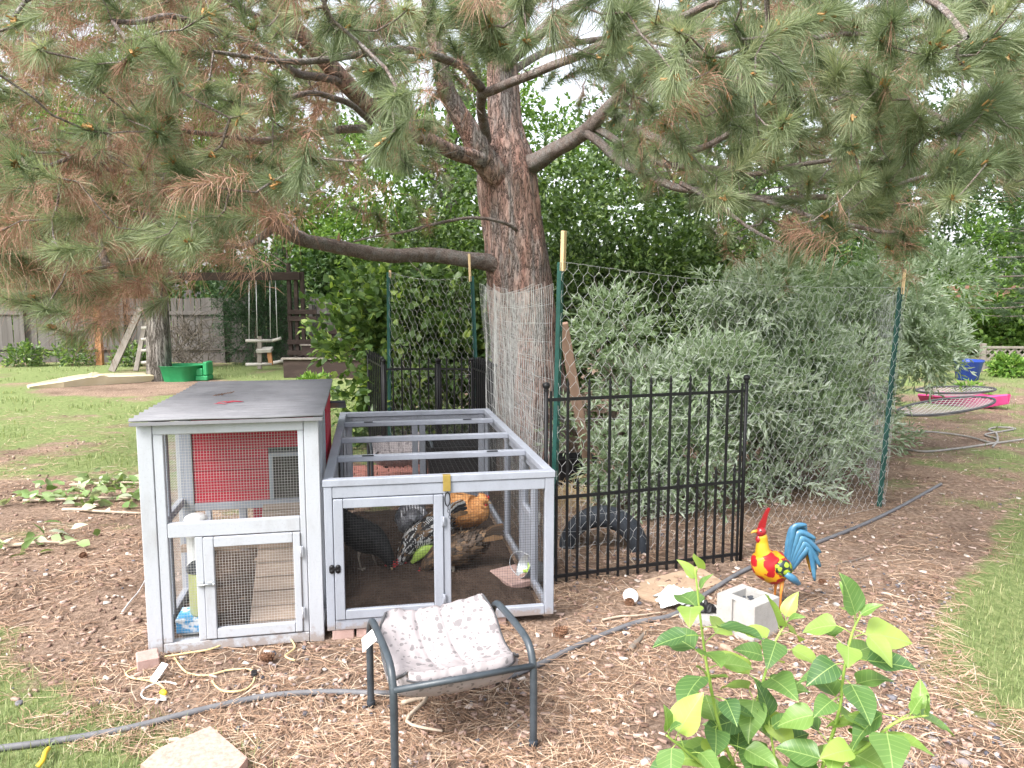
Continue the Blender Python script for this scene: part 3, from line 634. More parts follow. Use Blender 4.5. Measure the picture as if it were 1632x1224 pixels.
def bm_soil(name, parent, x0, x1, y0, y1, z, amp=.01, mound=0.0, n=40):
    V = []; 
    for j in range(n + 1):
        for i in range(n + 1):
            u, v = i / n, j / n; x = x0 + (x1 - x0) * u; y = y0 + (y1 - y0) * v
            e = min(u, 1 - u, v, 1 - v)
            V.append((x, y, z + mound * math.sin(min(1, e * 5) * math.pi / 2) * (.35 + .65 * v) + amp * (nz(x, y, 7, 3) + .6 * nz(x, y, 17, 8) + .4 * nz(x, y, 40, 1))))
    k = np.arange((n + 1) ** 2).reshape(n + 1, n + 1)
    Fq = np.stack([k[:-1, :-1], k[:-1, 1:], k[1:, 1:], k[1:, :-1]], -1).reshape(-1, 4)
    o = np_mesh(name, np.array(V), Fq, M['dirt'], parent, smooth=True); return o
make_coop()
RZ = .045                                                            # the run stands on bricks
def make_run():
    W, Dp, H = RUN_W, RUN_D, RUN_H; gp = M['grey_paint']; wk = M['wire_black']
    t = empty('chicken_run', (RUN_O.x, RUN_O.y, RZ), RUN_R, 'low pale grey timber chicken run with black wire mesh and slatted open top', 'chicken run')
    B = lambda n, m, *a, **k: child_box(n, m, t, *a, **k)
    th = .035
    B('post', gp, 0, .038, 0, th, 0, H - .034); B('post', gp, W - .045, W, 0, th, 0, H - .034)
    B('rail', gp, .039, W - .046, .001, th, H - .088, H - .035); B('rail', gp, .039, W - .046, .001, th, .0, .048)
    B('post', gp, .548, .582, .001, th, .049, H - .089)
    d = MB().box(.041, .085, -.006, .024, .052, H - .092, .003).build('door', gp, t); tag(d, 'grey framed wire door of the run')
    MB().box(.502, .546, -.006, .024, .052, H - .092, .003).build('door_stile', gp, d)
    MB().box(.086, .501, -.005, .023, H - .136, H - .092, .003).build('door_rail', gp, d)
    MB().box(.086, .501, -.005, .023, .052, .096, .003).build('door_rail', gp, d)
    grid_mesh('wire_mesh', (.08, .012, .09), (.43, 0, 0), (0, 0, H - .22), .0127, .0006, wk, d)
    grid_mesh('wire_mesh', (.58, .03, .045), (W - .62, 0, 0), (0, 0, H - .13), .0127, .0006, wk, t)
    h = MB()
    for sx in (-1, 1):
        for sz in (-1, 1): h.lathe([(0, -.011), (.011, -.010), (.012, 0), (0, .002)], 12, Matrix.Translation((.042 + sx * .014, -.009, .30 + sz * .009)) @ Matrix.Rotation(math.pi / 2, 4, 'X'))
    h.box(.016, .068, -.010, -.004, .294, .306, .001); h.build('door_latch', M['black_iron'], t)
    for z in (.12, .50): MB().box(.538, .556, -.010, -.004, z - .022, z + .022, .001).tube([(.547, -.010, z - .024), (.547, -.010, z + .024)], .0035, 8).build('hinge', gp, t)
    # top frame
    B('top_rail', gp, -.004, W + .004, -.004, .042, H - .033, H, bev=.003)
    B('top_rail', gp, -.003, W + .003, Dp - .040, Dp + .004, H - .033, H, bev=.003)
    B('top_rail', gp, -.003, .042, .043, Dp - .041, H - .032, H - .001, bev=.003)
    B('top_rail', gp, W - .042, W + .003, .043, Dp - .041, H - .032, H - .001, bev=.003)
    for y in (.50, 1.03, 1.60):
        b = B('cross_bar', gp, .043, W - .043, y, y + .045, H - .028, H + .002, bev=.003)
        for x in ((.20, .86) if y != 1.03 else ()): MB().box(x - .03, x + .03, y - .004, y + .010, H + .0022, H + .006, .001).build('hinge', M['black_iron'], b)
    grid_mesh('wire_mesh', (.04, .04, H - .030), (W - .08, 0, 0), (0, Dp - .08, 0), .0254, .0005, wk, t)
    # sides and back
    for x0, ys in ((W - .036, (.36, .62, .68, 1.18, Dp - .04)), (0, (.7, 1.4, Dp - .04))):
        for y in ys: B('post', gp, x0, x0 + .036, y, y + .040, .0, H - .034)
        B('sill', gp, x0 + .002, x0 + .034, .036, Dp - .041, .001, .040); B('rail', gp, x0 + .001, x0 + .035, .036, Dp - .041, H - .075, H - .0345)
    B('side_hatch', gp, W - .028, W - .010, .402, .618, .042, .36)
    B('hatch_rail', gp, W - .040, W - .004, .402, .618, .362, .40)
    grid_mesh('wire_mesh', (W - .018, .04, .045), (0, Dp - .1, 0), (0, 0, H - .12), .0127, .0006, wk, t)
    grid_mesh('wire_mesh', (.018, .04, .045), (0, Dp - .1, 0), (0, 0, H - .12), .0127, .0006, wk, t)
    for x in (.037, W * .47, W * .52, W - .082): B('post', gp, x, x + .043, Dp - .036, Dp - .004, .0, H - .034)
    B('sill', gp, .081, W - .083, Dp - .034, Dp - .006, .06, .125)
    B('rail', gp, .081, W - .083, Dp - .034, Dp - .006, H - .08, H - .035)
    grid_mesh('wire_mesh', (.08, Dp - .02, .10), (W - .16, 0, 0), (0, 0, H - .18), .0127, .0006, wk, t)
    # hasp, clip and chain
    hs = MB().box(.546, .582, -.010, -.0045, H - .075, H - .012, .001).box(.546, .582, -.010, .02, H - .014, H + .002, .001).build('hasp', M['brass'], t)
    ring = [(.566 + .012 * math.cos(a) * (1 if abs(math.sin(a)) < .9 else .7), -.014, H - .112 + .034 * math.sin(a)) for a in np.linspace(0, 2 * math.pi, 17)]
    MB().tube(ring, .003, 6, caps=False).build('clip', M['black_iron'], hs)
    ch = MB()
    for i in range(9):
        c = Vector((.568 + .003 * i, -.012, H - .155 - i * .0145)); a = [c + (Vector((.0055 * math.cos(q), 0, .009 * math.sin(q))) if i % 2 else Vector((0, .0055 * math.cos(q), .009 * math.sin(q)))) for q in np.linspace(0, 2 * math.pi, 9)]
        ch.tube(a, .0013, 5, caps=False)
    ch.build('chain', M['black_iron'], hs)
    bm_soil('soil_bed', t, .040, W - .040, .037, Dp - .045, -.025, .012, .10, 70)
    return t
make_run()
def place(O, R, z0, u, v, z):                                         # local -> world
    c, s = math.cos(R), math.sin(R); return Vector((O.x + u * c - v * s, O.y + u * s + v * c, z0 + z))
# bricks under the front of the run
bricks = [(.07, .052), (.185, .055), (.33, .06), (.56, .06), (.80, .062)]
for i, (u, v) in enumerate(bricks):
    p = place(RUN_O, RUN_R, 0, u, v, 0)
    b = MB().box(-.05, .05, -.047, .047, -.012, RZ - .001, .004).build('brick', M['brick'], None, p, (0, 0, RUN_R + (.05, -.06, .02, -.03, .04)[i]))
    tag(b, ('pale brick wedged under the run beside the white coop post', 'second brick from the coop under the front of the run', 'brick under the run door, just left of the cushioned footstool', 'brick under the middle post of the run behind the footstool', 'brick under the run front nearest its right corner post')[i], 'brick', 'bricks propping the run')
# ------------------------------------------------------------------ feeder things inside the coop
def cp(u, v, z=.012): return place(COOP_O, COOP_R, 0, u, v, z)
t = empty('feeder_tube', cp(.165, .30), COOP_R, 'white plastic pipe feeder standing inside the coop by its left post', 'feeder')
MB().lathe([(.0, .52), (.050, .515), (.052, .49), (.052, .44), (.047, .435), (.046, .30), (.051, .298), (.051, .27), (.046, .268), (.046, .02), (.048, .0), (0, 0)], 20).build('pipe', M['white_plastic'], t)
MB().tube(smooth_path([(.0, -.02, .04), (.0, -.055, .05), (.0, -.085, .085)], 5), .035, 14).build('spout', M['white_plastic'], t)
MB().lathe([(0, .545), (.038, .543), (.053, .53), (.055, .521)], 20).build('cap', M['white_plastic'], t)
t = empty('water_jug', cp(.205, .145, .125), COOP_R, 'translucent yellow jug with dark lid on the blue box in the coop', 'jug')
MB().lathe([(0, 0), (.046, 0), (.052, .01), (.054, .12), (.053, .20), (.05, .215), (0, .216)], 20).build('jar', M['yellow_jug'], t)
MB().lathe([(.058, .205), (.060, .212), (.058, .232), (.04, .247), (0, .25)], 20).build('lid', M['dark_lid'], t)
MB().lathe([(0, 0), (.011, 0), (.011, .018), (0, .02)], 10, Matrix.Translation((.03, -.048, .04)) @ Matrix.Rotation(math.pi / 2, 4, 'X')).build('tap', pm('pink_tap', [(.6, .03, .12), (.7, .05, .18)], 5, .4), t)
t = empty('blue_carton', cp(.168, .165, .055), COOP_R, 'blue and white patterned carton under the yellow jug', 'carton')
MB().box(-.068, .068, -.075, .075, 0, .064, .003).build('box', M['blue_box'], t); MB().box(-.071, .071, -.078, .078, .052, .0665, .003).build('lid', M['blue_box'], t)
t = empty('grey_basin', cp(.168, .165, .013), COOP_R, 'grey basin at the foot of the coop below the blue carton', 'basin')
MB().lathe([(0, .004), (.058, .004), (.078, .038), (.082, .04), (.082, .044), (.074, .042), (.055, .008), (0, .008)], 24).build('bowl', M['zinc'], t)
# ------------------------------------------------------------------ things in the run
def rp_(px, py, z=.05): return G(px, py, z)
pav = MB().box(-.085, .085, -.12, .12, 0, .04, .006).build('paver', M['brick'], None, G(818, 922, .05) + Vector((0, 0, -.012)), (.02, -.03, RUN_R + .35)); tag(pav, 'pale pinkish paver lying on the soil inside the run near its right side', 'paver')
t = empty('zinc_pail', G(850, 925, .06), 0, 'small tipped metal pail with lime green scraps at the right of the run', 'pail')
Mx = Matrix.Translation((0, .04, .045)) @ Matrix.Rotation(math.radians(-62), 4, 'Y') @ Matrix.Rotation(math.radians(20), 4, 'X')
MB().lathe([(0, -.06), (.052, -.06), (.066, .06), (.069, .062), (.069, .066), (.062, .062), (.049, -.055), (0, -.055)], 24, Mx).build('bucket', M['zinc'], t)
mb = MB()
for i in range(16):
    c = Vector((RG.uniform(-.03, .04), RG.uniform(-.04, .04), RG.uniform(-.02, .03))); mb.box(-.018, .018, -.012, .012, -.006, .006, .003, Mx @ Matrix.Translation(c) @ Euler((RG.uniform(0, 3), RG.uniform(0, 3), 0)).to_matrix().to_4x4())
mb.build('green_scraps', M['leafy_lime'], t)
MB().tube(smooth_path([Mx @ Vector((.068, 0, .055)), Mx @ Vector((.05, .06, .10)), Mx @ Vector((0, .085, .115)), Mx @ Vector((-.05, .06, .10)), Mx @ Vector((-.068, 0, .055))], 5), .002, 6).build('handle', M['zinc'], t)
tg = MB().box(-.018, .018, -.001, .001, -.035, .035, 0).build('paper_tag', M['paper'], None, D(856, 827, 4.15), (0, .05, .3)); tag(tg, 'small white paper tag hanging on the right side of the run', 'tag')

# ------------------------------------------------------------------ hens
def hen_mat(name, cols, scale, stretch=(1, 1, 1), barred=False):
    m = pm(name, cols, scale, .75, .9, 55, detail=3, bdist=.012, stretch=stretch)
    return m
def loft_body(rings, n=18):
    """rings: (center, half width, half height, tilt dir) -> closed body"""
    V = []; Fc = []
    K = len(rings)
    for i, (c, a, b) in enumerate(rings):
        c = Vector(c); t = (Vector(rings[min(i + 1, K - 1)][0]) - Vector(rings[max(i - 1, 0)][0])).normalized()
        side = Vector((0, 1, 0)); up = t.cross(side) * -1
        if up.z < 0 and abs(t.z) < .95: up = -up
        up.normalize()
        for j in range(n):
            th = 2 * math.pi * j / n; V.append(c + side * (a * math.cos(th)) + up * (b * math.sin(th)))
    for i in range(K - 1):
        for j in range(n): Fc.append((i * n + j, i * n + (j + 1) % n, (i + 1) * n + (j + 1) % n, (i + 1) * n + j))
    Fc.append(tuple(range(n))[::-1]); Fc.append(tuple(range((K - 1) * n, K * n)))
    return V, Fc
def interp_rings(keys, n=26):
    P = smooth_path([k[0] for k in keys], 6)
    s = np.linspace(0, len(keys) - 1, len(P)); a = np.interp(s, range(len(keys)), [k[1] for k in keys]); b = np.interp(s, range(len(keys)), [k[2] for k in keys])
    return [(P[i], float(a[i]), float(b[i])) for i in range(len(P))]
def feather_shell(name, body_v, n_ring, fmat, parent, L=.045, Wd=.022, n=520, seed=1, skip=0.0):
    """overlapping feathers pointing to the tail (body runs tail -> head)"""
    rg = np.random.default_rng(seed); Bv = np.array([tuple(v) for v in body_v]); K = len(Bv) // n_ring
    Bv = Bv.reshape(K, n_ring, 3)
    i = rg.integers(1, K - 4, n); j = rg.integers(0, n_ring, n); f = rg.random(n)[:, None]
    P = Bv[i, j] * (1 - f) + Bv[i, (j + 1) % n_ring] * f
    C = Bv.mean(1)[i]; nrm = P - C; nrm /= np.linalg.norm(nrm, axis=1)[:, None] + 1e-9
    d = Bv.mean(1)[np.maximum(i - 2, 0)] - Bv.mean(1)[i + 1]; d /= np.linalg.norm(d, axis=1)[:, None] + 1e-9
    d = d + nrm * .10 + rg.normal(0, .12, (n, 3)); d -= nrm * ((d * nrm).sum(1) - .16)[:, None]; d /= np.linalg.norm(d, axis=1)[:, None]
    s = np.cross(d, nrm); s /= np.linalg.norm(s, axis=1)[:, None] + 1e-9
    l = (L * rg.uniform(.7, 1.2, n))[:, None]; w_ = (Wd * rg.uniform(.8, 1.1, n))[:, None]
    P = P + nrm * .0015
    V = np.stack([P - s * w_ * .25, P + s * w_ * .25, P + d * l * .55 + s * w_ * .5 - nrm * .001, P + d * l * .55 - s * w_ * .5 - nrm * .001, P + d * l + nrm * .003, P + d * l * .6 + nrm * .004], 1)
    k = (np.arange(n) * 6)[:, None, None]
    Ft = (k + np.array([[[0, 1, 5], [1, 2, 5], [2, 4, 5], [4, 3, 5], [3, 0, 5]]])).reshape(-1, 3)
    o = np_mesh(name, V.reshape(-1, 3), Ft, fmat, parent); o['kind'] = 'stuff'; return o
LEG = pm('hen_leg', [(.20, .17, .14), (.34, .29, .24)], 20, .7); COMB = pm('hen_comb', [(.40, .03, .035), (.55, .06, .06)], 12, .5); BEAK = pm('hen_beak', [(.25, .18, .10), (.36, .27, .16)], 12, .5)
EYE = pm('hen_eye', [(.01, .01, .01), (.02, .015, .01)], 5, .15, spec=.8)
def hen(loc, rz, label, bmat, fmat, keys, foot, seed, tail=True, headless=False, nmat=None, fsize=1.0):
    t = empty('hen', loc, rz, label, 'hen')
    rings = interp_rings(keys); V, Fc = loft_body(rings)
    b = MB(); b.add(V, Fc, True); b.build('body', bmat, t)
    feather_shell('plumage', V, 18, fmat, t, .045 * fsize, .026 * fsize, 620, seed)
    if tail:
        q = MB(); c = Vector(keys[0][0])
        for i in range(-4, 5):
            a = math.radians(i * 7); e = c + Vector((-.10 - .02 * math.cos(a * 3), .11 * math.sin(a) * 1.2, .075 - .0035 * i * i))
            s0 = c + Vector((.03, .008 * i, 0)); n = Vector((.3, math.sin(a), .2)).normalized()
            mid = s0.lerp(e, .6) + Vector((0, .004 * i, .012))
            wv = (e - s0).cross(Vector((0, 1, 0))).normalized() * .016
            q.add([s0 - wv * .5, s0 + wv * .5, mid + wv, e + wv * .5, e - wv * .5, mid - wv], [(0, 1, 2, 5), (5, 2, 3, 4)])
        to = q.build('tail', fmat, t); solidify(to, .003)
    for s in (-1, 1):
        hip = Vector((foot[0] + .015 * s, .035 * s, foot[1])); ft = Vector((foot[0] + .02 * s + .012, .045 * s, .006))
        lg = MB().tube([hip, hip.lerp(ft, .45) + Vector((-.015, 0, 0)), ft], [.016, .0065, .0055], 8)
        for a in (-.6, 0, .6, math.pi): lg.tube([ft, ft + Vector((.032 * math.cos(a), .032 * math.sin(a), .004)), ft + Vector((.052 * math.cos(a), .052 * math.sin(a), -.003))] if a < 3 else [ft, ft + Vector((-.025, 0, -.002))], [.0052, .0045, .002] if a < 3 else [.005, .002], 6)
        lg.build('leg', LEG, t)
    if not headless:
        hd = Vector(keys[-2][0]); tip = Vector(keys[-1][0]); d = (tip - Vector(keys[-3][0])).normalized()
        up = (Vector((0, 0, 1)) - d * d.z); up = up.normalized() if up.length > .2 else Vector((1, 0, 0))
        if abs(d.z) > .6: up = Vector((1, 0, .2)).normalized()
        MB().tube([tip - d * .012, tip + d * .008, tip + d * .026 - up * .004], [.011, .008, .0015], 8).build('beak', BEAK, t)
        cm = MB(); ce = hd + up * keys[-2][2]
        for i in range(4):
            q = ce + d * (.022 - i * .014) - up * .004; cm.tube([q - up * .006, q + up * .006 - d * .002, q + up * (.018 - .003 * abs(i - 1)) - d * .005], [.006, .0045, .001], 6)
        cm.build('comb', COMB, t)
        wt = MB()
        for s in (-1, 1): q = tip - d * .012 - up * .012 + Vector((0, .008 * s, 0)); wt.tube([q, q - up * .016, q - up * .026], [.004, .007, .002], 6)
        wt.build('wattle', COMB, t)
        for s in (-1, 1):
            MB().lathe([(0, -.004), (.004, 0), (0, .004)], 8, Matrix.Translation(hd + d * .012 + up * .006 + Vector((0, s * (keys[-2][1] - .001), 0)))).build('eye', EYE, t)
    return t
F_black = islemat('black_feather', [(0, .004, .004, .005), (1, .014, .014, .015)], .55)
F_buff = islemat('buff_feather', [(0, .42, .18, .06), (.6, .56, .27, .10), (1, .66, .36, .16)], .7)
F_lav = islemat('lavender_feather', [(0, .45, .45, .48), (1, .68, .68, .71)], .7)
F_brown = islemat('brown_feather', [(0, .03, .024, .02), (.6, .075, .05, .035), (1, .18, .11, .06)], .6)
F_bar = islemat('barred_feather', [(0, .02, .02, .022), (.49, .03, .03, .032), (.5, .45, .45, .44), (.75, .55, .54, .52), (.76, .10, .065, .04), (1, .20, .125, .07)], .7)
B_black = hen_mat('black_hen', [(.004, .004, .005), (.012, .012, .012)], 20); B_buff = hen_mat('buff_hen', [(.42, .18, .06), (.62, .32, .13)], 12)
B_lav = hen_mat('lavender_hen', [(.45, .45, .48), (.62, .62, .65)], 14); B_brown = hen_mat('brown_hen', [(.03, .024, .02), (.15, .09, .05)], 16)
def barred_mat():
    m = bpy.data.materials.new('barred_hen'); m.use_nodes = True; nt = m.node_tree; N = nt.nodes; b = N['Principled BSDF']; b.inputs['Roughness'].default_value = .75
    tc = N.new('ShaderNodeTexCoord'); wv = N.new('ShaderNodeTexWave'); wv.inputs['Scale'].default_value = 26; wv.inputs['Distortion'].default_value = 3; wv.inputs['Detail Scale'].default_value = 3
    nt.links.new(tc.outputs['Object'], wv.inputs['Vector']); r = _ramp(nt, [(.4, .02, .02, .022), (.55, .5, .5, .49)]); nt.links.new(wv.outputs['Fac'], r.inputs[0])
    nt.links.new(r.outputs[0], b.inputs['Base Color']); return m
B_bar = barred_mat()
# keys run tail -> head: centre, half width, half height
peck = [((-.17, 0, .25), .02, .03), ((-.12, 0, .22), .06, .065), ((-.04, 0, .19), .085, .085), ((.05, 0, .165), .082, .08), ((.11, 0, .13), .05, .055), ((.15, 0, .085), .03, .033), ((.165, 0, .055), .022, .024), ((.172, 0, .035), .010, .012)]
stand = [((-.16, 0, .25), .02, .03), ((-.11, 0, .22), .065, .07), ((-.03, 0, .19), .09, .09), ((.06, 0, .20), .08, .085), ((.10, 0, .27), .045, .048), ((.115, 0, .32), .03, .032), ((.135, 0, .345), .026, .025), ((.155, 0, .342), .012, .012)]
roost = [((-.13, 0, .20), .03, .04), ((-.09, 0, .19), .08, .085), ((-.01, 0, .18), .105, .105), ((.07, 0, .20), .09, .09), ((.10, 0, .235), .055, .055), ((.115, 0, .255), .04, .038), ((.13, 0, .26), .028, .028), ((.148, 0, .252), .012, .012)]
SZ = .055
hen(G(585, 905, SZ) , math.radians(-28), 'black hen scratching just behind the latch side of the run door', B_black, F_black, [((-.20, 0, .29), .02, .03)] + peck[1:], (.0, .13), 1)
hen(G(674, 905, SZ) + Vector((.0, .10, -.01)), math.radians(222), 'barred black and white hen pecking the soil behind the run door', B_bar, F_bar, peck, (.0, .13), 2)
hen(G(655, 880, SZ) + Vector((0, .02, .03)), math.radians(100), 'pale lavender grey hen with its back to the others at the rear of the run', B_lav, F_lav, stand, (0, .12), 3, fsize=1.2)
hen(G(745, 860, SZ)+ Vector((0, 0, .01)), math.radians(-25), 'fluffy orange buff hen standing behind the right opening of the run', B_buff, F_buff, roost, (0, .11), 4, tail=False, fsize=1.0)
hen(G(722, 915, SZ) + Vector((.0, .04, -.02)), math.radians(195), 'dark brown hen crouching low behind the middle post of the run', B_brown, F_brown, [((k[0][0], 0, k[0][2] * .78), k[1], k[2]) for k in peck], (0, .07), 5)
t = empty('lettuce_chunk', G(672, 905, .05), 0, 'lime green striped vegetable chunk beside the pecking barred hen', 'vegetable')
q = MB(); K = 14
for i in range(K + 1):
    u = i / K; c = Vector((-.055 + .13 * u, -.01 + .02 * u, .035 + .085 * u + .02 * math.sin(u * math.pi))); r = .034 * math.sin(math.pi * min(.97, max(.06, u))) ** .6
    q.v += [tuple(c + Vector((0, math.cos(a), 0)) * r * (1 + .10 * math.cos(5 * a)) + Vector((-.55, 0, .83)) * math.sin(a) * r * (1 + .1 * math.cos(5 * a))) for a in np.linspace(0, 2 * math.pi, 20, endpoint=False)]
for i in range(K):
    for j in range(20): q.f.append((i * 20 + j, i * 20 + (j + 1) % 20, (i + 1) * 20 + (j + 1) % 20, (i + 1) * 20 + j)); q.sm.append(True)
q.f += [tuple(range(20))[::-1], tuple(range(K * 20, K * 20 + 20))]; q.sm += [True, True]
q.build('rind', M['leafy_lime'], t)
# ================================================================== IRON PANELS, POSTS, WIRE
def finial_picket(h, r=.0065):
    return MB().box(-r, r, -r, r, 0, h, .001).lathe([(r * 1.1, h - .004), (r * 1.5, h), (r * 1.1, h + .006), (r * .9, h + .012), (r * 1.5, h + .024), (0, h + .058)], 8)
def iron_panel(p0, p1, H, n, label, shorts=True, zb=.0, group='black iron fence panels'):
    p0 = Vector(p0); p1 = Vector(p1); d = p1 - p0; L = d.length; rz = math.atan2(d.y, d.x)
    t = empty('iron_fence_panel', (p0.x, p0.y, zb), rz, label, 'fence', group); m = M['black_iron']
    for x in (0, L):
        po = MB().lathe([(0, 0), (.011, 0), (.011, H + .005), (0, H + .006)], 12, Matrix.Translation((x, 0, 0))).build('post', m, t)
        MB().lathe([(.013, H + .004), (.016, H + .008), (.010, H + .014), (.019, H + .024), (.021, H + .034), (.017, H + .046), (0, H + .053)], 12, Matrix.Translation((x, 0, 0))).build('ball_cap', m, po)
    MB().bar((.012, 0, .055), (L - .012, 0, .055), .012, .018).build('rail', m, t)
    MB().bar((.012, 0, H - .045), (L - .012, 0, H - .045), .010, .018).build('rail', m, t)
    if shorts: MB().bar((.012, 0, H * .46), (L - .012, 0, H * .46), .010, .018).build('rail', m, t)
    tall = finial_picket(H).mesh('picket', m); st = L / (n + 1)
    for i in range(n): link_mesh('picket', tall, t, (st * (i + 1), 0, .012))
    for x in (st * .22, L - st * .22): link_mesh('picket', MB().box(-.006, .006, -.006, .006, 0, H - .01, .001).mesh('picket', m), t, (x, 0, .012))
    if shorts:
        sh = finial_picket(H * .46 + .035).mesh('short_picket', m)
        for i in range(n + 1): link_mesh('short_picket', sh, t, (st * (i + .5), 0, .012))
    return t
PA, PB = G(869, 936), G(1180, 896)
iron_panel(PA, PB, 1.09, 9, 'black iron picket fence panel standing to the right of the run')
iron_panel((D(612, 600, 7.0).x, 7.0, 0), (D(697, 600, 7.05).x, 7.05, 0), .98, 5, 'black iron picket panel behind the run, left of the middle ball post', False)
iron_panel((D(700, 600, 7.06).x, 7.06, 0), (D(772, 600, 7.0).x, 7.0, 0), .98, 5, 'black iron picket panel behind the run, right of the middle ball post', False)
iron_panel((D(609, 600, 7.02).x, 7.04, 0), (D(587, 600, 7.9).x, 7.9, 0), 1.0, 7, 'black iron picket panel running back beside the leafy bush left of the others', False)
iron_panel((D(789, 600, 6.3).x, 6.3, 0), (D(762, 600, 6.95).x, 6.95, 0), 1.0, 8, 'black iron panel seen nearly edge on beside the pine trunk', False)
iron_panel((D(783, 600, 6.36).x, 6.36, 0), (D(753, 600, 6.96).x, 6.9, 0), 1.0, 8, 'second edge on black iron panel stacked behind the one by the pine trunk', False)

def t_post(base, top, cap_len, label, cap_w=.028):
    base = Vector(base); top = Vector(top); d = (top - base); L = d.length
    t = empty('steel_t_post', base, 0, label, 'fence post', 'green steel posts')
    q = d.to_track_quat('Z', 'Y').to_matrix().to_4x4()
    mb = MB().box(-.019, .019, -.004, .001, -.03, L, .001, q).box(-.003, .003, .0005, .030, -.03, L, .001, q)
    mb.build('shaft', M['green_post'], t)
    st = MB()
    for i in range(int(L / .054)): st.box(-.006, .006, -.010, -.0035, .05 + i * .054, .066 + i * .054, .002, q)
    st.build('studs', M['green_post'], t)['kind'] = 'stuff'
    MB().box(-cap_w / 2, cap_w / 2, -.016, .006, L - .05, L + cap_len, .002, q).build('wood_cap', M['raw_wood'], t)
    return t
TPL0 = Vector((D(884, 700, 4.42).x, 4.42, 0)); TPL1 = D(896, 418, 4.40)
TPR0 = G(1404, 807); TPR1 = D(1438, 458, 5.72)
TPB0 = Vector((D(752, 600, 7.0).x + .06, 7.0, 0)); TPB1 = D(750, 440, 7.0)
TPC0 = Vector((D(621, 600, 7.6).x, 7.6, 0)); TPC1 = D(621, 434, 7.6)
t_post(TPL0, TPL1, .175, 'green steel post with a long pale wood cap left of the wire', .034)
t_post(TPR0, TPR1, .13, 'green steel post leaning right with a short wood cap beside the path', .034)
t_post(TPB0, TPB1, .20, 'dark steel post with a wooden cap just left of the pine trunk', .034)
t_post(TPC0, TPC1, .02, 'dark thin steel post in front of the leafy vine bush', .024)

def hex_sheet(name, surf, lu, lv, cell, r, mat, label, group=None, amp=.012, seed=0):
    """hexagonal netting over surf(u,v) (metres)"""
    A = []; B = []; hx = cell; hy = cell * .9
    nu, nv = int(lu / hx) + 1, int(lv / hy) + 1
    def pt(u, v):
        u = min(max(u, 0), lu); v = min(max(v, 0), lv)
        p = surf(u, v); n = amp * mnoise.noise(Vector((u * 2.3 + seed, v * 2.3, seed))); 
        jit = .011 * mnoise.noise(Vector((u * 21, v * 21, seed + 5)))
        return (p[0] + n * .3 + jit, p[1] + n, p[2] + jit)
    for j in range(nv):
        off = .5 * hx if j % 2 else 0
        for i in range(nu):
            u = i * hx + off; v = j * hy
            if u > lu or v > lv: continue
            a = pt(u, v); b = pt(u, v + hy * .42)                                    # twisted upright
            c = pt(u - hx / 2, v + hy); d = pt(u + hx / 2, v + hy)
            A += [a, b, b]; B += [b, c, d]
    for v in (0, lv * .5, lv):
        for i in range(nu): A.append(pt(i * hx, v)); B.append(pt((i + 1) * hx, v))
    o = segs_mesh(name, A, B, r, mat); return tag(o, label, 'wire fence', group)
def between(a0, a1, b0, b1, sag=0.0):
    a0, a1, b0, b1 = map(Vector, (a0, a1, b0, b1))
    lu = (b0 - a0).length; lv = ((a1 - a0).length + (b1 - b0).length) / 2
    def s(u, v):
        u /= lu; v /= lv; p = a0.lerp(a1, v).lerp(b0.lerp(b1, v), u)
        return p + Vector((0, -sag * math.sin(u * math.pi) * (.4 + .6 * math.sin(v * math.pi)), -.05 * math.sin(u * math.pi) * v))
    return s, lu, lv
f = Vector((0, -.02, 0))
s, lu, lv = between(TPL0 + f, TPL1 + f, TPR0 + f, TPR1 + f, .10)
hex_sheet('chicken_wire', s, lu, lv, .070, .00092, M['wire_galv'], 'hexagonal chicken wire stretched between the two green posts in front of the silvery shrub')
TPS0 = TPR0 + Vector((.75, 2.1, 0)); TPS1 = TPS0 + Vector((.05, .05, 1.65))
s, lu, lv = between(TPR0 + f + Vector((.02, 0, 0)), TPR1 + f + Vector((.02, 0, 0)), TPS0, TPS1, 0)
hex_sheet('chicken_wire', s, lu, lv, .070, .00092, M['wire_galv'], 'chicken wire turning back from the right hand green post seen almost edge on', None, .03, 3)
s, lu, lv = between(TPC0 + f, TPC1 + f, TPB0 + f, TPB1 + f, .06)
hex_sheet('chicken_wire', s, lu, lv, .070, .00092, M['wire_galv'], 'chicken wire in front of the leafy vine bush behind the run', None, .02, 7)
# welded wire wrapped beside the trunk
def welded(name, a0, a1, b0, b1, du, dv, r, label, bulge, layers=1, seed=0):
    A = []; B = []
    for ly in range(layers):
        s, lu, lv = between(a0, a1, b0, b1, 0); o = Vector((-.05, .0, 0)) * ly
        def P(u, v):
            p = s(u, v) + o; k = math.sin(u / lu * math.pi)
            w_ = mnoise.noise(Vector((u * 3 + seed + ly, v * 1.7, ly))) * .035
            return p + Vector((-bulge * k * (1 - .45 * (v / lv)) + w_, w_, (-.02 + w_ * .5) * k))
        nu, nv = int(lu / du), int(lv / dv)
        for i in range(nu + 1):
            for j in range(nv):
                A.append(P(i * du, j * dv)); B.append(P(i * du, (j + 1) * dv))
        for j in range(nv + 1):
            for i in range(nu): A.append(P(i * du, j * dv)); B.append(P((i + 1) * du, j * dv))
    return tag(segs_mesh(name, A, B, r, M['wire_galv']), label, 'wire fence')
welded('welded_wire', TPL0 + Vector((-.03, .02, 0)), TPL1 + Vector((-.05, .02, -.02)), D(795, 700, 6.5), D(785, 436, 6.5), .051, .10, .0011, 'loose roll of square welded wire bulging in front of the pine trunk', .03, 3)
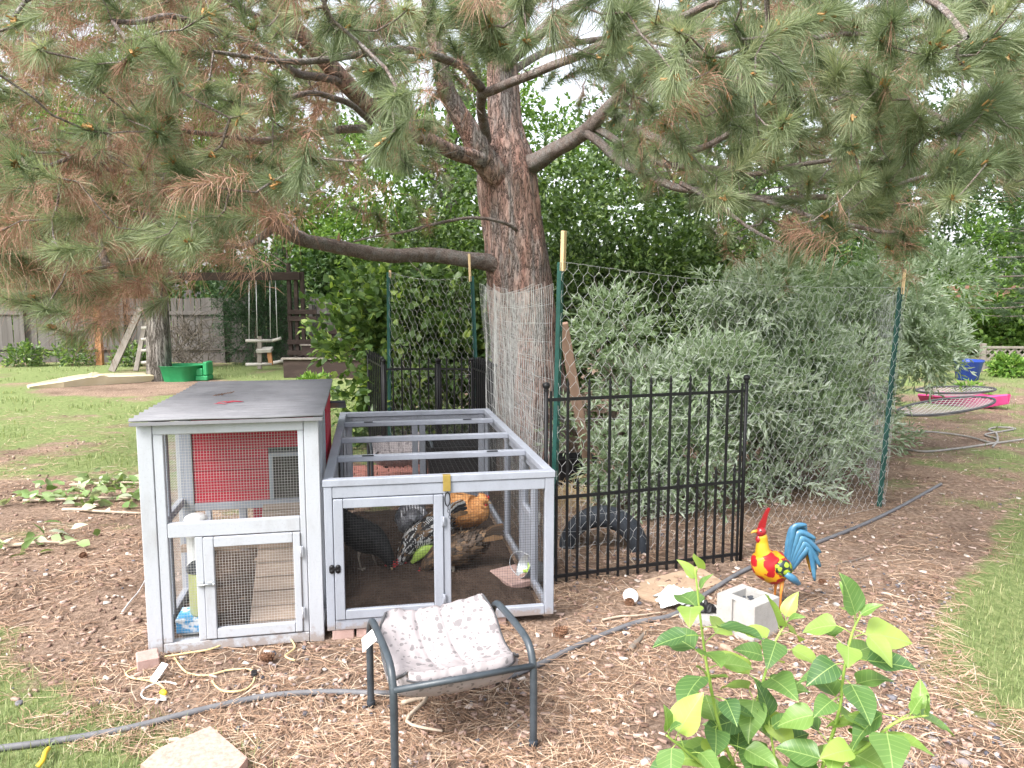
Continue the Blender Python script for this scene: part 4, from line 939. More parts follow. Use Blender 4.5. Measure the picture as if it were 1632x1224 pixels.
welded('welded_wire', Vector((.26, 4.48, 0)), Vector((.26, 4.48, .52)), Vector((1.02, 4.86, 0)), Vector((1.02, 4.86, .5)), .06, .10, .001, 'low square welded wire sheet just behind the iron panel', .0, 1, 4)
# leaning stake, tyre, tubs behind the panel
st = MB().bar(G(948, 800), D(897, 515, 5.3), .07, .03, up=(0, -1, .2), bev=.004).build('wooden_stake', M['stake_wood']); tag(st, 'reddish brown wooden stake leaning behind the left green post', 'stake')
def tyre():
    c = G(962, 872); t = empty('half_tyre', c, math.radians(-14), 'half buried black tyre arch behind the iron fence panel', 'tyre')
    mb = MB(); R = .235; K = 26; prof = [(y * 1.25, r) for y, r in [(-.075, -.055), (-.082, -.01), (-.07, .035), (-.03, .05), (.03, .05), (.07, .035), (.082, -.01), (.075, -.055), (.05, -.05), (.055, .0), (0, .025), (-.055, 0), (-.05, -.05)]]
    for i in range(K + 1):
        a = math.pi * (-.04 + 1.08 * i / K)
        for y, r in prof: mb.v.append(((R + r) * math.cos(a), y, (R + r) * math.sin(a) - .02 + .0 * i))
    n = len(prof)
    for i in range(K):
        for j in range(n): mb.f.append((i * n + j, i * n + (j + 1) % n, (i + 1) * n + (j + 1) % n, (i + 1) * n + j)); mb.sm.append(True)
    mb.build('carcass', M['rubber'], t)
tyre()
def tub(name, c, rz, wx, wy, h, label, mat, rim=.01):
    t = empty(name, c, rz, label, 'tub')
    mb = MB(); b = .82
    o = [(-wx * b, -wy * b, 0), (wx * b, -wy * b, 0), (wx * b, wy * b, 0), (-wx * b, wy * b, 0), (-wx, -wy, h), (wx, -wy, h), (wx, wy, h), (-wx, wy, h)]
    i_ = [(x * .95, y * .95, z if z > 0 else .01) for x, y, z in o]
    mb.add(o + i_, [(3, 2, 1, 0), (0, 1, 5, 4), (1, 2, 6, 5), (2, 3, 7, 6), (3, 0, 4, 7), (8, 9, 10, 11), (12, 13, 9, 8), (13, 14, 10, 9), (14, 15, 11, 10), (15, 12, 8, 11), (4, 5, 13, 12), (5, 6, 14, 13), (6, 7, 15, 14), (7, 4, 12, 15)])
    mb.build('shell', mat, t)
    MB().bar((-wx - rim, -wy, h), (wx + rim, -wy, h), rim * 1.6, rim * 1.8).bar((-wx - rim, wy, h), (wx + rim, wy, h), rim * 1.6, rim * 1.8).bar((-wx, -wy, h), (-wx, wy, h), rim * 1.5, rim * 1.7).bar((wx, -wy, h), (wx, wy, h), rim * 1.5, rim * 1.7).build('rim', mat, t)
    return t
tub('black_tub', G(915, 776), .15, .16, .12, .26, 'black plastic tub behind the left green post', M['black_plastic'])
tub('black_bin', G(722, 775), RUN_R, .23, .16, .36, 'black plastic bin standing behind the run, right of the distant footstool', M['black_plastic'])
# straw clump
def straw():
    n = 420; c = D(905, 788, 4.9); c.z = .30
    P = np.array([c]) + RG.normal(0, 1, (n, 3)) * np.array([.07, .05, .045]); az = RG.random(n) * 6.28
    d = np.stack([np.cos(az), np.sin(az), RG.normal(-.2, .6, n)], 1); d /= np.linalg.norm(d, axis=1)[:, None]; L = RG.uniform(.05, .13, n)[:, None]
    o = segs_mesh('straw_tuft', P - d * L / 2, P + d * L / 2, .0012, M['straw']); tag(o, 'pale straw tuft caught on the wire beside the corner of the run', 'straw', kind='stuff')
straw()

# ================================================================== FOOTSTOOL
def footstool(loc, rz, label, pale_tag=True):
    """0.50 x 0.52 m tube frame with two bent side hoops, cushion slung between"""
    t = empty('footstool', loc, rz, label, 'footstool'); m = M['gunmetal']; W, Dp, H = .50, .47, .345; r = .0135
    for x, nm in ((0, 'a'), (W, 'b')):
        pts = [(x, 0, 0), (x, .0, H - .10), (x, .012, H - .03), (x, .05, H + .015), (x, .13, H + .032), (x, Dp - .14, H + .036), (x, Dp - .06, H + .024), (x, Dp - .012, H - .03), (x, Dp, H - .10), (x, Dp, 0)]
        hp = MB().tube(smooth_path(pts, 6), r, 12).build('side_hoop', m, t)
        for y in (0, Dp): MB().lathe([(0, -.002), (.016, -.002), (.017, .02), (.0145, .024)], 12, Matrix.Translation((x, y, 0))).build('rubber_foot', M['rubber'], hp)
    MB().tube([(0, .0, H - .045), (W, .0, H - .045)], .0115, 12).build('crossbar', m, t)
    MB().tube([(0, Dp, H - .045), (W, Dp, H - .045)], .0115, 12).build('crossbar', m, t)
    # cushion: three quilted bays, sagging between the bars, corners lifted
    nu, nv = 60, 36; top = []; bot = []
    for j in range(nv + 1):
        for i in range(nu + 1):
            u, v = i / nu, j / nv
            x = .018 + (W - .036) * u; y = .015 + (Dp - .03) * v
            cu_, cv_ = 2 * u - 1, 2 * v - 1; x = W / 2 + (x - W / 2) * math.sqrt(1 - .30 * cv_ ** 6); y = Dp / 2 + (y - Dp / 2) * math.sqrt(1 - .30 * cu_ ** 6)
            sag = -.125 * math.sin(v * math.pi) ** .75 * (.8 + .2 * math.sin(u * math.pi))
            z = H - .028 + sag + .034 * v + .030 * v * abs(cu_) ** 2 + .014 * u * v
            q = .0
            for s in (.36, .60): q += math.exp(-((u - s - .03 * math.sin(v * 5)) / .018) ** 2)
            wr = .010 * mnoise.noise(Vector((x * 14, y * 9, 1))) + .006 * mnoise.noise(Vector((x * 33, y * 25, 4)))
            e = min(u, 1 - u) * 9; f_ = min(v, 1 - v) * 9; ed = (min(1, e) ** .5) * (min(1, f_) ** .5)
            th = .018 + .030 * ed
            top.append((x, y, z + th - .008 * min(1, q) + wr * .7)); bot.append((x, y, z - th * .9 - .004 + .006 * min(1, q)))
    n1 = nu + 1; N_ = n1 * (nv + 1); k = np.arange(N_).reshape(nv + 1, n1)
    Fq = [np.stack([k[:-1, :-1], k[:-1, 1:], k[1:, 1:], k[1:, :-1]], -1).reshape(-1, 4)]; Fq.append(Fq[0][:, ::-1] + N_)
    for a in (k[0], k[-1][::-1], k[::-1, 0], k[:, -1]): Fq.append(np.stack([a[:-1], a[:-1] + N_, a[1:] + N_, a[1:]], -1))
    cu = np_mesh('cushion', np.array(top + bot), np.concatenate(Fq), M['cushion'], t, smooth=True); tag(cu, 'pale cushion printed with grey blotches')
    top = [Vector(p) for p in top]; bot = [Vector(p) for p in bot]
    for ii in (0, nu): MB().tube([top[j * n1 + ii].lerp(bot[j * n1 + ii], .08) for j in range(nv + 1)], .0055, 6).build('piping', M['piping'], cu)
    MB().tube([top[i].lerp(bot[i], .9) for i in range(nu + 1)], .004, 6).build('piping', M['piping'], cu)
    if pale_tag:
        q = MB(); q.add([(-.0, .30, H + .0), (-.0, .38, H + .01), (-.045, .37, H - .02), (-.055, .29, H - .035)], [(0, 1, 2, 3)]); to = q.build('cloth_tag', M['paper'], cu); solidify(to, .001)
    return t
FL_, FR_ = G(630, 1098, .32), G(846, 1060, .32)
ang = math.atan2(FR_.y - FL_.y, FR_.x - FL_.x)
fr = G(850, 1188); 
footstool((fr.x - .50 * math.cos(ang), fr.y - .50 * math.sin(ang), 0), ang, 'dark metal footstool with a blotched pale cushion in front of the run')
footstool((D(592, 700, 6.15).x, 6.15, 0), math.radians(14), 'distant metal footstool with pale cushion seen through the run', False)

# ================================================================== BLOCK, ROOSTER, SMALL THINGS
def cinder():
    c0 = G(1201, 1028); cl = G(1143, 1001); cr = G(1246, 1007)
    ang = math.atan2(cr.y - c0.y, cr.x - c0.x); S = .195; h = .185
    t = empty('concrete_block', c0, ang, 'pale grey hollow concrete block behind the leafy sapling', 'concrete block')
    mb = MB(); b = .004
    ox0, ox1, oy0, oy1 = 0, S, 0, S * 1.08; ix0, ix1, iy0, iy1 = .045, S - .035, .055, S * 1.08 - .05
    outer = [(ox0, oy0), (ox1, oy0), (ox1, oy1), (ox0, oy1)]; inner = [(ix0, iy0), (ix1, iy0), (ix1, iy1), (ix0, iy1)]
    ch = [(ox0 + b, oy0 + b), (ox1 - b, oy0 + b), (ox1 - b, oy1 - b), (ox0 + b, oy1 - b)]
    # groove on the left face (x = 0)
    V = [(x, y, 0) for x, y in outer] + [(x, y, h - b) for x, y in outer] + [(x, y, h) for x, y in ch] + [(x, y, h) for x, y in inner] + [(x * .96 + .004, y * .96 + .004, .02) for x, y in inner]
    Fc = []
    for i in range(4):
        j = (i + 1) % 4
        if i != 3: Fc.append((i, j, 4 + j, 4 + i))
        Fc += [(4 + i, 4 + j, 8 + j, 8 + i), (8 + i, 8 + j, 12 + j, 12 + i), (12 + j, 12 + i, 16 + i, 16 + j)]
    Fc.append((16, 17, 18, 19))
    mb.add(V, Fc)
    g0, g1, gd = .105, .125, .012
    yy = [0, g0, g1, oy1]
    mb.add([(0, 0, 0), (0, g0, 0), (gd, g0, 0), (gd, g1, 0), (0, g1, 0), (0, oy1, 0), (0, 0, h - b), (0, g0, h - b), (gd, g0, h - b), (gd, g1, h - b), (0, g1, h - b), (0, oy1, h - b)], [(i + 1, i, i + 6, i + 7) for i in range(5)])
    mb.build('block', M['concrete'], t)
    q = MB(); rr = random.Random(3)
    for i in range(7): q.bar((.07 + .07 * rr.random(), .08 + .07 * rr.random(), h - .035), (.07 + .07 * rr.random(), .08 + .07 * rr.random(), h - .02), .014, .006)
    q.build('leaf_debris', M['dark_lid'], t)
cinder()
def rooster():
    base = G(1236, 985); Y = base.y + .06; base.y = Y
    t = empty('metal_rooster', base, math.radians(6), 'painted metal garden rooster with yellow and red body and blue tail behind the concrete block', 'garden ornament')
    # painted coats
    def patch(name, c1, c2, sc, th):
        m = bpy.data.materials.new(name); m.use_nodes = True; nt = m.node_tree; N = nt.nodes; b = N['Principled BSDF']; b.inputs['Roughness'].default_value = .42; b.inputs['Specular IOR Level'].default_value = .4
        tc = N.new('ShaderNodeTexCoord'); v = N.new('ShaderNodeTexVoronoi'); v.inputs['Scale'].default_value = sc; nt.links.new(tc.outputs['Object'], v.inputs['Vector'])
        ds = N.new('ShaderNodeTexNoise'); ds.inputs['Scale'].default_value = 40; nt.links.new(tc.outputs['Object'], ds.inputs['Vector'])
        ad = N.new('ShaderNodeMath'); ad.operation = 'MULTIPLY_ADD'; ad.inputs[1].default_value = .35; nt.links.new(ds.outputs['Fac'], ad.inputs[0]); nt.links.new(v.outputs['Distance'], ad.inputs[2])
        r = _ramp(nt, [(0, *c1), (th, *c1), (th + .05, *c2), (1, *c2)]); nt.links.new(ad.outputs[0], r.inputs[0]); nt.links.new(r.outputs[0], b.inputs['Base Color']); return m
    body_m = patch('rooster_body', (.30, .008, .012), (.50, .25, .012), 21, .68)
    yel = pm('rooster_yellow', [(.46, .22, .01), (.56, .34, .02)], 9, .3, spec=.6); red = pm('rooster_red', [(.19, .005, .012), (.28, .010, .016)], 9, .28, spec=.6)
    blu = pm('rooster_blue', [(0, .012, .055, .11), (.5, .04, .14, .24), (1, .10, .25, .36)], 14, .35, spec=.6); och = pm('rooster_ochre', [(.40, .20, .03), (.55, .32, .06)], 9, .35)
    wing_m = patch('rooster_wing', (.26, .34, .03), (.02, .03, .03), 30, .6)
    # body, facing -x
    keys = [((.085, 0, .215), .02, .03), ((.06, 0, .225), .05, .06), ((.015, 0, .235), .072, .085), ((-.04, 0, .265), .068, .08), ((-.065, 0, .315), .045, .05)]
    V, Fc = loft_body(interp_rings(keys), 24); b = MB(); b.add(V, Fc, True); b.build('body', body_m, t)
    keys = [((-.050, 0, .295), .046, .046), ((-.060, 0, .335), .034, .036), ((-.062, 0, .375), .026, .028), ((-.064, 0, .405), .024, .024), ((-.068, 0, .425), .014, .014)]
    V, Fc = loft_body(interp_rings(keys), 18); b = MB(); b.add(V, Fc, True); nk = b.build('neck', yel, t)
    # head: red face, comb, wattle, beak
    MB().lathe([(0, -.026), (.020, -.018), (.027, 0), (.020, .018), (0, .026)], 16, Matrix.Translation((-.072, 0, .428))).build('head', red, t)
    cm = MB(); 
    pr = [(-.088, .445), (-.082, .47), (-.066, .50), (-.050, .535), (-.038, .550), (-.030, .548), (-.040, .52), (-.046, .495), (-.050, .47), (-.052, .45)]
    cm.add([(x, -.006, z) for x, z in pr] + [(x, .006, z) for x, z in pr], [tuple(range(10)), tuple(range(19, 9, -1))] + [(i, 10 + i, 10 + (i + 1) % 10, (i + 1) % 10) for i in range(10)]); cm.build('comb', red, t)
    MB().lathe([(0, -.028), (.014, -.018), (.017, -.004), (.010, .012), (0, .02)], 12, Matrix.Translation((-.082, 0, .395))).build('wattle', red, t)
    MB().tube([(-.092, 0, .432), (-.112, 0, .430), (-.126, 0, .422)], [.010, .007, .001], 8).build('beak', och, t)
    for s in (-1, 1): MB().lathe([(0, -.005), (.005, 0), (0, .005)], 8, Matrix.Translation((-.082, s * .022, .437))).build('eye', EYE, t)
    # wings: plate with drooping blue tip
    for s in (-1, 1):
        pr = [(-.025, .275), (.0, .300), (.035, .300), (.062, .275), (.068, .245), (.060, .225), (.03, .215), (.0, .225), (-.02, .245)]
        q = MB(); cx, cz = .022, .258
        ve = []
        for k, f_ in ((1, 0), (.6, .012), (0.02, .018)):
            ve += [(cx + (x - cx) * k, s * (.068 + f_), cz + (z - cz) * k) for x, z in pr]
        q.add(ve, [(r_ * 9 + i, r_ * 9 + (i + 1) % 9, r_ * 9 + 9 + (i + 1) % 9, r_ * 9 + 9 + i) for r_ in range(2) for i in range(9)], True)
        wg = q.build('wing', wing_m, t); solidify(wg, .003)
        MB().tube([(.03, s * .076, .235), (.07, s * .070, .205), (.105, s * .058, .175), (.125, s * .05, .168)], [.016, .020, .014, .002], 8).build('wing_tip', blu, wg)
    # tail: arched sickle feathers
    for i in range(13):
        a = i / 12; st = Vector((.070 + .02 * a, .016 * (i % 3 - 1), .265 - .035 * a))
        e0 = Vector((.080 + .085 * a ** .8, 0, .455 - .12 * a)); e1 = Vector((.125 + .10 * math.sin(a * 2.2 + .15), 0, .465 - .29 * a))
        pts = smooth_path([st, st.lerp(e0, .55) + Vector((.004, .02 * (i % 3 - 1), .02)), e0 + Vector((.012, .026 * (i % 3 - 1), 0)), e1 + Vector((.01, .03 * (i % 3 - 1), 0))], 5)
        q = MB(); K = len(pts)
        for k, p in enumerate(pts):
            tt = (pts[min(k + 1, K - 1)] - pts[max(k - 1, 0)]).normalized(); n = tt.cross(Vector((0, 1, 0))).normalized(); wv = .019 * (1.0 - (k / (K - 1)) ** 5 * .7) * (.5 + .5 * min(1, k / 4))
            q.v += [tuple(p + n * wv), tuple(p + Vector((0, -.006, 0))), tuple(p - n * wv)]
        for k in range(K - 1):
            for c in (0, 1): q.f.append((k * 3 + c, k * 3 + c + 1, k * 3 + c + 4, k * 3 + c + 3)); q.sm.append(True)
        fo = q.build('tail_feather', och if i == 11 else blu, t); solidify(fo, .003)
    for s in (-1, 1):
        q = MB().tube([(.035, s * .03, .19), (.03, s * .032, .11), (.028, s * .034, .005)], [.012, .006, .006], 8)
        for a in (2.5, 3.14, 3.8, 0): q.tube([(.028, s * .034, .006), (.028 + .05 * math.cos(a), s * .034 + .05 * math.sin(a), .004)], [.006, .003], 6)
        q.build('leg', pm('rooster_leg', [(.5, .16, .03), (.62, .25, .05)], 9, .4), t)
rooster()
# board, bag, disc, cones
def slab(name, pts, z0, th, mat, label, cat):
    mb = MB(); n = len(pts); P = [Vector((p.x, p.y, z0)) for p in pts]
    mb.add(P + [p + Vector((0, 0, th)) for p in P], [tuple(range(n))[::-1], tuple(range(n, 2 * n))] + [(i, (i + 1) % n, n + (i + 1) % n, n + i) for i in range(n)])
    c = sum(P, Vector()) / n; mb.v = [tuple(Vector(v) - c) for v in mb.v]
    return tag(mb.build(name, mat, None, c), label, cat)
slab('plywood_board', [G(1012, 952), G(1022, 930), G(1112, 906), G(1154, 932), G(1048, 963)], .004, .012, M['ply'], 'weathered plywood board lying flat in front of the iron panel', 'board')
slab('paver', [G(395, 1228), G(336, 1176), G(255, 1212), G(225, 1240), G(360, 1275)], .002, .045, M['pink_paver'], 'pink speckled paver at the bottom left edge of the yard', 'paver')
slab('grey_flagstone', [G(1082, 985), G(1100, 968), G(1150, 975), G(1158, 1000), G(1100, 998)], .003, .03, M['concrete'], 'dark grey flat stone beside the concrete block', 'stone')
def crumple(c, sx, sy, h, mat, name, label, cat, seed):
    V = []; n = 26
    for j in range(n + 1):
        for i in range(n + 1):
            u, v = i / n * 2 - 1, j / n * 2 - 1; r2 = max(0, 1 - (u * u + v * v) * .55)
            f_ = mnoise.noise(Vector((u * 2.3 + seed, v * 2.3, 1))) + .6 * abs(mnoise.noise(Vector((u * 5 + seed, v * 5, 3)))) + .35 * abs(mnoise.noise(Vector((u * 11, v * 11, seed))))
            V.append((u * sx * (1 + .25 * mnoise.noise(Vector((v * 2, seed, u)))), v * sy * (1 + .25 * mnoise.noise(Vector((u * 2, seed, v)))), max(.004, h * (r2 * .45 + f_ * .75 * r2 + .05))))
    k = np.arange((n + 1) ** 2).reshape(n + 1, n + 1); Fq = np.stack([k[:-1, :-1], k[:-1, 1:], k[1:, 1:], k[1:, :-1]], -1).reshape(-1, 4)
    o = np_mesh(name, np.array(V), Fq, mat); o.location = c; solidify(o, .0015); return tag(o, label, cat)
crumple(G(1083, 960, .014), .115, .085, .085, M['bag_white'], 'crumpled_bag', 'crumpled white plastic bag on the plywood board', 'bag', 2.2)
crumple(G(1122, 985, .0) + Vector((0, .02, .032)), .06, .05, .05, M['black_plastic'], 'black_liner', 'black plastic scrap between the white bag and the concrete block', 'plastic scrap', 5.1)
c = G(1005, 950, .03); dk = MB().lathe([(0, -.006), (.036, -.006), (.041, -.002), (.041, .003), (.036, .007), (.012, .006), (.01, .002), (0, .002)], 24).build('white_disc', M['white_plastic'], None, c, (math.radians(50), .1, 0)); tag(dk, 'small round white lid propped on the left corner of the plywood board', 'lid')
def pine_cone(loc, s, label, rot=(0.9, 0.2, 0)):
    t = empty('pine_cone', loc, 0, label, 'pine cone', 'fallen pine cones'); t.rotation_euler = rot
    MB().lathe([(0, -.03 * s), (.014 * s, -.02 * s), (.016 * s, 0), (.008 * s, .03 * s), (0, .036 * s)], 8).build('core', M['cone'], t)
    mb = MB()
    for k in range(58):
        a = k * 2.39996; v = k / 57; z = (-.028 + .062 * v) * s; r0 = .012 * s; r1 = (.034 - .022 * v ** 1.5) * s
        c, sn = math.cos(a), math.sin(a); w_ = .009 * s * (1 - .5 * v)
        mb.add([(r0 * c - w_ * .4 * sn * -1, r0 * sn + w_ * .4 * c * -1, z), (r0 * c - w_ * .4 * sn, r0 * sn + w_ * .4 * c, z), (r1 * c - w_ * sn, r1 * sn + w_ * c, z + .010 * s), (r1 * c + w_ * sn, r1 * sn - w_ * c, z + .010 * s), (r1 * 1.03 * c, r1 * 1.03 * sn, z + .004 * s)], [(0, 1, 2, 3), (3, 2, 4), (0, 3, 4), (1, 4, 2), (0, 4, 1)])
    mb.build('scales', M['cone'], t)
for (px, py, s, lb) in ((427, 1049, .9, 'brown pine cone lying in front of the white coop door'), (1004, 960, .8, 'brown pine cone below the small white lid'), (893, 1008, 1.0, 'brown pine cone on the mulch right of the run corner'), (133, 735 + 150, .7, 'brown pine cone on the mulch at the far left of the coop'), (1310, 928, .7, 'brown pine cone on the mulch right of the metal rooster')):
    pine_cone(G(px, py, .02), s, lb, (.9, .3, px * .1))
# edging tube and hoses
def hose(name, pix, r, mat, label, cat='hose', z=.012, n=8):
    pts = [G(px, py, z) + Vector((0, 0, gz(G(px, py, z).x, G(px, py, z).y))) for px, py in pix]
    o = MB().tube(smooth_path(pts, n), r, 10).build(name, mat); return tag(o, label, cat)
hose('irrigation_pipe', [(-220, 1222), (-60, 1200), (80, 1182), (200, 1162), (320, 1132), (420, 1110), (520, 1101), (640, 1103), (760, 1090), (850, 1062), (930, 1025), (1010, 995), (1075, 980), (1130, 945), (1195, 907), (1290, 872), (1370, 838), (1432, 808), (1478, 782), (1500, 770)], .0125, M['hose_black'], 'long dark irrigation pipe snaking from the lower left past the footstool to the right', 'pipe')
hose('garden_hose', [(1425, 690), (1480, 688), (1540, 695), (1585, 706), (1588, 690), (1576, 684), (1590, 680), (1618, 682), (1600, 686), (1570, 692), (1590, 700), (1582, 712)], .011, M['hose_grey'], 'grey garden hose looped on the path beside the pink sled')
hose('garden_hose', [(1425, 712), (1470, 720), (1520, 716), (1560, 710), (1632, 700)], .011, M['hose_grey'], 'second grey hose lying straight across the right path')
hose('extension_cable', [(262, 1046), (300, 1040), (340, 1033), (380, 1015), (415, 1002), (450, 1008), (470, 1030), (455, 1045), (470, 1052)], .0042, M['tan_cable'], 'tan cable looping in front of the white coop door', 'cable', .02)
hose('extension_cable', [(275, 1042), (285, 1058), (300, 1072), (330, 1076), (365, 1068), (400, 1068), (405, 1085), (390, 1100), (360, 1103), (345, 1095), (338, 1085)], .0042, M['tan_cable'], 'tan cable with a black plug lying before the coop', 'cable', .01)
hose('white_cable', [(282, 1090), (262, 1086), (240, 1092), (226, 1104), (232, 1114), (265, 1116)], .0035, M['white_plastic'], 'short white cable curled at the left foot of the coop', 'cable', .01)
hose('tan_cord', [(255, 1052), (225, 1062), (202, 1072), (208, 1080), (238, 1085), (256, 1092), (262, 1100)], .004, M['tan_cable'], 'tan cord with a yellow plug at the left foot of the coop', 'cord', .012)
pl = MB().lathe([(0, 0), (.012, .002), (.014, .015), (.011, .03), (.005, .036), (0, .036)], 10).build('yellow_plug', M['yellow_plug'], None, G(258, 1103, .012), (1.4, 0, .8)); tag(pl, 'yellow cable plug lying left of the coop', 'plug')
pl = MB().box(-.012, .012, -.02, .02, 0, .022, .003).tube([(0, -.02, .012), (0, -.03, .012)], .006, 8).build('black_plug', M['black_plastic'], None, G(405, 1078, .004), (0, 0, .3)); tag(pl, 'small black plug on the tan cable before the coop', 'plug')
pa = MB().box(-.02, .02, -.001, .001, 0, .085, 0).build('paper_tag', M['paper'], None, G(242, 1087, .01), (-.9, 0, -.5)); tag(pa, 'white paper tag lying at the left foot of the coop', 'tag')
b = MB().box(-.045, .045, -.05, .05, 0, .05, .005).build('clear_brick', M['brick'], None, G(236, 1060, .0), (0, 0, .5)); tag(b, 'pale glassy block under the left front corner of the coop', 'block')
q = MB().tube(smooth_path([G(60, 1222, .02), G(68, 1212, .03), (G(72, 1200, .035)), G(78, 1192, .02)], 5), [.008] * 15 + [.005], 8).build('yellow_strap', M['yellow_plug']); tag(q, 'yellow strap end lying in the grass at the bottom left', 'strap')
# sticks
def stick(a, b, r, label, mat='twig', z=.012, bend=.03):
    a = G(*a, z); b = G(*b, z); m_ = a.lerp(b, .5) + Vector((bend * (b - a).y, -bend * (b - a).x, .006)) ; k = a.lerp(b, .25) + Vector((bend * .2, bend * .3, .004))
    o = MB().tube(smooth_path([a, k, m_, b], 4), [r * (1.05 - .045 * i) for i in range(13)], 8).build('stick', M[mat]); return tag(o, label, 'stick', 'fallen sticks')
stick((1005, 1035), (1028, 1008), .015, 'thick grey stick lying below the white disc and pipe'); stick((960, 988), (1062, 975), .006, 'thin pale stick beside the irrigation pipe under the white bag', 'light_stick')
stick((1110, 955 + 20), (1065, 985), .007, 'tan stick leaning against the white bag', 'light_stick'); stick((1150, 1030), (1190, 1060), .016, 'flat reddish bark strip below the concrete block', 'stake_wood', .008)
stick((640, 1120), (705, 1165), .009, 'bent pale stick on the mulch under the footstool', 'light_stick', .012, .25); stick((100, 812), (228, 818), .014, 'long pale stick among the cut leaves left of the coop', 'light_stick'); stick((130, 800), (215, 795), .010, 'short stick behind the cut leaves left of the coop', 'light_stick')
stick((195, 975), (236, 915), .004, 'thin white wire stick leaning at the left side of the coop', 'white_plastic', .02); stick((1400, 945), (1455, 958), .008, 'curved pale stick on the mulch beside the right lawn', 'light_stick'); stick((1320, 905), (1400, 880), .005, 'thin grey twig on the mulch right of the rooster')
stick((270, 1180), (310, 1190), .009, 'short pale stick just above the pink paver', 'light_stick')
# things lying on the coop roof
rt = place(COOP_O, COOP_R, 1.07, .30, .45, 0)
q = MB()
for i in range(6):
    a = RG.random() * .8 - .4; s0 = rt + Vector((RG.normal() * .02, RG.normal() * .02, .006)); q.tube([s0, s0 + Vector((.035 * math.cos(a), .035 * math.sin(a), .006)), s0 + Vector((.07 * math.cos(a), .07 * math.sin(a) + .01, .002))], .0014, 5)
tag(q.build('red_twine', pm('red_twine', [(.45, .03, .06), (.6, .08, .1)], 9, .8)), 'small wad of red twine on the coop roof', 'twine')
q = MB()
for i in range(7):
    s0 = place(COOP_O, COOP_R, 1.073, .19 + i * .012, .72 + i * .02, 0); q.tube([s0, s0 + Vector((.02, .01, .012))], [.003, .0015], 5)
tag(q.build('roof_twig', M['cone']), 'row of tiny brown twigs on the coop roof', 'twig')
# ================================================================== THE BIG PINE
TY = 7.6
def bark_tube(name, pts, rad, n, mat, parent, rough=.06, furrow=9, flare=0.0, seed=0):
    """limb or trunk with real furrows"""
    P = smooth_path(pts, 7); s = np.linspace(0, len(pts) - 1, len(P)); R = np.interp(s, range(len(pts)), rad)
    K = len(P); V = []; a = None; cum = 0.0
    t = (P[1] - P[0]).normalized(); a = t.orthogonal().normalized()
    if abs(t.z) > .8: a = Vector((1, 0, 0))
    for i in range(K):
        tn = (P[min(i + 1, K - 1)] - P[max(i - 1, 0)]).normalized(); a = (a - tn * a.dot(tn)).normalized(); b = tn.cross(a)
        if i: cum += (P[i] - P[i - 1]).length
        for j in range(n):
            th = 2 * math.pi * j / n; c, sn = math.cos(th), math.sin(th)
            q = Vector((c * furrow * .35 + seed, sn * furrow * .35, cum * 1.6)); w_ = abs(mnoise.noise(q)) * 1.6 + abs(mnoise.noise(q * 2.3)) * .8 + .5 * mnoise.noise(Vector((c * 1.2, sn * 1.2, cum * .9 + seed)))
            V.append(P[i] + (a * c + b * sn) * R[i] * (1 + rough * (w_ - .4)))
    k = np.arange(K * n).reshape(K, n); kn = np.roll(k, -1, 1)
    Fq = np.stack([k[:-1], kn[:-1], kn[1:], k[1:]], -1).reshape(-1, 4)
    V = np.array([tuple(v) for v in V])
    tip = len(V); V = np.vstack([V, [tuple(P[-1])]])
    return np_mesh(name, V, Fq, mat, parent, smooth=True)
base = D(852, 600, TY); base.z = 0
pine = empty('pine_tree', base, 0, 'big old pine with a reddish furrowed trunk and low spreading limbs over the run', 'tree')
def rel(p): return Vector(p) - base
PX = lambda l: [(D(a, b, y), r) for a, b, y, r in l]
trunk_k = [(Vector((base.x, TY, -.1)), .40)] + PX([(850, 735, TY, .36), (844, 640, TY, .355), (836, 540, TY, .335), (826, 440, TY, .31), (818, 360, TY, .288), (809, 290, TY, .285), (806, 245, TY, .24), (804, 200, TY, .165), (800, 110, TY, .145), (792, 0, TY, .135), (782, -180, TY, .12), (775, -420, TY, .09), (770, -700, TY + .1, .05)])
bark_tube('trunk', [rel(p) for p, r in trunk_k], [r for p, r in trunk_k], 56, M['pine_bark'], pine, .085, 9)
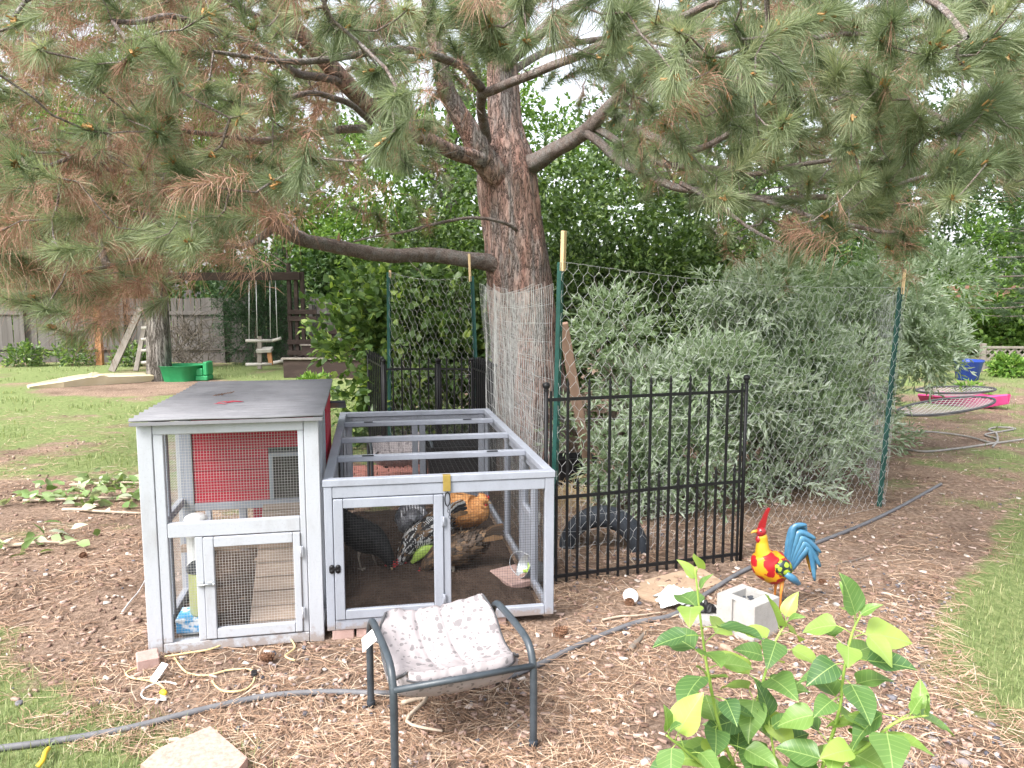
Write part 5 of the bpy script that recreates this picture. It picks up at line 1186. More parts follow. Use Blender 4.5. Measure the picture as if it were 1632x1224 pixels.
LIMBS = {   # photo pixel, distance, radius
 'A': [(812, 425, 7.5, .10), (770, 416, 7.4, .085), (700, 408, 7.2, .068), (620, 407, 6.9, .062), (540, 394, 6.5, .055), (480, 380, 6.2, .050), (435, 352, 5.9, .044), (400, 322, 5.6, .032), (340, 296, 5.2, .022), (250, 280, 4.8, .015), (150, 265, 4.4, .010)],
 'A2': [(440, 356, 5.9, .036), (400, 388, 5.7, .030), (330, 392, 5.4, .024), (250, 405, 5.1, .018), (170, 425, 4.8, .012), (90, 440, 4.5, .008)],
 'B': [(845, 262, 7.5, .115), (880, 243, 7.3, .085), (915, 220, 7.1, .076), (945, 196, 6.9, .072), (975, 165, 6.7, .055), (1020, 130, 6.4, .042), (1090, 95, 6.0, .034), (1180, 70, 5.5, .032), (1280, 60, 5.0, .02), (1390, 55, 4.5, .012)],
 'B1': [(972, 178, 6.8, .050), (1010, 205, 6.5, .045), (1045, 222, 6.3, .040), (1085, 242, 6.0, .034), (1130, 232, 5.7, .028), (1178, 205, 5.4, .024), (1200, 165, 5.1, .020), (1212, 125, 4.9, .012)],
 'B2': [(935, 212, 6.9, .045), (985, 248, 6.7, .040), (1040, 283, 6.4, .036), (1110, 306, 6.1, .033), (1200, 313, 5.7, .028), (1300, 317, 5.3, .022), (1400, 302, 4.9, .016), (1490, 282, 4.5, .010)],
 'B3': [(1085, 292, 6.2, .022), (1140, 325, 5.9, .018), (1190, 360, 5.7, .015), (1245, 385, 5.5, .010)],
 'B4': [(950, 205, 6.9, .04), (1000, 232, 6.6, .034), (1060, 258, 6.3, .030), (1150, 272, 5.8, .024), (1260, 270, 5.3, .018), (1380, 240, 4.7, .012)],
 'C': [(800, 285, 7.45, .15), (772, 250, 7.3, .125), (745, 205, 7.2, .095), (722, 170, 7.1, .08), (706, 125, 7.0, .072), (694, 60, 6.9, .065), (676, -40, 6.8, .055), (650, -200, 6.6, .05)],
 'C2': [(778, 258, 7.3, .10), (720, 240, 7.0, .075), (660, 215, 6.7, .072), (600, 178, 6.4, .078), (545, 125, 6.1, .078), (490, 65, 5.8, .07), (430, -5, 5.5, .058), (360, -110, 5.1, .05), (290, -250, 4.7, .03)],
 'E': [(775, 225, 7.35, .06), (768, 170, 6.9, .050), (764, 140, 6.5, .044), (735, 108, 6.0, .036), (680, 85, 5.5, .029), (600, 80, 5.0, .028), (520, 92, 4.6, .022), (430, 98, 4.2, .016), (340, 86, 3.9, .010)],
 'E2': [(765, 150, 6.6, .044), (815, 132, 6.1, .040), (880, 105, 5.6, .036), (960, 75, 5.0, .030), (1040, 45, 4.5, .024), (1130, 10, 4.0, .020), (1230, -30, 3.6, .012)],
 'H': [(580, 205, 6.3, .040), (510, 208, 5.9, .034), (440, 222, 5.5, .027), (365, 220, 5.0, .02), (270, 205, 4.5, .014), (180, 200, 4.1, .010)],
 'H2': [(590, 195, 6.35, .03), (560, 170, 5.9, .026), (500, 150, 5.4, .022), (430, 165, 4.9, .016), (350, 175, 4.4, .01)],
 'K': [(545, 130, 6.1, .035), (470, 110, 5.5, .03), (380, 60, 4.8, .024), (280, 30, 4.1, .018), (180, 30, 3.6, .012)],
 'L': [(490, 65, 5.8, .03), (400, 20, 5.2, .026), (280, -30, 4.5, .022), (150, -40, 3.9, .016), (40, 0, 3.4, .010)],
 'M': [(800, 90, 7.5, .06), (840, 20, 6.6, .05), (860, -60, 5.6, .04), (880, -110, 4.6, .03), (900, -90, 3.7, .02), (930, -20, 3.1, .012)],
 'N': [(795, 40, 7.5, .06), (700, -40, 6.4, .05), (620, -120, 5.3, .04), (560, -150, 4.3, .03), (520, -110, 3.5, .02), (500, -30, 3.0, .012)],
 'O': [(802, 110, 7.5, .06), (900, 20, 6.8, .055), (1030, -40, 6.0, .048), (1180, -80, 5.1, .040), (1330, -80, 4.3, .03), (1450, -30, 3.7, .02), (1540, 60, 3.2, .012)],
 'P': [(1090, 95, 6.0, .03), (1200, 130, 5.2, .024), (1330, 150, 4.5, .018), (1450, 170, 3.9, .014), (1530, 215, 3.5, .010)],
 'Q': [(835, 380, 7.45, .02), (800, 352, 7.1, .018), (740, 345, 6.9, .016), (640, 372, 6.6, .012), (560, 385, 6.4, .008)],
 'R': [(1200, 313, 5.7, .02), (1300, 345, 5.1, .016), (1400, 365, 4.6, .013), (1450, 385, 4.3, .01)],
 'S': [(790, -50, 7.6, .06), (900, -130, 8.4, .05), (1050, -150, 9.4, .035), (1200, -100, 10.2, .02)],
 'T': [(790, -20, 7.6, .06), (680, -60, 8.6, .05), (520, -70, 9.6, .035), (380, -20, 10.4, .02)],
 'U': [(800, 130, 7.65, .05), (880, 80, 8.3, .04), (1000, 60, 9.0, .03), (1120, 90, 9.6, .015)],
 'V': [(798, 60, 7.65, .05), (720, 40, 8.3, .04), (600, 60, 9.0, .03), (480, 120, 9.6, .015)],
}
NODES = []; PARENT = []; RMIN = []                                        # skeleton
def add_chain(pts, radii, parent):
    for p, r in zip(pts, radii):
        NODES.append(p); PARENT.append(parent); RMIN.append(r); parent = len(NODES) - 1
    return parent
for nm, l in LIMBS.items():
    k = PX(l); pts = smooth_path([p for p, r in k], 6); s = np.linspace(0, len(k) - 1, len(pts)); R = np.interp(s, range(len(k)), [r for p, r in k]) * (1 if nm in ('A', 'C') else .86)
    wob = [p + Vector((mnoise.noise(p * 3.1), mnoise.noise(p * 3.1 + Vector((9, 0, 0))), mnoise.noise(p * 3.1 + Vector((0, 9, 0))))) * .035 * min(1, i / 6) for i, p in enumerate(pts)]
    bark_tube('limb', [rel(p) for p in wob[::3] + ([wob[-1]] if (len(wob) - 1) % 3 else [])], list(R[::3]) + ([R[-1]] if (len(wob) - 1) % 3 else []), 16 if R[0] > .06 else 9, M['pine_bark'] if nm in ('C', 'C2') else M['limb_bark'], pine, .17, 7, seed=hash(nm) % 7 if False else len(nm) * 3)
    add_chain(wob, R, -1)
# ---- where the shoots end
TU = []    # x,y,z, size, deadness, full
def lower_edge(px): return np.interp(px, [-400, 0, 120, 220, 300, 380, 450, 520, 640, 720, 760, 900, 960, 1010, 1100, 1200, 1300, 1400, 1460, 1540, 1632, 2000], [470, 520, 560, 500, 440, 395, 365, 330, 340, 330, 240, 190, 250, 345, 355, 385, 410, 430, 430, 340, 330, 330])
expl = [ # px, py, Y, size, dead
 (60, 80, 3.3, 1.1, .35), (150, 100, 3.4, 1.1, .3), (30, 150, 3.6, 1, .7), (230, 60, 3.5, 1.15, .1), (200, 190, 3.5, 1.2, .1), (280, 140, 3.6, 1.2, .1), (250, 210, 3.4, 1.2, .05), (160, 240, 3.8, 1, .7), (330, 250, 3.7, 1.2, .15), (225, 265, 3.8, 1.1, .2), (40, 265, 3.6, 1.1, 1), (110, 252, 3.8, 1, 1), (160, 262, 4, .9, .95), (60, 315, 3.5, 1.15, .35), (20, 300, 3.4, 1, .6), (330, 330, 4.2, 1.1, .8), (350, 365, 4.1, 1.15, .4), (310, 310, 4.4, .9, .9), (160, 345, 4.4, .9, 1), (70, 405, 3.9, 1.1, .85), (30, 430, 3.8, 1.1, .6), (100, 455, 4.0, 1.1, .5), (50, 480, 3.9, 1, .45), (180, 525, 4.2, 1, .45), (120, 535, 4.2, 1, .6), (80, 520, 4.1, .9, .35), (260, 450, 4.6, .9, .4), (240, 490, 4.5, .8, .3), (425, 120, 4.3, 1, 0), (440, 150, 4.3, .9, 0), (640, 225, 5.2, 1.25, .1), (660, 245, 5.1, 1.1, .1), (595, 215, 5.3, 1, .2), (535, 250, 5.6, .9, 1), (520, 40, 3.6, 1, .2), (480, 20, 3.5, 1, .3), (620, 130, 5.4, .8, 1), (635, 150, 5.4, .7, 1), (600, 340, 6.1, .9, .5), (560, 330, 6.0, .9, .6), (470, 340, 5.5, .8, .4), (395, 250, 4.2, 1.1, .4), (430, 260, 4.4, 1, .4), (300, 270, 4.0, 1.0, .6), (285, 410, 4.9, .8, .9), (200, 440, 4.6, .8, .8),
 (780, 40, 3.4, 1.15, 0), (800, 75, 3.5, 1.1, .05), (755, 60, 3.5, 1, 0), (835, 20, 3.3, 1.1, .05), (720, 15, 3.4, 1, .1), (650, 15, 3.4, 1, .2), (980, 60, 3.3, 1.1, .05), (960, 110, 3.6, 1, .05), (1000, 20, 3.2, 1.2, 0), (930, 10, 3.3, 1.1, 0), (1040, 90, 3.6, 1, .05), (1170, 40, 3.3, 1.2, 0), (1200, 80, 3.4, 1.2, 0), (1250, 40, 3.2, 1.2, .05), (1130, 90, 3.5, 1.1, 0), (1260, 120, 3.5, 1.2, 0), (1230, 165, 3.7, 1.1, 0), (1300, 170, 3.8, 1.1, .05), (1340, 110, 3.4, 1.2, 0), (1400, 60, 3.2, 1.2, 0), (1410, 130, 3.4, 1.2, .05), (1480, 90, 3.2, 1.2, 0), (1500, 60, 3.1, 1.2, .05), (1540, 110, 3.3, 1.2, .1), (1580, 60, 3.3, 1.1, .05), (1320, 20, 3.1, 1.1, 0), (1110, 190, 4.2, 1, .05), (1080, 150, 4.0, 1, .05), (1200, 230, 4.4, 1, 0), (1020, 270, 5.6, 1, .3), (1035, 280, 5.7, .9, .5), (1350, 230, 4.1, 1.1, 0), (1290, 285, 4.8, 1.1, 0), (1360, 290, 4.5, 1.1, .05), (1240, 250, 4.7, 1, 0), (1530, 240, 3.3, 1.35, .1), (1510, 280, 3.4, 1.2, .05), (1560, 265, 3.3, 1.2, .1), (1500, 310, 3.6, 1.1, .5), (1450, 250, 3.8, 1.1, 0), (1285, 380, 5.0, 1.3, 0), (1310, 375, 4.9, 1.2, .05), (1265, 395, 5.1, 1.1, .1), (1440, 375, 4.2, 1.25, .1), (1455, 395, 4.2, 1.15, .15), (1415, 390, 4.3, 1.1, .4), (1160, 375, 5.6, 1, .4), (1130, 360, 5.7, .9, .6), (1400, 210, 4, 1, 0), (1600, 160, 3.6, 1.1, .05), (1610, 260, 3.7, 1.1, 0), (1620, 60, 3.4, 1.1, 0), (1460, 180, 3.5, 1.1, .05), (1080, 50, 3.4, 1.1, .05), (880, 60, 3.6, .9, .1), (1040, 170, 4.3, .9, .1), (1150, 130, 3.8, 1.0, .05), (690, 305, 6.7, .8, .7), (660, 320, 6.6, .8, .6), (710, 290, 6.8, .8, .8)]
for a, b, y, s, d in expl:
    p = D(a, b, y); TU.append((p.x, p.y, p.z, s, d, 1))
def crown_ok(P, px, py):
    n = len(P); rr = np.hypot(P[:, 0] - .1, P[:, 1] - 7.4)
    ok = (rr < 6.1 - .35 * np.maximum(0, P[:, 2] - 3.0)) & (rr > .9) & (np.hypot(P[:, 0], P[:, 1]) > 2.9)
    ok &= (py < lower_edge(px) - 42) | (py < -120)
    ok &= ~((px > 700) & (px < 950) & (py > 120) & (py < 500) & (P[:, 1] < 8.2))
    ok &= ~((px > 480) & (px < 700) & (py > 90) & (py < 400) & (P[:, 1] < 7.5) & (RG.random(n) < .45))
    ok &= ~((px > 960) & (px < 1080) & (py > 130) & (py < 345) & (P[:, 1] < 7.0) & (RG.random(n) < .5))
    ok &= ~((px > 800) & (px < 960) & (py > 0) & (py < 260) & (RG.random(n) < .6))
    ok &= ~((px > 1000) & (px < 1330) & (py > 235) & (py < 335) & (P[:, 1] < 6.2) & (RG.random(n) < .7))
    ok &= ~((px > 330) & (px < 720) & (py > 62) & (py < 112) & (P[:, 1] < 6.0) & (RG.random(n) < .7))
    ok &= ~((px > 340) & (px < 620) & (py > 185) & (py < 240) & (P[:, 1] < 6.2) & (RG.random(n) < .6))
    ok &= ~((px > 440) & (px < 640) & (py > 20) & (py < 190) & (P[:, 1] < 6.3) & (RG.random(n) < .5))
    return ok
# shoots all round the crown
n = 4200; P = np.stack([RG.uniform(-6.5, 6.5, n), RG.uniform(2.3, 12.5, n), RG.uniform(1.4, 6.0, n)], 1)
px, py = proj(P); ok = crown_ok(P, px, py) & ~((py < -130) & (RG.random(n) < .6)); Pa = P[ok][:700]
# and the thick outer layer that hangs towards the open side of the yard
n = 4000; sx, sy, sY_ = RG.uniform(-90, 1722, n), RG.uniform(-70, 560, n), 3.0 + 5.0 * RG.random(n) ** .8
P = np.array([tuple(D(a, b, c)) for a, b, c in zip(sx, sy, sY_)])
px, py = proj(P); ok = crown_ok(P, px, py) & (P[:, 2] > 1.42); Pb = P[ok][:1300]
P = np.vstack([Pa, Pb]); px, py = proj(P)
for p, a, b in zip(P, px, py):
    left = a < 520
    dead = (RG.choice([.15, .45, .7, 1.0], p=[.28, .36, .22, .14]) if left else RG.choice([0, .08, .35, .9], p=[.52, .33, .11, .04]))
    if b < -60: dead = min(dead, .3)
    TU.append((*p, RG.uniform(.9, 1.3), dead, 1 if -60 < b < 600 and -80 < a < 1710 else 0))
TU = np.array(TU)
# ---- grow twigs from the skeleton to every shoot
nodes = np.array([tuple(v) for v in NODES]); cap_n = len(nodes) + 14 * len(TU)
NA = np.zeros((cap_n, 3)); NA[:len(nodes)] = nodes; PA_ = np.full(cap_n, -1); PA_[:len(nodes)] = PARENT; RM = np.zeros(cap_n); RM[:len(nodes)] = RMIN; cnt = len(nodes)
d0 = np.array([np.min(((nodes - t[:3]) ** 2).sum(1)) for t in TU]); order = np.argsort(d0)
tips = {}; tdir = np.zeros((len(TU), 3)); trunk_c = np.array([base.x, TY])
chains = []
for ti in order:
    T = TU[ti, :3]; dd = ((NA[:cnt] - T) ** 2).sum(1); k = int(np.argmin(dd)); A = NA[k]; L = math.sqrt(dd[k])
    outw = np.array([T[0] - trunk_c[0], T[1] - trunk_c[1], 0]); outw /= np.linalg.norm(outw) + 1e-6
    dr = (T - A) / (L + 1e-6) * .7 + outw * .55 + np.array([0, 0, .25]) + RG.normal(0, .33, 3); dr /= np.linalg.norm(dr)
    if TU[ti, 4] > .85: dr[2] -= .35; dr /= np.linalg.norm(dr)
    tdir[ti] = dr
    if L > .06:
        m = max(2, min(12, int(L / .11) + 1)); c1 = A + (T - A) * .4 + outw * L * .12 + np.array([0, 0, -.10 * L]) + RG.normal(0, .05 * L, 3); c2 = T - dr * min(.22, L * .4)
        prev = k; ch = [A]
        for q in range(1, m + 1):
            u = q / m; p = (1 - u) ** 3 * A + 3 * u * (1 - u) ** 2 * c1 + 3 * u * u * (1 - u) * c2 + u ** 3 * T
            if q < m: p = p + RG.normal(0, .012, 3)
            NA[cnt] = p; PA_[cnt] = prev; prev = cnt; cnt += 1; ch.append(p)
        chains.append((k, cnt - m, m))
# a few bare dead twigs
for _ in range(420):
    k = int(RG.integers(0, cnt)); A = NA[k]
    if A[1] < 4.6: continue
    d = RG.normal(0, 1, 3); d[2] *= .6; d /= np.linalg.norm(d); L = RG.uniform(.15, .5); m = 4
    if cnt + m >= cap_n: break
    prev = k
    for q in range(1, m + 1):
        NA[cnt] = A + d * L * q / m + RG.normal(0, .018, 3) * (q > 0) + np.array([0, 0, -.03 * q * q / m]); PA_[cnt] = prev; prev = cnt; cnt += 1
    chains.append((k, cnt - m, m))
nl = len(nodes); acc = np.zeros(cnt); acc[:] = 0
has_child = np.zeros(cnt, bool); has_child[PA_[nl:cnt]] = True
acc[~has_child] = 1
for i in range(cnt - 1, nl - 1, -1):
    if PA_[i] >= nl: acc[PA_[i]] += acc[i]
rad = .0034 * np.maximum(acc, 1) ** .46
rad[:nl] = np.maximum(RM[:nl], .006)
mb = MB()
for k, st, m in chains:
    ids = [k] + list(range(st, st + m)); r0 = min(rad[k], rad[st] * 1.15)
    mb.tube([Vector(NA[i]) - base for i in ids], [r0] + [float(rad[i]) for i in ids[1:]], 6 if rad[st] > .008 else 4, caps=False)
tw = mb.build('twigs', M['limb_bark'], pine); tw['kind'] = 'stuff'
# ---- needles
def needle_cloud(name, T, Dr, N, Lsh, lmin, lmax, a0, a1, droop, wd, mat, parent):
    idx = np.repeat(np.arange(len(T)), N); n = len(idx); Tn = T[idx]; d = Dr[idx]
    ref = np.where(np.abs(d[:, 2:3]) > .9, [[1., 0, 0]], [[0, 0, 1.]]); u = np.cross(d, ref); u /= np.linalg.norm(u, axis=1)[:, None]; v = np.cross(d, u)
    s = RG.random(n) ** .8; o = Tn - d * ((1 - s) * Lsh[idx])[:, None]
    th = np.radians(RG.uniform(a0, a1, n) * (1 - .35 * s)); ph = RG.random(n) * 6.283
    e = d * np.cos(th)[:, None] + (u * np.cos(ph)[:, None] + v * np.sin(ph)[:, None]) * np.sin(th)[:, None]
    L = RG.uniform(lmin, lmax, n)[:, None]; dz = np.array([0, 0, -1.0])
    mid = o + e * L * .55 + dz * L * (droop * .25); tip = o + e * L + dz * L * (droop * RG.uniform(.5, 1.2, n))[:, None] + RG.normal(0, .006, (n, 3))
    sv = np.cross(e, RG.normal(0, 1, (n, 3))); sv /= np.linalg.norm(sv, axis=1)[:, None] + 1e-9
    W = (wd * RG.uniform(.8, 1.2, n))[:, None] / 2 * np.clip(Tn[:, 1:2] / 4.5, .85, 1.6)
    near = Tn[:, 1] < 4.7; bs = np.array(base)
    V3 = np.stack([o - sv * W * .7, o + sv * W * .7, mid + sv * W, mid - sv * W, tip], 1)[near] - bs
    V1 = np.stack([o - sv * W, o + sv * W, tip], 1)[~near] - bs
    n3 = len(V3); F3 = ((np.arange(n3) * 5)[:, None, None] + np.array([[[0, 1, 2], [0, 2, 3], [3, 2, 4]]])).reshape(-1, 3)
    F1 = np.arange(len(V1) * 3).reshape(-1, 3) + n3 * 5
    tint = RG.random(len(T))[idx]
    ob = np_mesh(name, np.vstack([V3.reshape(-1, 3), V1.reshape(-1, 3)]), np.vstack([F3, F1]), mat, parent); ob['kind'] = 'stuff'
    at = ob.data.attributes.new('shoot', 'FLOAT', 'POINT'); at.data.foreach_set('value', np.concatenate([np.repeat(tint[near], 5), np.repeat(tint[~near], 3)]).astype(np.float32)); return ob
T = TU[:, :3]; sz = TU[:, 3]; dead = TU[:, 4]; full = TU[:, 5]
Ng = (np.where(full > 0, 310, 110) * sz * (1 - np.where(dead > .85, .96, dead * .55))).astype(int)
Nd = (np.where(full > 0, 200, 60) * dead * sz).astype(int)
needle_cloud('green_needles', T, tdir, Ng, .17 * sz, .085, .150, 14, 82, .16, .0026, M['needle'], pine)
needle_cloud('dead_needles', T - tdir * (.17 * (dead < .85))[:, None], tdir, Nd, .22 * sz, .08, .15, 35, 120, .6, .0023, M['needle_dead'], pine)
# hanging dead bunches along the twigs and loose needles on branches
k = RG.integers(nl, cnt, 420); Tb = NA[k] + RG.normal(0, .01, (len(k), 3)); Db = np.tile([0, 0, -1.0], (len(k), 1)) + RG.normal(0, .25, (len(k), 3)); Db /= np.linalg.norm(Db, axis=1)[:, None]
pxk, pyk = proj(Tb); pr = np.where(pxk < 560, 60, 22)
needle_cloud('hanging_needles', Tb, Db, pr.astype(int), np.full(len(k), .04), .07, .13, 3, 40, .3, .0018, M['needle_dead'], pine)
# pollen cones at the shoot tips
sel = (dead < .5) & (full > 0) & (RG.random(len(T)) < .55); Tc, Dc, = T[sel], tdir[sel]
A = []; B = []
for p, d in zip(Tc, Dc):
    for _ in range(int(RG.integers(3, 8))):
        o = p + RG.normal(0, .010, 3) - d * .02; e = d * .8 + RG.normal(0, .5, 3); e /= np.linalg.norm(e); A.append(o); B.append(o + e * RG.uniform(.018, .038))
po = segs_mesh('pollen_cones', np.array(A) - np.array(base), np.array(B) - np.array(base), .0068, M['pollen'], pine); po['kind'] = 'stuff'
# ================================================================== SHRUBS, HEDGES, TREES
def leaf_cloud(name, P, Dn, L, Wd, mat, parent, org, fold=.25, up_bias=.6, hexa=False, tint=None):
    """one folded leaf per point, pointing along Dn"""
    n = len(P); Dn = Dn / (np.linalg.norm(Dn, axis=1)[:, None] + 1e-9)
    nr = RG.normal(0, 1, (n, 3)); nr[:, 2] += up_bias * 2; s = np.cross(Dn, nr); s /= np.linalg.norm(s, axis=1)[:, None] + 1e-9; nr = np.cross(s, Dn)
    L = np.asarray(L)[:, None] * np.ones((n, 1)); W = np.asarray(Wd)[:, None] / 2
    a = P; tip = P + Dn * L - nr * L * .12; f = nr * W * fold
    if hexa:
        l1 = P + Dn * L * .28 + s * W * .95 + f; r1 = P + Dn * L * .28 - s * W * .95 + f; l2 = P + Dn * L * .62 + s * W * .72 + f * .6; r2 = P + Dn * L * .62 - s * W * .72 + f * .6; c = P + Dn * L * .45
        V = np.stack([a, l1, l2, tip, r2, r1, c], 1); t = np.array([[0, 6, 1], [1, 6, 2], [2, 6, 3], [3, 6, 4], [4, 6, 5], [5, 6, 0]])
        Ft = ((np.arange(n) * 7)[:, None, None] + t[None]).reshape(-1, 3)
    else:
        l1 = P + Dn * L * .45 + s * W + f; r1 = P + Dn * L * .45 - s * W + f
        V = np.stack([a, l1, tip, r1], 1); t = np.array([[0, 2, 1], [0, 3, 2]]); Ft = ((np.arange(n) * 4)[:, None, None] + t[None]).reshape(-1, 3)
    o = np_mesh(name, V.reshape(-1, 3) - np.array(org), Ft, mat, parent); o['kind'] = 'stuff'
    if tint is not None: at = o.data.attributes.new('shoot', 'FLOAT', 'POINT'); at.data.foreach_set('value', np.repeat(tint, V.shape[1]).astype(np.float32))
    return o
LAST = {}
def in_lobes(lobes, n, hollow=.45):
    """points in the outer part of ellipsoid lobes; returns points and outward directions"""
    w_ = np.array([l[3] * l[4] * l[5] for l in lobes]) ** .67; w_ /= w_.sum(); k = RG.choice(len(lobes), n, p=w_)
    LAST['k'] = k; LAST['tint'] = RG.random(len(lobes))[k]
    C = np.array([l[:3] for l in lobes])[k]; R = np.array([l[3:6] for l in lobes])[k]
    u = RG.normal(0, 1, (n, 3)); u /= np.linalg.norm(u, axis=1)[:, None]; r = (hollow ** 3 + RG.random(n) * (1 - hollow ** 3)) ** (1 / 3)
    # ragged outline
    b = np.array([mnoise.noise(Vector(q * 2.3 + c)) for q, c in zip(u, C)]); r = r * (1 + .28 * b)
    return C + u * R * r[:, None], u
def clumpy(lobes, n, r, zlo=.1):
    """small clumps over the big lobes, so light and dark masses show"""
    P, U = in_lobes(lobes, n * 2, .55); k = P[:, 2] > zlo; P = P[k][:n]
    return [(*p, r * f * RG.uniform(.8, 1.2), r * f * RG.uniform(.8, 1.1), r * f * RG.uniform(.7, 1.0)) for p, f in zip(P, RG.uniform(.6, 1.25, len(P)))]
def sprigs(P, U, n_leaf, L, spread=.35):
    """leaves along short shoots"""
    n = len(P); d = U + np.array([0, 0, .35]) + RG.normal(0, .4, (n, 3)); d /= np.linalg.norm(d, axis=1)[:, None]
    idx = np.repeat(np.arange(n), n_leaf); s = np.tile(np.linspace(0, 1, n_leaf), n)
    Q = P[idx] + d[idx] * (s * L)[:, None] + np.array([0, 0, -1.0]) * (s ** 2 * L * .25)[:, None]
    ref = RG.normal(0, 1, (len(idx), 3)); e = d[idx] * (.55 + .5 * s)[:, None] + ref * spread * 1.2
    return Q, e
def shrub(name, base, lobes, n_sprig, n_leaf, sl, leaf, mat, label, cat, stems=10, stem_r=.012, hollow=.45, zmin=.02, twig_mat='twig', group=None, hexa=False, up=.6, cull=None, kids=('foliage', 'stem'), clump=None):
    base = Vector(base); t = empty(name, base, 0, label, cat, group)
    if clump: lobes = clumpy(lobes, *clump)
    P, U = in_lobes(lobes, n_sprig, hollow); tn = LAST['tint']; k = P[:, 2] > zmin
    if cull is not None: k &= ~cull(P)
    P, U, tn = P[k], U[k], tn[k]; Q, e = sprigs(P, U, n_leaf, sl); k = Q[:, 2] > zmin; Q, e, tn = Q[k], e[k], np.repeat(tn, n_leaf)[k]; n = len(Q)
    leaf_cloud(kids[0], Q, e, RG.uniform(leaf[0], leaf[1], n), RG.uniform(leaf[2], leaf[3], n), mat, t, base, hexa=hexa, up_bias=up, tint=tn)
    for i in range(stems):
        q = P[int(RG.integers(0, len(P)))]; b = Vector((RG.normal() * .12, RG.normal() * .08, -.02)); e_ = (Vector(q) - base) * .9
        mb = MB().tube(smooth_path([b, b.lerp(e_, .45) + Vector((RG.normal() * .05, RG.normal() * .05, .15 * e_.length)), e_], 5), [stem_r * (1.2 - .09 * j) for j in range(11)], 6); mb.build(kids[1], M[twig_mat], t)
    return t
# silvery shrub behind the chicken wire, in three plants
def front(P): # keep it behind the wire line
    a = np.array([TPL0.x, TPL0.y]); b = np.array([TPR0.x, TPR0.y]); d = (b - a) / np.linalg.norm(b - a); nn = np.array([d[1], -d[0]]); return ((P[:, :2] - a) @ nn) > -.10
S = M['silver_leaf']
shrub('silver_shrub', (1.15, 6.0, 0), [(1.05, 5.75, .62, .55, .40, .52), (.85, 6.1, 1.0, .45, .4, .55), (1.45, 5.95, .85, .45, .4, .55), (.75, 5.6, .5, .3, .25, .35), (1.2, 5.6, .35, .5, .25, .3)], 1500, 12, .17, (.05, .095, .012, .021), S, 'silvery green narrow leaved shrub directly behind the iron panel and wire', 'shrub', 26, cull=front, clump=(34, .22), group='silver shrubs behind the wire')
shrub('silver_shrub', (2.25, 6.5, 0), [(2.15, 6.25, .65, .6, .45, .55), (2.0, 6.5, 1.2, .6, .5, .6), (2.55, 6.5, .95, .45, .4, .6), (2.3, 6.15, .28, .6, .4, .3), (2.7, 6.3, .55, .35, .3, .5)], 2100, 12, .18, (.055, .10, .013, .022), S, 'tall silvery green shrub pressing on the wire left of the leaning right post', 'shrub', 26, cull=front, clump=(34, .22), group='silver shrubs behind the wire')
shrub('silver_shrub', (3.6, 7.8, 0), [(3.45, 7.6, 1.0, .75, .6, .8), (3.9, 7.9, 1.4, .75, .6, .55), (3.3, 7.7, .45, .7, .6, .5), (4.3, 8.0, 1.55, .5, .4, .38), (3.2, 7.6, 1.6, .7, .6, .55)], 2000, 12, .19, (.055, .10, .014, .023), S, 'pale silvery shrub behind the leaning right post beside the path', 'shrub', 12, clump=(40, .26), group='silver shrubs behind the wire')
# dark leafy hedge behind the pine
Hh = M['hedge_leaf']
shrub('dark_hedge', (1.2, 8.6, 0), [(1.0, 8.5, 1.3, .9, .6, 1.0), (1.9, 8.7, 1.5, .9, .6, 1.1), (1.3, 8.8, 2.3, .9, .7, .9), (2.6, 8.9, 1.6, .9, .6, 1.1), (.7, 8.7, .7, .6, .5, .7)], 2700, 8, .24, (.05, .09, .03, .055), Hh, 'dark green leafy hedge behind the silvery shrubs right of the pine trunk', 'hedge', 14, .02, hollow=.3, clump=(70, .34))
shrub('dark_hedge', (-.2, 9.2, 0), [(-.4, 9.1, 1.2, .9, .6, 1.1), (.3, 9.2, 1.8, .8, .6, 1.1), (-.9, 9.3, 1.5, .8, .6, 1.1), (-.2, 9.3, 2.6, .9, .6, .7)], 2200, 8, .24, (.05, .09, .03, .055), Hh, 'dark green leafy bush directly behind the pine trunk', 'hedge', 14, .02, hollow=.3, clump=(70, .34))
shrub('lilac_bush', (1.6, 12.2, 0), [(1.2, 12.0, 2.0, 1.6, .8, 1.8), (3.0, 12.2, 2.0, 1.5, .8, 1.7), (-.4, 12.4, 2.2, 1.4, .8, 1.6), (2.0, 12.2, 3.4, 1.3, .7, .9)], 1500, 8, .3, (.07, .12, .05, .08), M['hedge_leaf'], 'tall leafy bush rising behind the dark hedge and the pine trunk', 'bush', 10, .03, hollow=.3, clump=(70, .45))
shrub('vine_bush', (-1.05, 8.3, 0), [(-1.05, 8.3, .85, .55, .4, .85), (-1.35, 8.5, 1.5, .5, .4, .45), (-.7, 8.4, 1.3, .5, .4, .8), (-1.25, 8.2, .4, .35, .3, .4), (-1.85, 8.7, 1.55, .35, .3, .36), (-1.6, 8.6, 1.15, .35, .3, .4)], 900, 7, .26, (.07, .125, .055, .095), M['vine_leaf'], 'leafy green vine bush behind the left iron panels', 'bush', 16, .012, hollow=.2, hexa=True, clump=(48, .26))
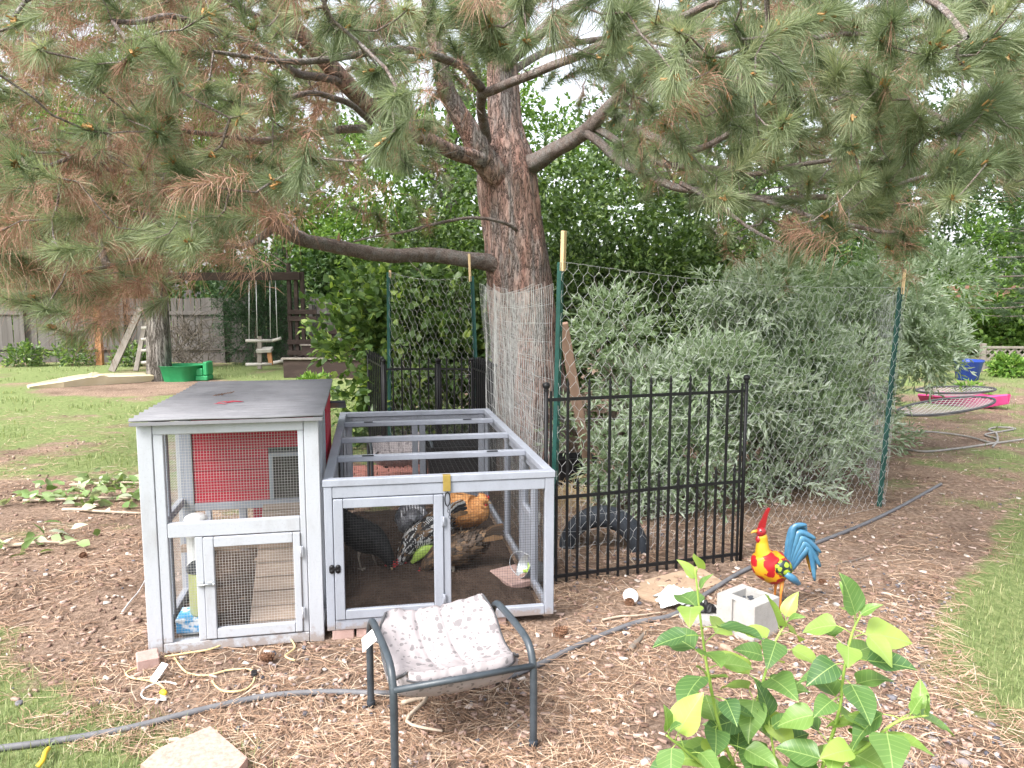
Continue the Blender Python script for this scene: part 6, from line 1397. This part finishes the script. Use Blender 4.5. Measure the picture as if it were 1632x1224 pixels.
# yard trees and greenery beyond
def tree(name, base, h, tr, lobes, nsp, nl, sl, leaf, mat, label, bark='grey_bark', limbs=7, group='trees beyond the yard', lean=(0, 0)):
    base = Vector(base); t = empty(name, base, 0, label, 'tree', group)
    top = Vector((lean[0], lean[1], h))
    bark_tube('trunk', [Vector((0, 0, -.1)), Vector((0, 0, .05)) , top * .25 + Vector((.03, 0, 0)), top * .55, top * .8, top], [tr * 1.45, tr * 1.2, tr, tr * .8, tr * .55, tr * .3], 28, M[bark], t, .09, 9)
    LB = [tuple(np.array(l[:3]) + np.array(base)) + tuple(l[3:]) for l in lobes]; P, U = in_lobes(clumpy(LB, 90, lobes[0][3] * .33, 1.0), nsp, .25); Q, e = sprigs(P, U, nl, sl); n = len(Q)
    leaf_cloud('crown', Q, e, RG.uniform(leaf[0], leaf[1], n), RG.uniform(leaf[2], leaf[3], n), mat, t, base)
    for i in range(limbs):
        l = lobes[i % len(lobes)]; e_ = Vector(l[:3]) + Vector((RG.normal() * l[3] * .4, RG.normal() * l[4] * .4, RG.normal() * l[5] * .3)); s0 = top * RG.uniform(.45, .85)
        MB().tube(smooth_path([s0, s0.lerp(e_, .5) + Vector((0, 0, .12 * e_.length)), e_], 5), [tr * .42 * (1.05 - .085 * j) for j in range(11)], 7).build('limb', M[bark], t)
    return t
tree('shade_tree', G(255, 606), 5.2, .19, [(0, 0, 4.6, 2.2, 1.8, 1.3), (-1.3, .3, 3.9, 1.5, 1.4, .9), (1.2, .2, 4.0, 1.5, 1.3, .9), (0, 0, 5.9, 1.8, 1.6, 1.2)], 2200, 8, .4, (.07, .13, .04, .07), M['tree_leaf'], 'tree with a furrowed grey trunk on the left lawn')
tree('maple_tree', (-13.5, 22.5, 0), 6, .2, [(0, 0, 3.0, 2.6, 1.6, 1.4), (-2.4, 0, 4.0, 2.2, 1.6, 1.5), (2.2, 0, 4.2, 2.4, 1.6, 1.8), (0, 0, 6.2, 3, 2, 1.8)], 2300, 8, .5, (.12, .2, .08, .13), M['tree_leaf'], 'bright green tree beyond the left end of the wooden fence')
tree('maple_tree', (-7.0, 23.5, 0), 6.5, .2, [(0, 0, 3.2, 2.6, 1.6, 1.3), (-2.2, 0, 4.8, 2.2, 1.6, 1.6), (2.0, 0, 4.6, 2.4, 1.6, 1.8), (0, 0, 6.6, 3, 2, 1.8)], 2300, 8, .5, (.12, .2, .08, .13), M['tree_leaf'], 'bright green tree beyond the fence behind the swing beam')
tree('maple_tree', (-1.6, 20, 0), 6.5, .2, [(0, 0, 3.0, 2.6, 1.5, 1.6), (-1.6, 0, 4.6, 1.8, 1.5, 1.4), (2.2, 0, 4.2, 2.2, 1.5, 1.8), (0.6, 0, 6.0, 2.0, 1.6, 1.4)], 2000, 8, .5, (.11, .18, .07, .11), M['tree_leaf'], 'bright green tree far behind the pine trunk')
tree('ash_tree', (4.6, 16, 0), 7, .18, [(0, 0, 3.2, 1.9, 1.4, 1.8), (1.8, 0, 4.3, 1.6, 1.4, 1.5), (-1.5, 0, 4.4, 1.6, 1.4, 1.4), (0, 0, 6, 2.0, 1.6, 1.4), (0.4, 0, 1.6, 2.2, 1.0, 1.2)], 2100, 8, .45, (.10, .16, .05, .08), M['tree_leaf_dark'], 'darker green tree behind the silvery shrubs')
tree('ash_tree', (13.5, 27, 0), 8, .2, [(0, 0, 4.2, 3.0, 1.8, 2.0), (3, 0, 5.0, 2.4, 1.8, 2.0), (-2.4, 0, 5.4, 2.2, 1.6, 1.8), (0, 0, 8, 2.6, 2, 2)], 2300, 8, .55, (.14, .22, .07, .11), M['tree_leaf_dark'], 'darker green tree beyond the reddish fence on the right')
tree('ash_tree', (22, 30, 0), 8, .2, [(0, 0, 4.2, 3.4, 1.8, 2.4), (3, 0, 5.0, 2.4, 1.8, 2.0), (-2.4, 0, 6, 2.6, 1.6, 1.8), (0, 0, 8, 2.6, 2, 2)], 1700, 8, .55, (.15, .24, .08, .12), M['tree_leaf'], 'light green tree at the far right beyond the reddish fence')
for i, (x, y, h, m, lab) in enumerate(((-17, 21, 2.6, 'tree_leaf', 'leafy bush behind the far left end of the fence'), (-11.5, 20.6, 2.4, 'tree_leaf', 'leafy bush rising behind the fence left of the far trunk'), (-6.8, 20.8, 2.8, 'tree_leaf_dark', 'leafy bush behind the fence under the swing beam'), (-3, 21.5, 3.0, 'tree_leaf', 'leafy bush behind the fence near the climbing tower'), (10.5, 24.5, 3.4, 'tree_leaf_dark', 'leafy bush behind the left part of the reddish fence'), (16.5, 25, 3.6, 'tree_leaf', 'leafy bush behind the right part of the reddish fence'), (6.8, 19, 2.4, 'tree_leaf', 'leafy bush beyond the blue pot'), (12.0, 20.8, 1.5, 'tree_leaf', 'low leafy bush in front of the left part of the reddish fence'), (15.6, 20.6, 1.7, 'tree_leaf_dark', 'low leafy bush in front of the right part of the reddish fence'))):
    shrub('far_bush', (x, y, 0), [(x, y, h * .5, 2.6, .9, h * .55), (x + 1.2, y, h * .7, 1.6, .8, h * .4), (x - 1.3, y, h * .65, 1.5, .8, h * .45)], 1100, 7, .35, (.12, .2, .07, .12), M[m], lab, 'bush', 3, .03, hollow=.3, clump=(46, .5), group='bushes beyond the fences')
# soft blue green pine on the right
def soft_pine(base, h, label):
    base = Vector(base); t = empty('small_pine', base, 0, label, 'tree', 'trees beyond the yard')
    bark_tube('trunk', [Vector((0, 0, -.1)), Vector((0, 0, h * .4)), Vector((0, 0, h * .75)), Vector((0, 0, h))], [.15, .12, .07, .02], 18, M['pine_bark'], t, .08)
    T = []; Dv = []
    for i in range(46):
        z = RG.uniform(1.2, h * .97); az = RG.random() * 6.283; L = (1 - z / h) * 2.2 + .5; a = Vector((0, 0, z)); e = Vector((math.cos(az) * L, math.sin(az) * L, z - .12 * L + .1))
        pts = smooth_path([a, a.lerp(e, .5) + Vector((0, 0, -.08)), e], 5)
        MB().tube(pts, [.028 * (1.05 - .09 * j) for j in range(11)], 6).build('limb', M['limb_bark'], t)
        for k in range(13):
            p = pts[int(RG.integers(3, 11))] + Vector((RG.normal() * .16, RG.normal() * .16, RG.normal() * .1)); T.append(tuple(p + base)); d = (e - a).normalized() + Vector((RG.normal() * .5, RG.normal() * .5, .3 + RG.normal() * .3)); Dv.append(tuple(d.normalized()))
    T = np.array(T); Dv = np.array(Dv); global_base = np.array(tuple(base))
    n = 46; idx = np.repeat(np.arange(len(T)), n); d = Dv[idx]; e = d * .8 + RG.normal(0, .45, (len(idx), 3)); e /= np.linalg.norm(e, axis=1)[:, None]
    P = T[idx] - d * RG.uniform(0, .16, len(idx))[:, None]; L = RG.uniform(.09, .16, len(idx))
    leaf_cloud('needles', P, e, L, np.full(len(L), .006), M['juniper_soft'], t, base, fold=0)
M['juniper_soft'] = islemat('soft_needle', [(0, .05, .09, .05), (.6, .10, .155, .09), (1, .18, .23, .14)], .6, .25)
soft_pine((12.4, 17.3, 0), 6.8, 'soft blue green pine at the right edge of the yard')
# juniper behind the swing, brush pile, weeds along the fence
shrub('juniper', (-6.0, 18.0, 0), [(-6.0, 18.0, .9, .75, .4, .95), (-6.2, 18.0, 1.7, .65, .4, .8), (-5.6, 18.1, 1.3, .6, .4, .9)], 1500, 12, .3, (.05, .10, .012, .02), M['juniper'], 'dark soft juniper standing behind the hanging glider', 'shrub', 4, .03, hollow=.3)
def brush():
    c = Vector((-7.3, 17.2, 0)); t = empty('brush_pile', c, 0, 'grey tangle of dead twigs heaped by the fence right of the far trunk', 'brush pile'); mb = MB()
    for i in range(170):
        a = RG.random() * 6.28; r = RG.uniform(0, .6); s0 = Vector((math.cos(a) * r, math.sin(a) * r * .5, RG.uniform(0, .9))); b = RG.random() * 6.28; L = RG.uniform(.4, 1.0)
        e = s0 + Vector((math.cos(b) * L, math.sin(b) * L * .5, RG.uniform(-.1, .75))); mb.tube([s0, s0.lerp(e, .5) + Vector((RG.normal() * .08, 0, .12)), e], [.010, .007, .003], 4, caps=False)
    o = mb.build('twigs', M['twig'], t); o['kind'] = 'stuff'
brush()
for i, (px, py, lab) in enumerate(((40, 580, 'leafy weed at the foot of the fence at the far left'), (120, 578, 'leafy weed below the orange fence post'), (210, 580, 'leafy weed behind the leaning ladder'), (500, 632, 'bright weed behind the corner of the coop roof'), (1606, 600, 'bright green fern like weed in front of the lattice'), (1545, 640, 'low weed beside the blue pot'))):
    b = G(px, py + (4 if i < 3 else 0)); s = (.42, .5, .38, .28, .30, .16)[i]
    shrub('weed', b, [(b.x, b.y, s * .5, s * .8, s * .5, s * .55)], (150, 150, 130, 160, 220, 80)[i], 6, .2 if i != 3 else .12, (.06, .13, .03, .06), M['weed'] if i > 2 else M['vine_leaf'], lab, 'weed', 3, .006, hollow=.2, group='weeds')
# cut leaves lying left of the coop
def cut_leaves(px, py, n, label, sx=.35):
    c = G(px, py); t = empty('cut_branch', c, 0, label, 'branch', 'cut leafy branches')
    P = np.stack([c.x + RG.normal(0, sx, n), c.y + RG.normal(0, .13, n), np.abs(RG.normal(.03, .025, n)) + .01], 1); a = RG.random(n) * 6.28
    leaf_cloud('leaves', P, np.stack([np.cos(a), np.sin(a), RG.normal(.1, .3, n)], 1), RG.uniform(.07, .13, n), RG.uniform(.04, .075, n), M['cut_leaf'], t, c, hexa=True)
    MB().tube([(-sx * 1.6, -.03, .02), (0, .02, .03), (sx * 1.6, .01, .02)], [.012, .01, .006], 7).build('stem', M['light_stick'], t)
M['cut_leaf'] = islemat('cut_leaf', [(0, .12, .20, .06), (.5, .24, .33, .14), (.8, .42, .48, .32), (1, .55, .60, .48)], .5, .2)
cut_leaves(165, 800, 120, 'wilting cut leafy branch lying left of the coop', .38); cut_leaves(190, 775, 60, 'smaller cut leafy branch just behind the wilting one left of the coop', .25); cut_leaves(70, 872, 26, 'few pale cut leaves flat on the mulch at the far left', .13)

# ================================================================== FAR YARD THINGS
def board_fence(name, x0, x1, Y, h, bw, mat, label, gap=.006, rails=(.35, 1.2), posts=2.4, post_mat=None, zb=0.0):
    t = empty(name, (x0, Y, zb), 0, label, 'fence'); L = x1 - x0; n = int(L / bw)
    variants = []
    for v in range(5):
        c = .02; variants.append(MB().box(0, bw - gap, -.009, .009, 0, h + RG.uniform(-.02, .02), .002).mesh('board', mat))
    for i in range(n): link_mesh('board', variants[int(RG.integers(0, 5))], t, (i * bw, RG.normal() * .004, RG.normal() * .008), (RG.normal() * .006, RG.normal() * .008, 0))
    for z in rails: MB().box(0, L, -.055, -.012, z - .045, z + .045, .003).build('rail', mat, t)
    for i in range(int(L / posts) + 1): MB().box(i * posts, i * posts + .09, -.12, -.056, 0, h + .02, .004).build('post', mat, t)
    return t
board_fence('board_fence', -19, -5.1, 18.6, 1.56, .142, M['fence_board'], 'weathered grey wooden board fence along the back left of the yard')
board_fence('board_fence', -5.0, -.5, 19.1, 1.56, .142, M['fence_board'], 'shorter run of weathered board fence behind the climbing tower')
board_fence('board_fence', 8.5, 22, 22, 1.9, .145, M['fence_red'], 'reddish wooden board fence at the back right', rails=(.4, 1.0, 1.6))
op = MB().box(-.075, .075, -.05, .05, 0, 1.60, .005).build('fence_post', M['orange_post'], None, G(158, 582) + Vector((0, .05, 0))); tag(op, 'newer orange brown post standing out in the grey fence', 'fence post')
# swing frame with tower
sY = 16.6
t = empty('swing_frame', Vector((D(380, 580, sY).x, sY, 0)), 0, 'dark wooden swing beam and slatted tower behind the coop', 'play frame'); o0 = Vector((D(380, 580, sY).x, sY, 0))
R_ = lambda px, py, y=sY: D(px, py, y) - o0
MB().bar(R_(238, 441), R_(478, 440), .09, .17, bev=.005).build('beam', M['brown_wood'], t)
for px in (463, 474, 484): MB().bar(Vector((R_(px, 560).x, .05, 0)), Vector((R_(px, 560).x, .05, 2.12 if px > 470 else 2.3)), .075, .09, bev=.004).build('tower_post', M['brown_wood'], t)
for py in (497, 508, 545, 562): MB().bar(R_(459, py) + Vector((0, -.04, 0)), R_(505, py) + Vector((0, -.04, 0)), .03, .10, up=(0, 0, 1), bev=.004).build('tower_rail', M['brown_wood'], t)
MB().bar(R_(485, 548), R_(545, 525), .05, .11, bev=.004).build('brace', M['brown_wood'], t)
MB().bar(R_(500, 535), R_(545, 535), .05, .08, bev=.004).build('tower_rail', M['brown_wood'], t)
# ladder leg of the frame
t = empty('ladder', G(212, 592), 0, 'grey wooden ladder with white rungs leaning behind the left tree', 'ladder'); lo = G(212, 592)
yl = lo.y
a0, a1 = Vector((D(178, 592, yl).x, yl, 0)) - lo, D(224, 492, yl + .5) - lo; b0, b1 = Vector((D(213, 590, yl).x, yl + .1, 0)) - lo, D(234, 500, yl + .6) - lo
MB().bar(a0, a1, .14, .05, up=(0, -1, 0), bev=.004).build('rail', M['old_wood'], t); MB().bar(b0, b1, .10, .05, up=(0, -1, 0), bev=.004).build('rail', M['old_wood'], t)
for py in (578, 559, 541, 523): 
    p = D(225, py, yl + .2) - lo; MB().tube([p, p + Vector((.42, .15, .02))], .032, 8).build('rung', M['grey_log'], t)
# glider hanging from the beam
t = empty('glider_swing', Vector((D(420, 580, sY).x, sY, 0)), 0, 'hanging wooden glider swing with white bars on four chains', 'swing'); g0 = Vector((D(420, 580, sY).x, sY, 0)); Rg = lambda px, py, dy=0: D(px, py, sY + dy) - g0
for px, px2, py in ((397, 397, 540), (408, 410, 538), (430, 431, 538), (439, 442, 540)): MB().tube([Rg(px, 447), Rg(px2, py)], .009, 6).build('chain', M['wire_galv'], t)
for (a, b) in (((392, 543), (434, 543)), ((392, 581), (434, 580)), ((434, 543), (448, 539)), ((436, 578), (452, 575))): MB().tube([Rg(*a), Rg(*b)], .035, 8).build('bar', M['grey_log'], t)
MB().bar(Rg(414, 536), Rg(414, 588), .09, .05, up=(0, -1, 0), bev=.004).build('upright', M['old_wood'], t); MB().bar(Rg(429, 560), Rg(432, 582), .09, .05, up=(0, -1, 0), bev=.004).build('upright', M['orange_post'], t); MB().bar(Rg(410, 558), Rg(434, 557), .18, .07, up=(0, -.3, 1), bev=.004).build('seat', M['grey_log'], t)
# raised planter of dark boards
pb = G(452, 602); pw = 1.55
t = empty('wooden_planter', pb, math.radians(-2), 'dark peeling wooden planter box behind the coop', 'planter')
for nm, a in (('board', (0, pw, 0, .05, 0, .36)), ('board', (0, pw, 1.2, 1.25, 0, .55)), ('board', (0, .05, .051, 1.199, 0, .36)), ('board', (pw - .05, pw, .051, 1.199, 0, .36))): MB().box(*a, .006).build(nm, M['brown_wood'], t)
MB().box(-.03, pw + .03, -.04, .07, .361, .395, .004).build('cap', M['old_wood'], t); MB().box(-.03, pw + .03, 1.18, 1.28, .551, .585, .004).build('cap', M['old_wood'], t)
MB().box(.05, pw - .05, .051, 1.199, 0, .28).build('soil', M['dirt'], t)
# white stake with blue base beyond
t = empty('white_stake', G(540, 590), 0, 'white stick with a blue foot standing among the leaves behind the planter', 'stake'); MB().box(-.03, .03, -.02, .02, 0, .75, .004).build('stick', M['white_plastic'], t); MB().box(-.14, .14, -.05, .05, .12, .17, .01).build('foot', M['blue_cloth'], t)
# cream slide piece and green plastic toy
def slide():
    a, b = G(45, 619), G(238, 606); t = empty('slide_chute', a, math.atan2(b.y - a.y, b.x - a.x), 'cream plastic slide chute lying on the left lawn', 'slide'); L = (b - a).length; mb = MB(); K = 28
    for i in range(K + 1):
        u = i / K; x = L * u; h = .04 + .11 * min(1, u * 2.3) * (1 - .35 * max(0, u - .5) * 2) + (.03 if abs(u - .55) < .03 else 0); w_ = .10 + .18 * min(1, u * 4)
        mb.v += [(x, -w_, 0), (x, -w_ - .03, h), (x, -w_ + .04, h + .02), (x, -w_ + .10, h * .45), (x, w_ - .10, h * .45), (x, w_ - .04, h + .02), (x, w_ + .03, h), (x, w_, 0)]
    for i in range(K):
        for j in range(8): mb.f.append((i * 8 + j, i * 8 + 8 + j, i * 8 + 8 + (j + 1) % 8, i * 8 + (j + 1) % 8)); mb.sm.append(False)
    mb.f += [tuple(range(8)), tuple(range(K * 8 + 7, K * 8 - 1, -1))]; mb.sm += [False, False]
    mb.build('chute', M['cream_plastic'], t)
slide()
def greens():
    b = G(300, 606); t = empty('green_sandbox', b, .05, 'green plastic sandbox shell beside the far tree trunk', 'sandbox'); mb = MB(); K = 24
    for r, z in ((.30, 0), (.36, .28), (.39, .30), (.36, .29), (.28, .03), (.0, .03)):
        mb.v += [(r * math.cos(q) * (1.15 + .06 * math.cos(6 * q)) - .12, r * math.sin(q) * (1 + .06 * math.cos(6 * q)), z) for q in np.linspace(0, 6.2832, K, endpoint=False)]
    for i in range(5):
        for j in range(K): mb.f.append((i * K + j, i * K + (j + 1) % K, (i + 1) * K + (j + 1) % K, (i + 1) * K + j)); mb.sm.append(True)
    mb.build('shell', M['green_plastic'], t)
    MB().box(.18, .42, -.15, .18, 0, .10, .02).box(.33, .42, -.15, .18, .10, .36, .02).box(.20, .33, -.15, -.10, .1, .24, .015).build('seat', M['green_plastic'], t)
greens()
# right hand side: pot, lattice, sled, net
p = G(1541, 606); po = empty('blue_pot', p, 0, 'glossy blue glazed flower pot beside the lattice', 'pot'); MB().lathe([(0, .0), (.17, 0), (.19, .02), (.255, .34), (.275, .36), (.28, .385), (.27, .395), (.245, .38), (.18, .05), (0, .05)], 28).build('shell', M['blue_glaze'], po); MB().lathe([(0, .33), (.23, .33)], 24).build('soil', M['dirt'], po)
def lattice():
    a = G(1565, 592); L = 2.4; h = .52; t = empty('lattice_panel', a, math.radians(-3), 'grey wooden lattice panel at the right edge behind the blue pot', 'lattice')
    MB().box(-.06, .04, -.05, .05, 0, h + .08, .006).build('post', M['old_wood'], t); MB().box(.041, L, -.03, .03, h - .03, h + .02, .004).build('rail', M['old_wood'], t); MB().box(.041, L, -.03, .03, .0, .05, .004).build('rail', M['old_wood'], t)
    st = .155
    for dr in (1, -1):
        for i in range(-4, int(L / st) + 1):
            x = i * st + (0 if dr > 0 else h); x2 = x + dr * h; z0, z1 = .05, h - .03
            xa, xb = x + dr * .05, x2 - dr * .03
            def clip(xx, zz, xo, zo):
                if xx < .045: k = (.045 - xo) / (xx - xo + 1e-9); return .045, zo + (zz - zo) * k
                if xx > L: k = (L - xo) / (xx - xo + 1e-9); return L, zo + (zz - zo) * k
                return xx, zz
            if max(xa, xb) < .08 or min(xa, xb) > L - .03: continue
            c0 = clip(xa, z0, xb, z1); c1 = clip(xb, z1, xa, z0)
            if abs(c0[1] - c1[1]) < .03: continue
            MB().bar((c0[0], -.006 * dr, c0[1]), (c1[0], -.006 * dr, c1[1]), .010, .036, up=(0, 0, 1)).build('slat', M['old_wood'], t)
lattice()
def sled():
    tip = G(1606, 655); tail = G(1480, 640); d = (tip - tail); L = d.length; c = tail
    t = empty('pink_sled', c, math.atan2(d.y, d.x), 'bright pink plastic sled lying beside the path on the right', 'sled'); mb = MB(); K = 20
    for i in range(K + 1):
        u = i / K; w_ = .28 * min(1, (1 - u) * 1.9 + .02) ** .6; h = .14 + .05 * u; zt = .0 + .10 * max(0, u - .72) / .28
        mb.v += [(L * u, -w_, h + zt * .5), (L * u, -w_ - .03, h + zt * .5 - .02), (L * u, -w_ * .7, zt), (L * u, w_ * .7, zt), (L * u, w_ + .03, h + zt * .5 - .02), (L * u, w_, h + zt * .5), (L * u, w_ * .62, zt + .03), (L * u, -w_ * .62, zt + .03)]
    for i in range(K):
        for j in range(8): mb.f.append((i * 8 + j, i * 8 + (j + 1) % 8, i * 8 + 8 + (j + 1) % 8, i * 8 + 8 + j)); mb.sm.append(False)
    mb.f += [tuple(range(8))[::-1], tuple(range(K * 8, K * 8 + 8))]; mb.sm += [False] * 2
    mb.build('hull', M['pink_plastic'], t)
sled()
def net(name, c, rx, ry, z, tilt, label, rz=0):
    t = empty(name, c, rz, label, 'net'); ring = []
    f = lambda a, k=1: Vector((rx * k * math.cos(a), ry * k * math.sin(a), z + tilt * k * math.cos(a) - .10 * (1 - k * k)))
    MB().tube([f(a) for a in np.linspace(0, 2 * math.pi, 41)], .016, 8, caps=False).build('frame', M['piping'], t)
    A = []; B = []; n = 15
    for i in range(-n, n + 1):
        for s in (1, -1):
            x = i / n * 1.42; pts = []
            for q in np.linspace(-1, 1, 25):
                u = (x + q) / 1.42 * 1.0; v = s * (q - x) / 1.42
                if u * u + v * v < 1: pts.append(Vector((rx * u, ry * v, z + tilt * u - .10 * (1 - u * u - v * v))))
            for a, b in zip(pts[:-1], pts[1:]): A.append(tuple(a)); B.append(tuple(b))
    o = segs_mesh('netting', A, B, .0035, M['net_grey'], t); o['kind'] = 'stuff'
net('hoop_net', G(1512, 668) + Vector((0, .1, 0)), .62, .42, .16, .10, 'dark rimmed hoop net with white netting in front of the pink sled', .1)
net('hoop_net', G(1530, 648) + Vector((0, .15, 0)), .52, .40, .23, .03, 'second hoop net lying over the pink sled', -.2)
# patio bricks seen through the run
def patio():
    o0 = Vector((-1.45, 5.85, .0)); t = empty('brick_patio', o0, RUN_R, 'small patio of reddish bricks behind the run under the distant footstool', 'paving')
    me = MB().box(0, .198, 0, .098, -.04, .012, .004).mesh('brick', M['red_brick'])
    for j in range(12):
        for i in range(6): link_mesh('brick', me, t, (i * .205 + (.1 if j % 2 else 0), j * .104, RG.normal() * .002 + .004), (0, 0, RG.normal() * .012))
patio()
# ================================================================== FOREGROUND SAPLING
def leaf_mesh(seed, L=.085, W=.062):
    """broad pointed leaf with a folded midrib, 12 + 12 quads"""
    rg = random.Random(seed); K = 9; v = []; f = []; cur = rg.uniform(.10, .35)
    for i in range(K + 1):
        u = i / K; w_ = W * .5 * (math.sin(math.pi * min(1, u ** .62)) ** .85 if 0 < u < 1 else 0.0); z = -cur * L * u * u; wav = .05 * W * math.sin(u * 9 + seed)
        for s in (-1, -.5, 0, .5, 1): v.append((s * w_, L * u, z + abs(s) * w_ * .30 + wav * s * s))
    for i in range(K):
        for j in range(4): f.append((i * 5 + j, i * 5 + j + 1, i * 5 + 6 + j, i * 5 + 5 + j))
    me = bpy.data.meshes.new('leaf'); me.from_pydata(v, [], f); me.materials.append(M['sap_leaf']); me.polygons.foreach_set('use_smooth', [True] * len(f)); me.update(); return me
def sap_mat():
    m = bpy.data.materials.new('sapling_leaf'); m.use_nodes = True; nt = m.node_tree; N = nt.nodes; b = N['Principled BSDF']; b.inputs['Roughness'].default_value = .38; b.inputs['Specular IOR Level'].default_value = .45
    oi = N.new('ShaderNodeObjectInfo'); r = _ramp(nt, [(0, .065, .14, .05), (.3, .12, .22, .065), (.6, .19, .31, .075), (1, .36, .46, .11)]); nt.links.new(oi.outputs['Random'], r.inputs[0])
    tc = N.new('ShaderNodeTexCoord'); sx = N.new('ShaderNodeSeparateXYZ'); nt.links.new(tc.outputs['Object'], sx.inputs[0])
    ab = N.new('ShaderNodeMath'); ab.operation = 'ABSOLUTE'; nt.links.new(sx.outputs['X'], ab.inputs[0])
    lt = N.new('ShaderNodeMath'); lt.operation = 'LESS_THAN'; lt.inputs[1].default_value = .0009; nt.links.new(ab.outputs[0], lt.inputs[0])
    # side veins
    sm = N.new('ShaderNodeMath'); sm.operation = 'MULTIPLY_ADD'; sm.inputs[1].default_value = -.7; nt.links.new(ab.outputs[0], sm.inputs[0]); nt.links.new(sx.outputs['Y'], sm.inputs[2])
    sn = N.new('ShaderNodeMath'); sn.operation = 'PINGPONG'; sn.inputs[1].default_value = .006; nt.links.new(sm.outputs[0], sn.inputs[0])
    l2 = N.new('ShaderNodeMath'); l2.operation = 'LESS_THAN'; l2.inputs[1].default_value = .0006; nt.links.new(sn.outputs[0], l2.inputs[0])
    h = N.new('ShaderNodeMath'); h.operation = 'MULTIPLY'; h.inputs[1].default_value = .4; nt.links.new(l2.outputs[0], h.inputs[0])
    mx2 = N.new('ShaderNodeMath'); mx2.operation = 'MAXIMUM'; nt.links.new(lt.outputs[0], mx2.inputs[0]); nt.links.new(h.outputs[0], mx2.inputs[1])
    c = N.new('ShaderNodeMixRGB'); c.inputs[2].default_value = (.30, .41, .15, 1); nt.links.new(mx2.outputs[0], c.inputs[0]); nt.links.new(r.outputs[0], c.inputs[1]); nt.links.new(c.outputs[0], b.inputs['Base Color'])
    t = N.new('ShaderNodeBsdfTranslucent'); mu = N.new('ShaderNodeMixRGB'); mu.blend_type = 'MULTIPLY'; mu.inputs[0].default_value = 1; mu.inputs[2].default_value = (1.3, 1.35, .5, 1); nt.links.new(c.outputs[0], mu.inputs[1]); nt.links.new(mu.outputs[0], t.inputs['Color'])
    mx = N.new('ShaderNodeMixShader'); mx.inputs[0].default_value = .35; nt.links.new(b.outputs[0], mx.inputs[1]); nt.links.new(t.outputs[0], mx.inputs[2]); nt.links.new(mx.outputs[0], N['Material Output'].inputs['Surface'])
    return m
M['sap_leaf'] = sap_mat(); M['sap_stem'] = pm('sapling_stem', [(.20, .32, .06), (.34, .44, .11)], 14, .5)
def sapling():
    base = Vector((.66, 1.72, 0)); t = empty('sapling', base, 0, 'young green sapling with broad heart shaped leaves in the right foreground', 'sapling')
    rr = random.Random(5); meshes = [leaf_mesh(i, *(rr.uniform(.072, .092), rr.uniform(.05, .066))) for i in range(6)]; small = [leaf_mesh(20 + i, .055, .032) for i in range(3)]
    ST = [  # photo pixel paths at an assumed distance
        [(1185, 1260, 1.72), (1150, 1170, 1.70), (1130, 1080, 1.68), (1118, 1000, 1.66), (1108, 905, 1.64)],
        [(1190, 1230, 1.74), (1195, 1160, 1.76), (1215, 1090, 1.78), (1232, 1030, 1.80), (1255, 990, 1.82)],
        [(1290, 1300, 1.66), (1318, 1200, 1.64), (1338, 1130, 1.62), (1345, 1070, 1.62), (1358, 1010, 1.62), (1372, 980, 1.62)],
        [(1320, 1240, 1.60), (1380, 1190, 1.56), (1430, 1150, 1.54), (1480, 1140, 1.52)],
        [(1180, 1260, 1.66), (1130, 1225, 1.62), (1085, 1190, 1.58), (1062, 1172, 1.56)],
        [(1250, 1300, 1.70), (1235, 1210, 1.72), (1225, 1150, 1.72)]]
    up = Vector((0, 0, 1))
    for si, s in enumerate(ST):
        pts = [D(*p) - base for p in s]
        st = smooth_path([Vector((.02 * (si - 2.5), .01 * si, 0)), pts[0] * .55 + Vector((0, 0, 0))] + pts, 6); K = len(st)
        so = MB().tube(st, [.0062 * (1 - .68 * i / K) for i in range(K)], 8).build('stem', M['sap_stem'], t)
        n = (24, 22, 27, 14, 14, 12)[si]
        for k in range(n):
            u = .34 + .66 * k / (n - 1); i = min(K - 2, int(u * (K - 1))); p = st[i]; tg = (st[i + 1] - st[i]).normalized()
            az = k * 2.4 + si * 1.3; tip = k >= n - 3
            side = Vector((math.cos(az), math.sin(az), 0)); d = (side * (.45 if tip else 1) + up * ((.75 if tip else .12) + rr.uniform(-.2, .25))).normalized()
            pl = rr.uniform(.02, .05) * (.4 if tip else 1); q = p + d * pl + up * .004
            MB().tube([p, p + d * pl * .5 + up * .004, q], .0011, 5).build('petiole', M['sap_stem'], so)
            d2 = (d + Vector((rr.uniform(-.4, .4), rr.uniform(-.5, .2), rr.uniform(-.55, .15) if not tip else .3))).normalized()
            x = d2.cross(up + Vector((rr.uniform(-.5, .5), rr.uniform(-.7, .1), 0))).normalized(); z = x.cross(d2)
            lf = link_mesh('leaf', (small if tip and rr.random() < .7 else meshes)[rr.randrange(3)], so); sc = rr.uniform(.75, 1.25)
            lf.matrix_local = Matrix.Translation(q) @ Matrix((x, d2, z)).transposed().to_4x4() @ Matrix.Scale(sc, 4)
sapling()
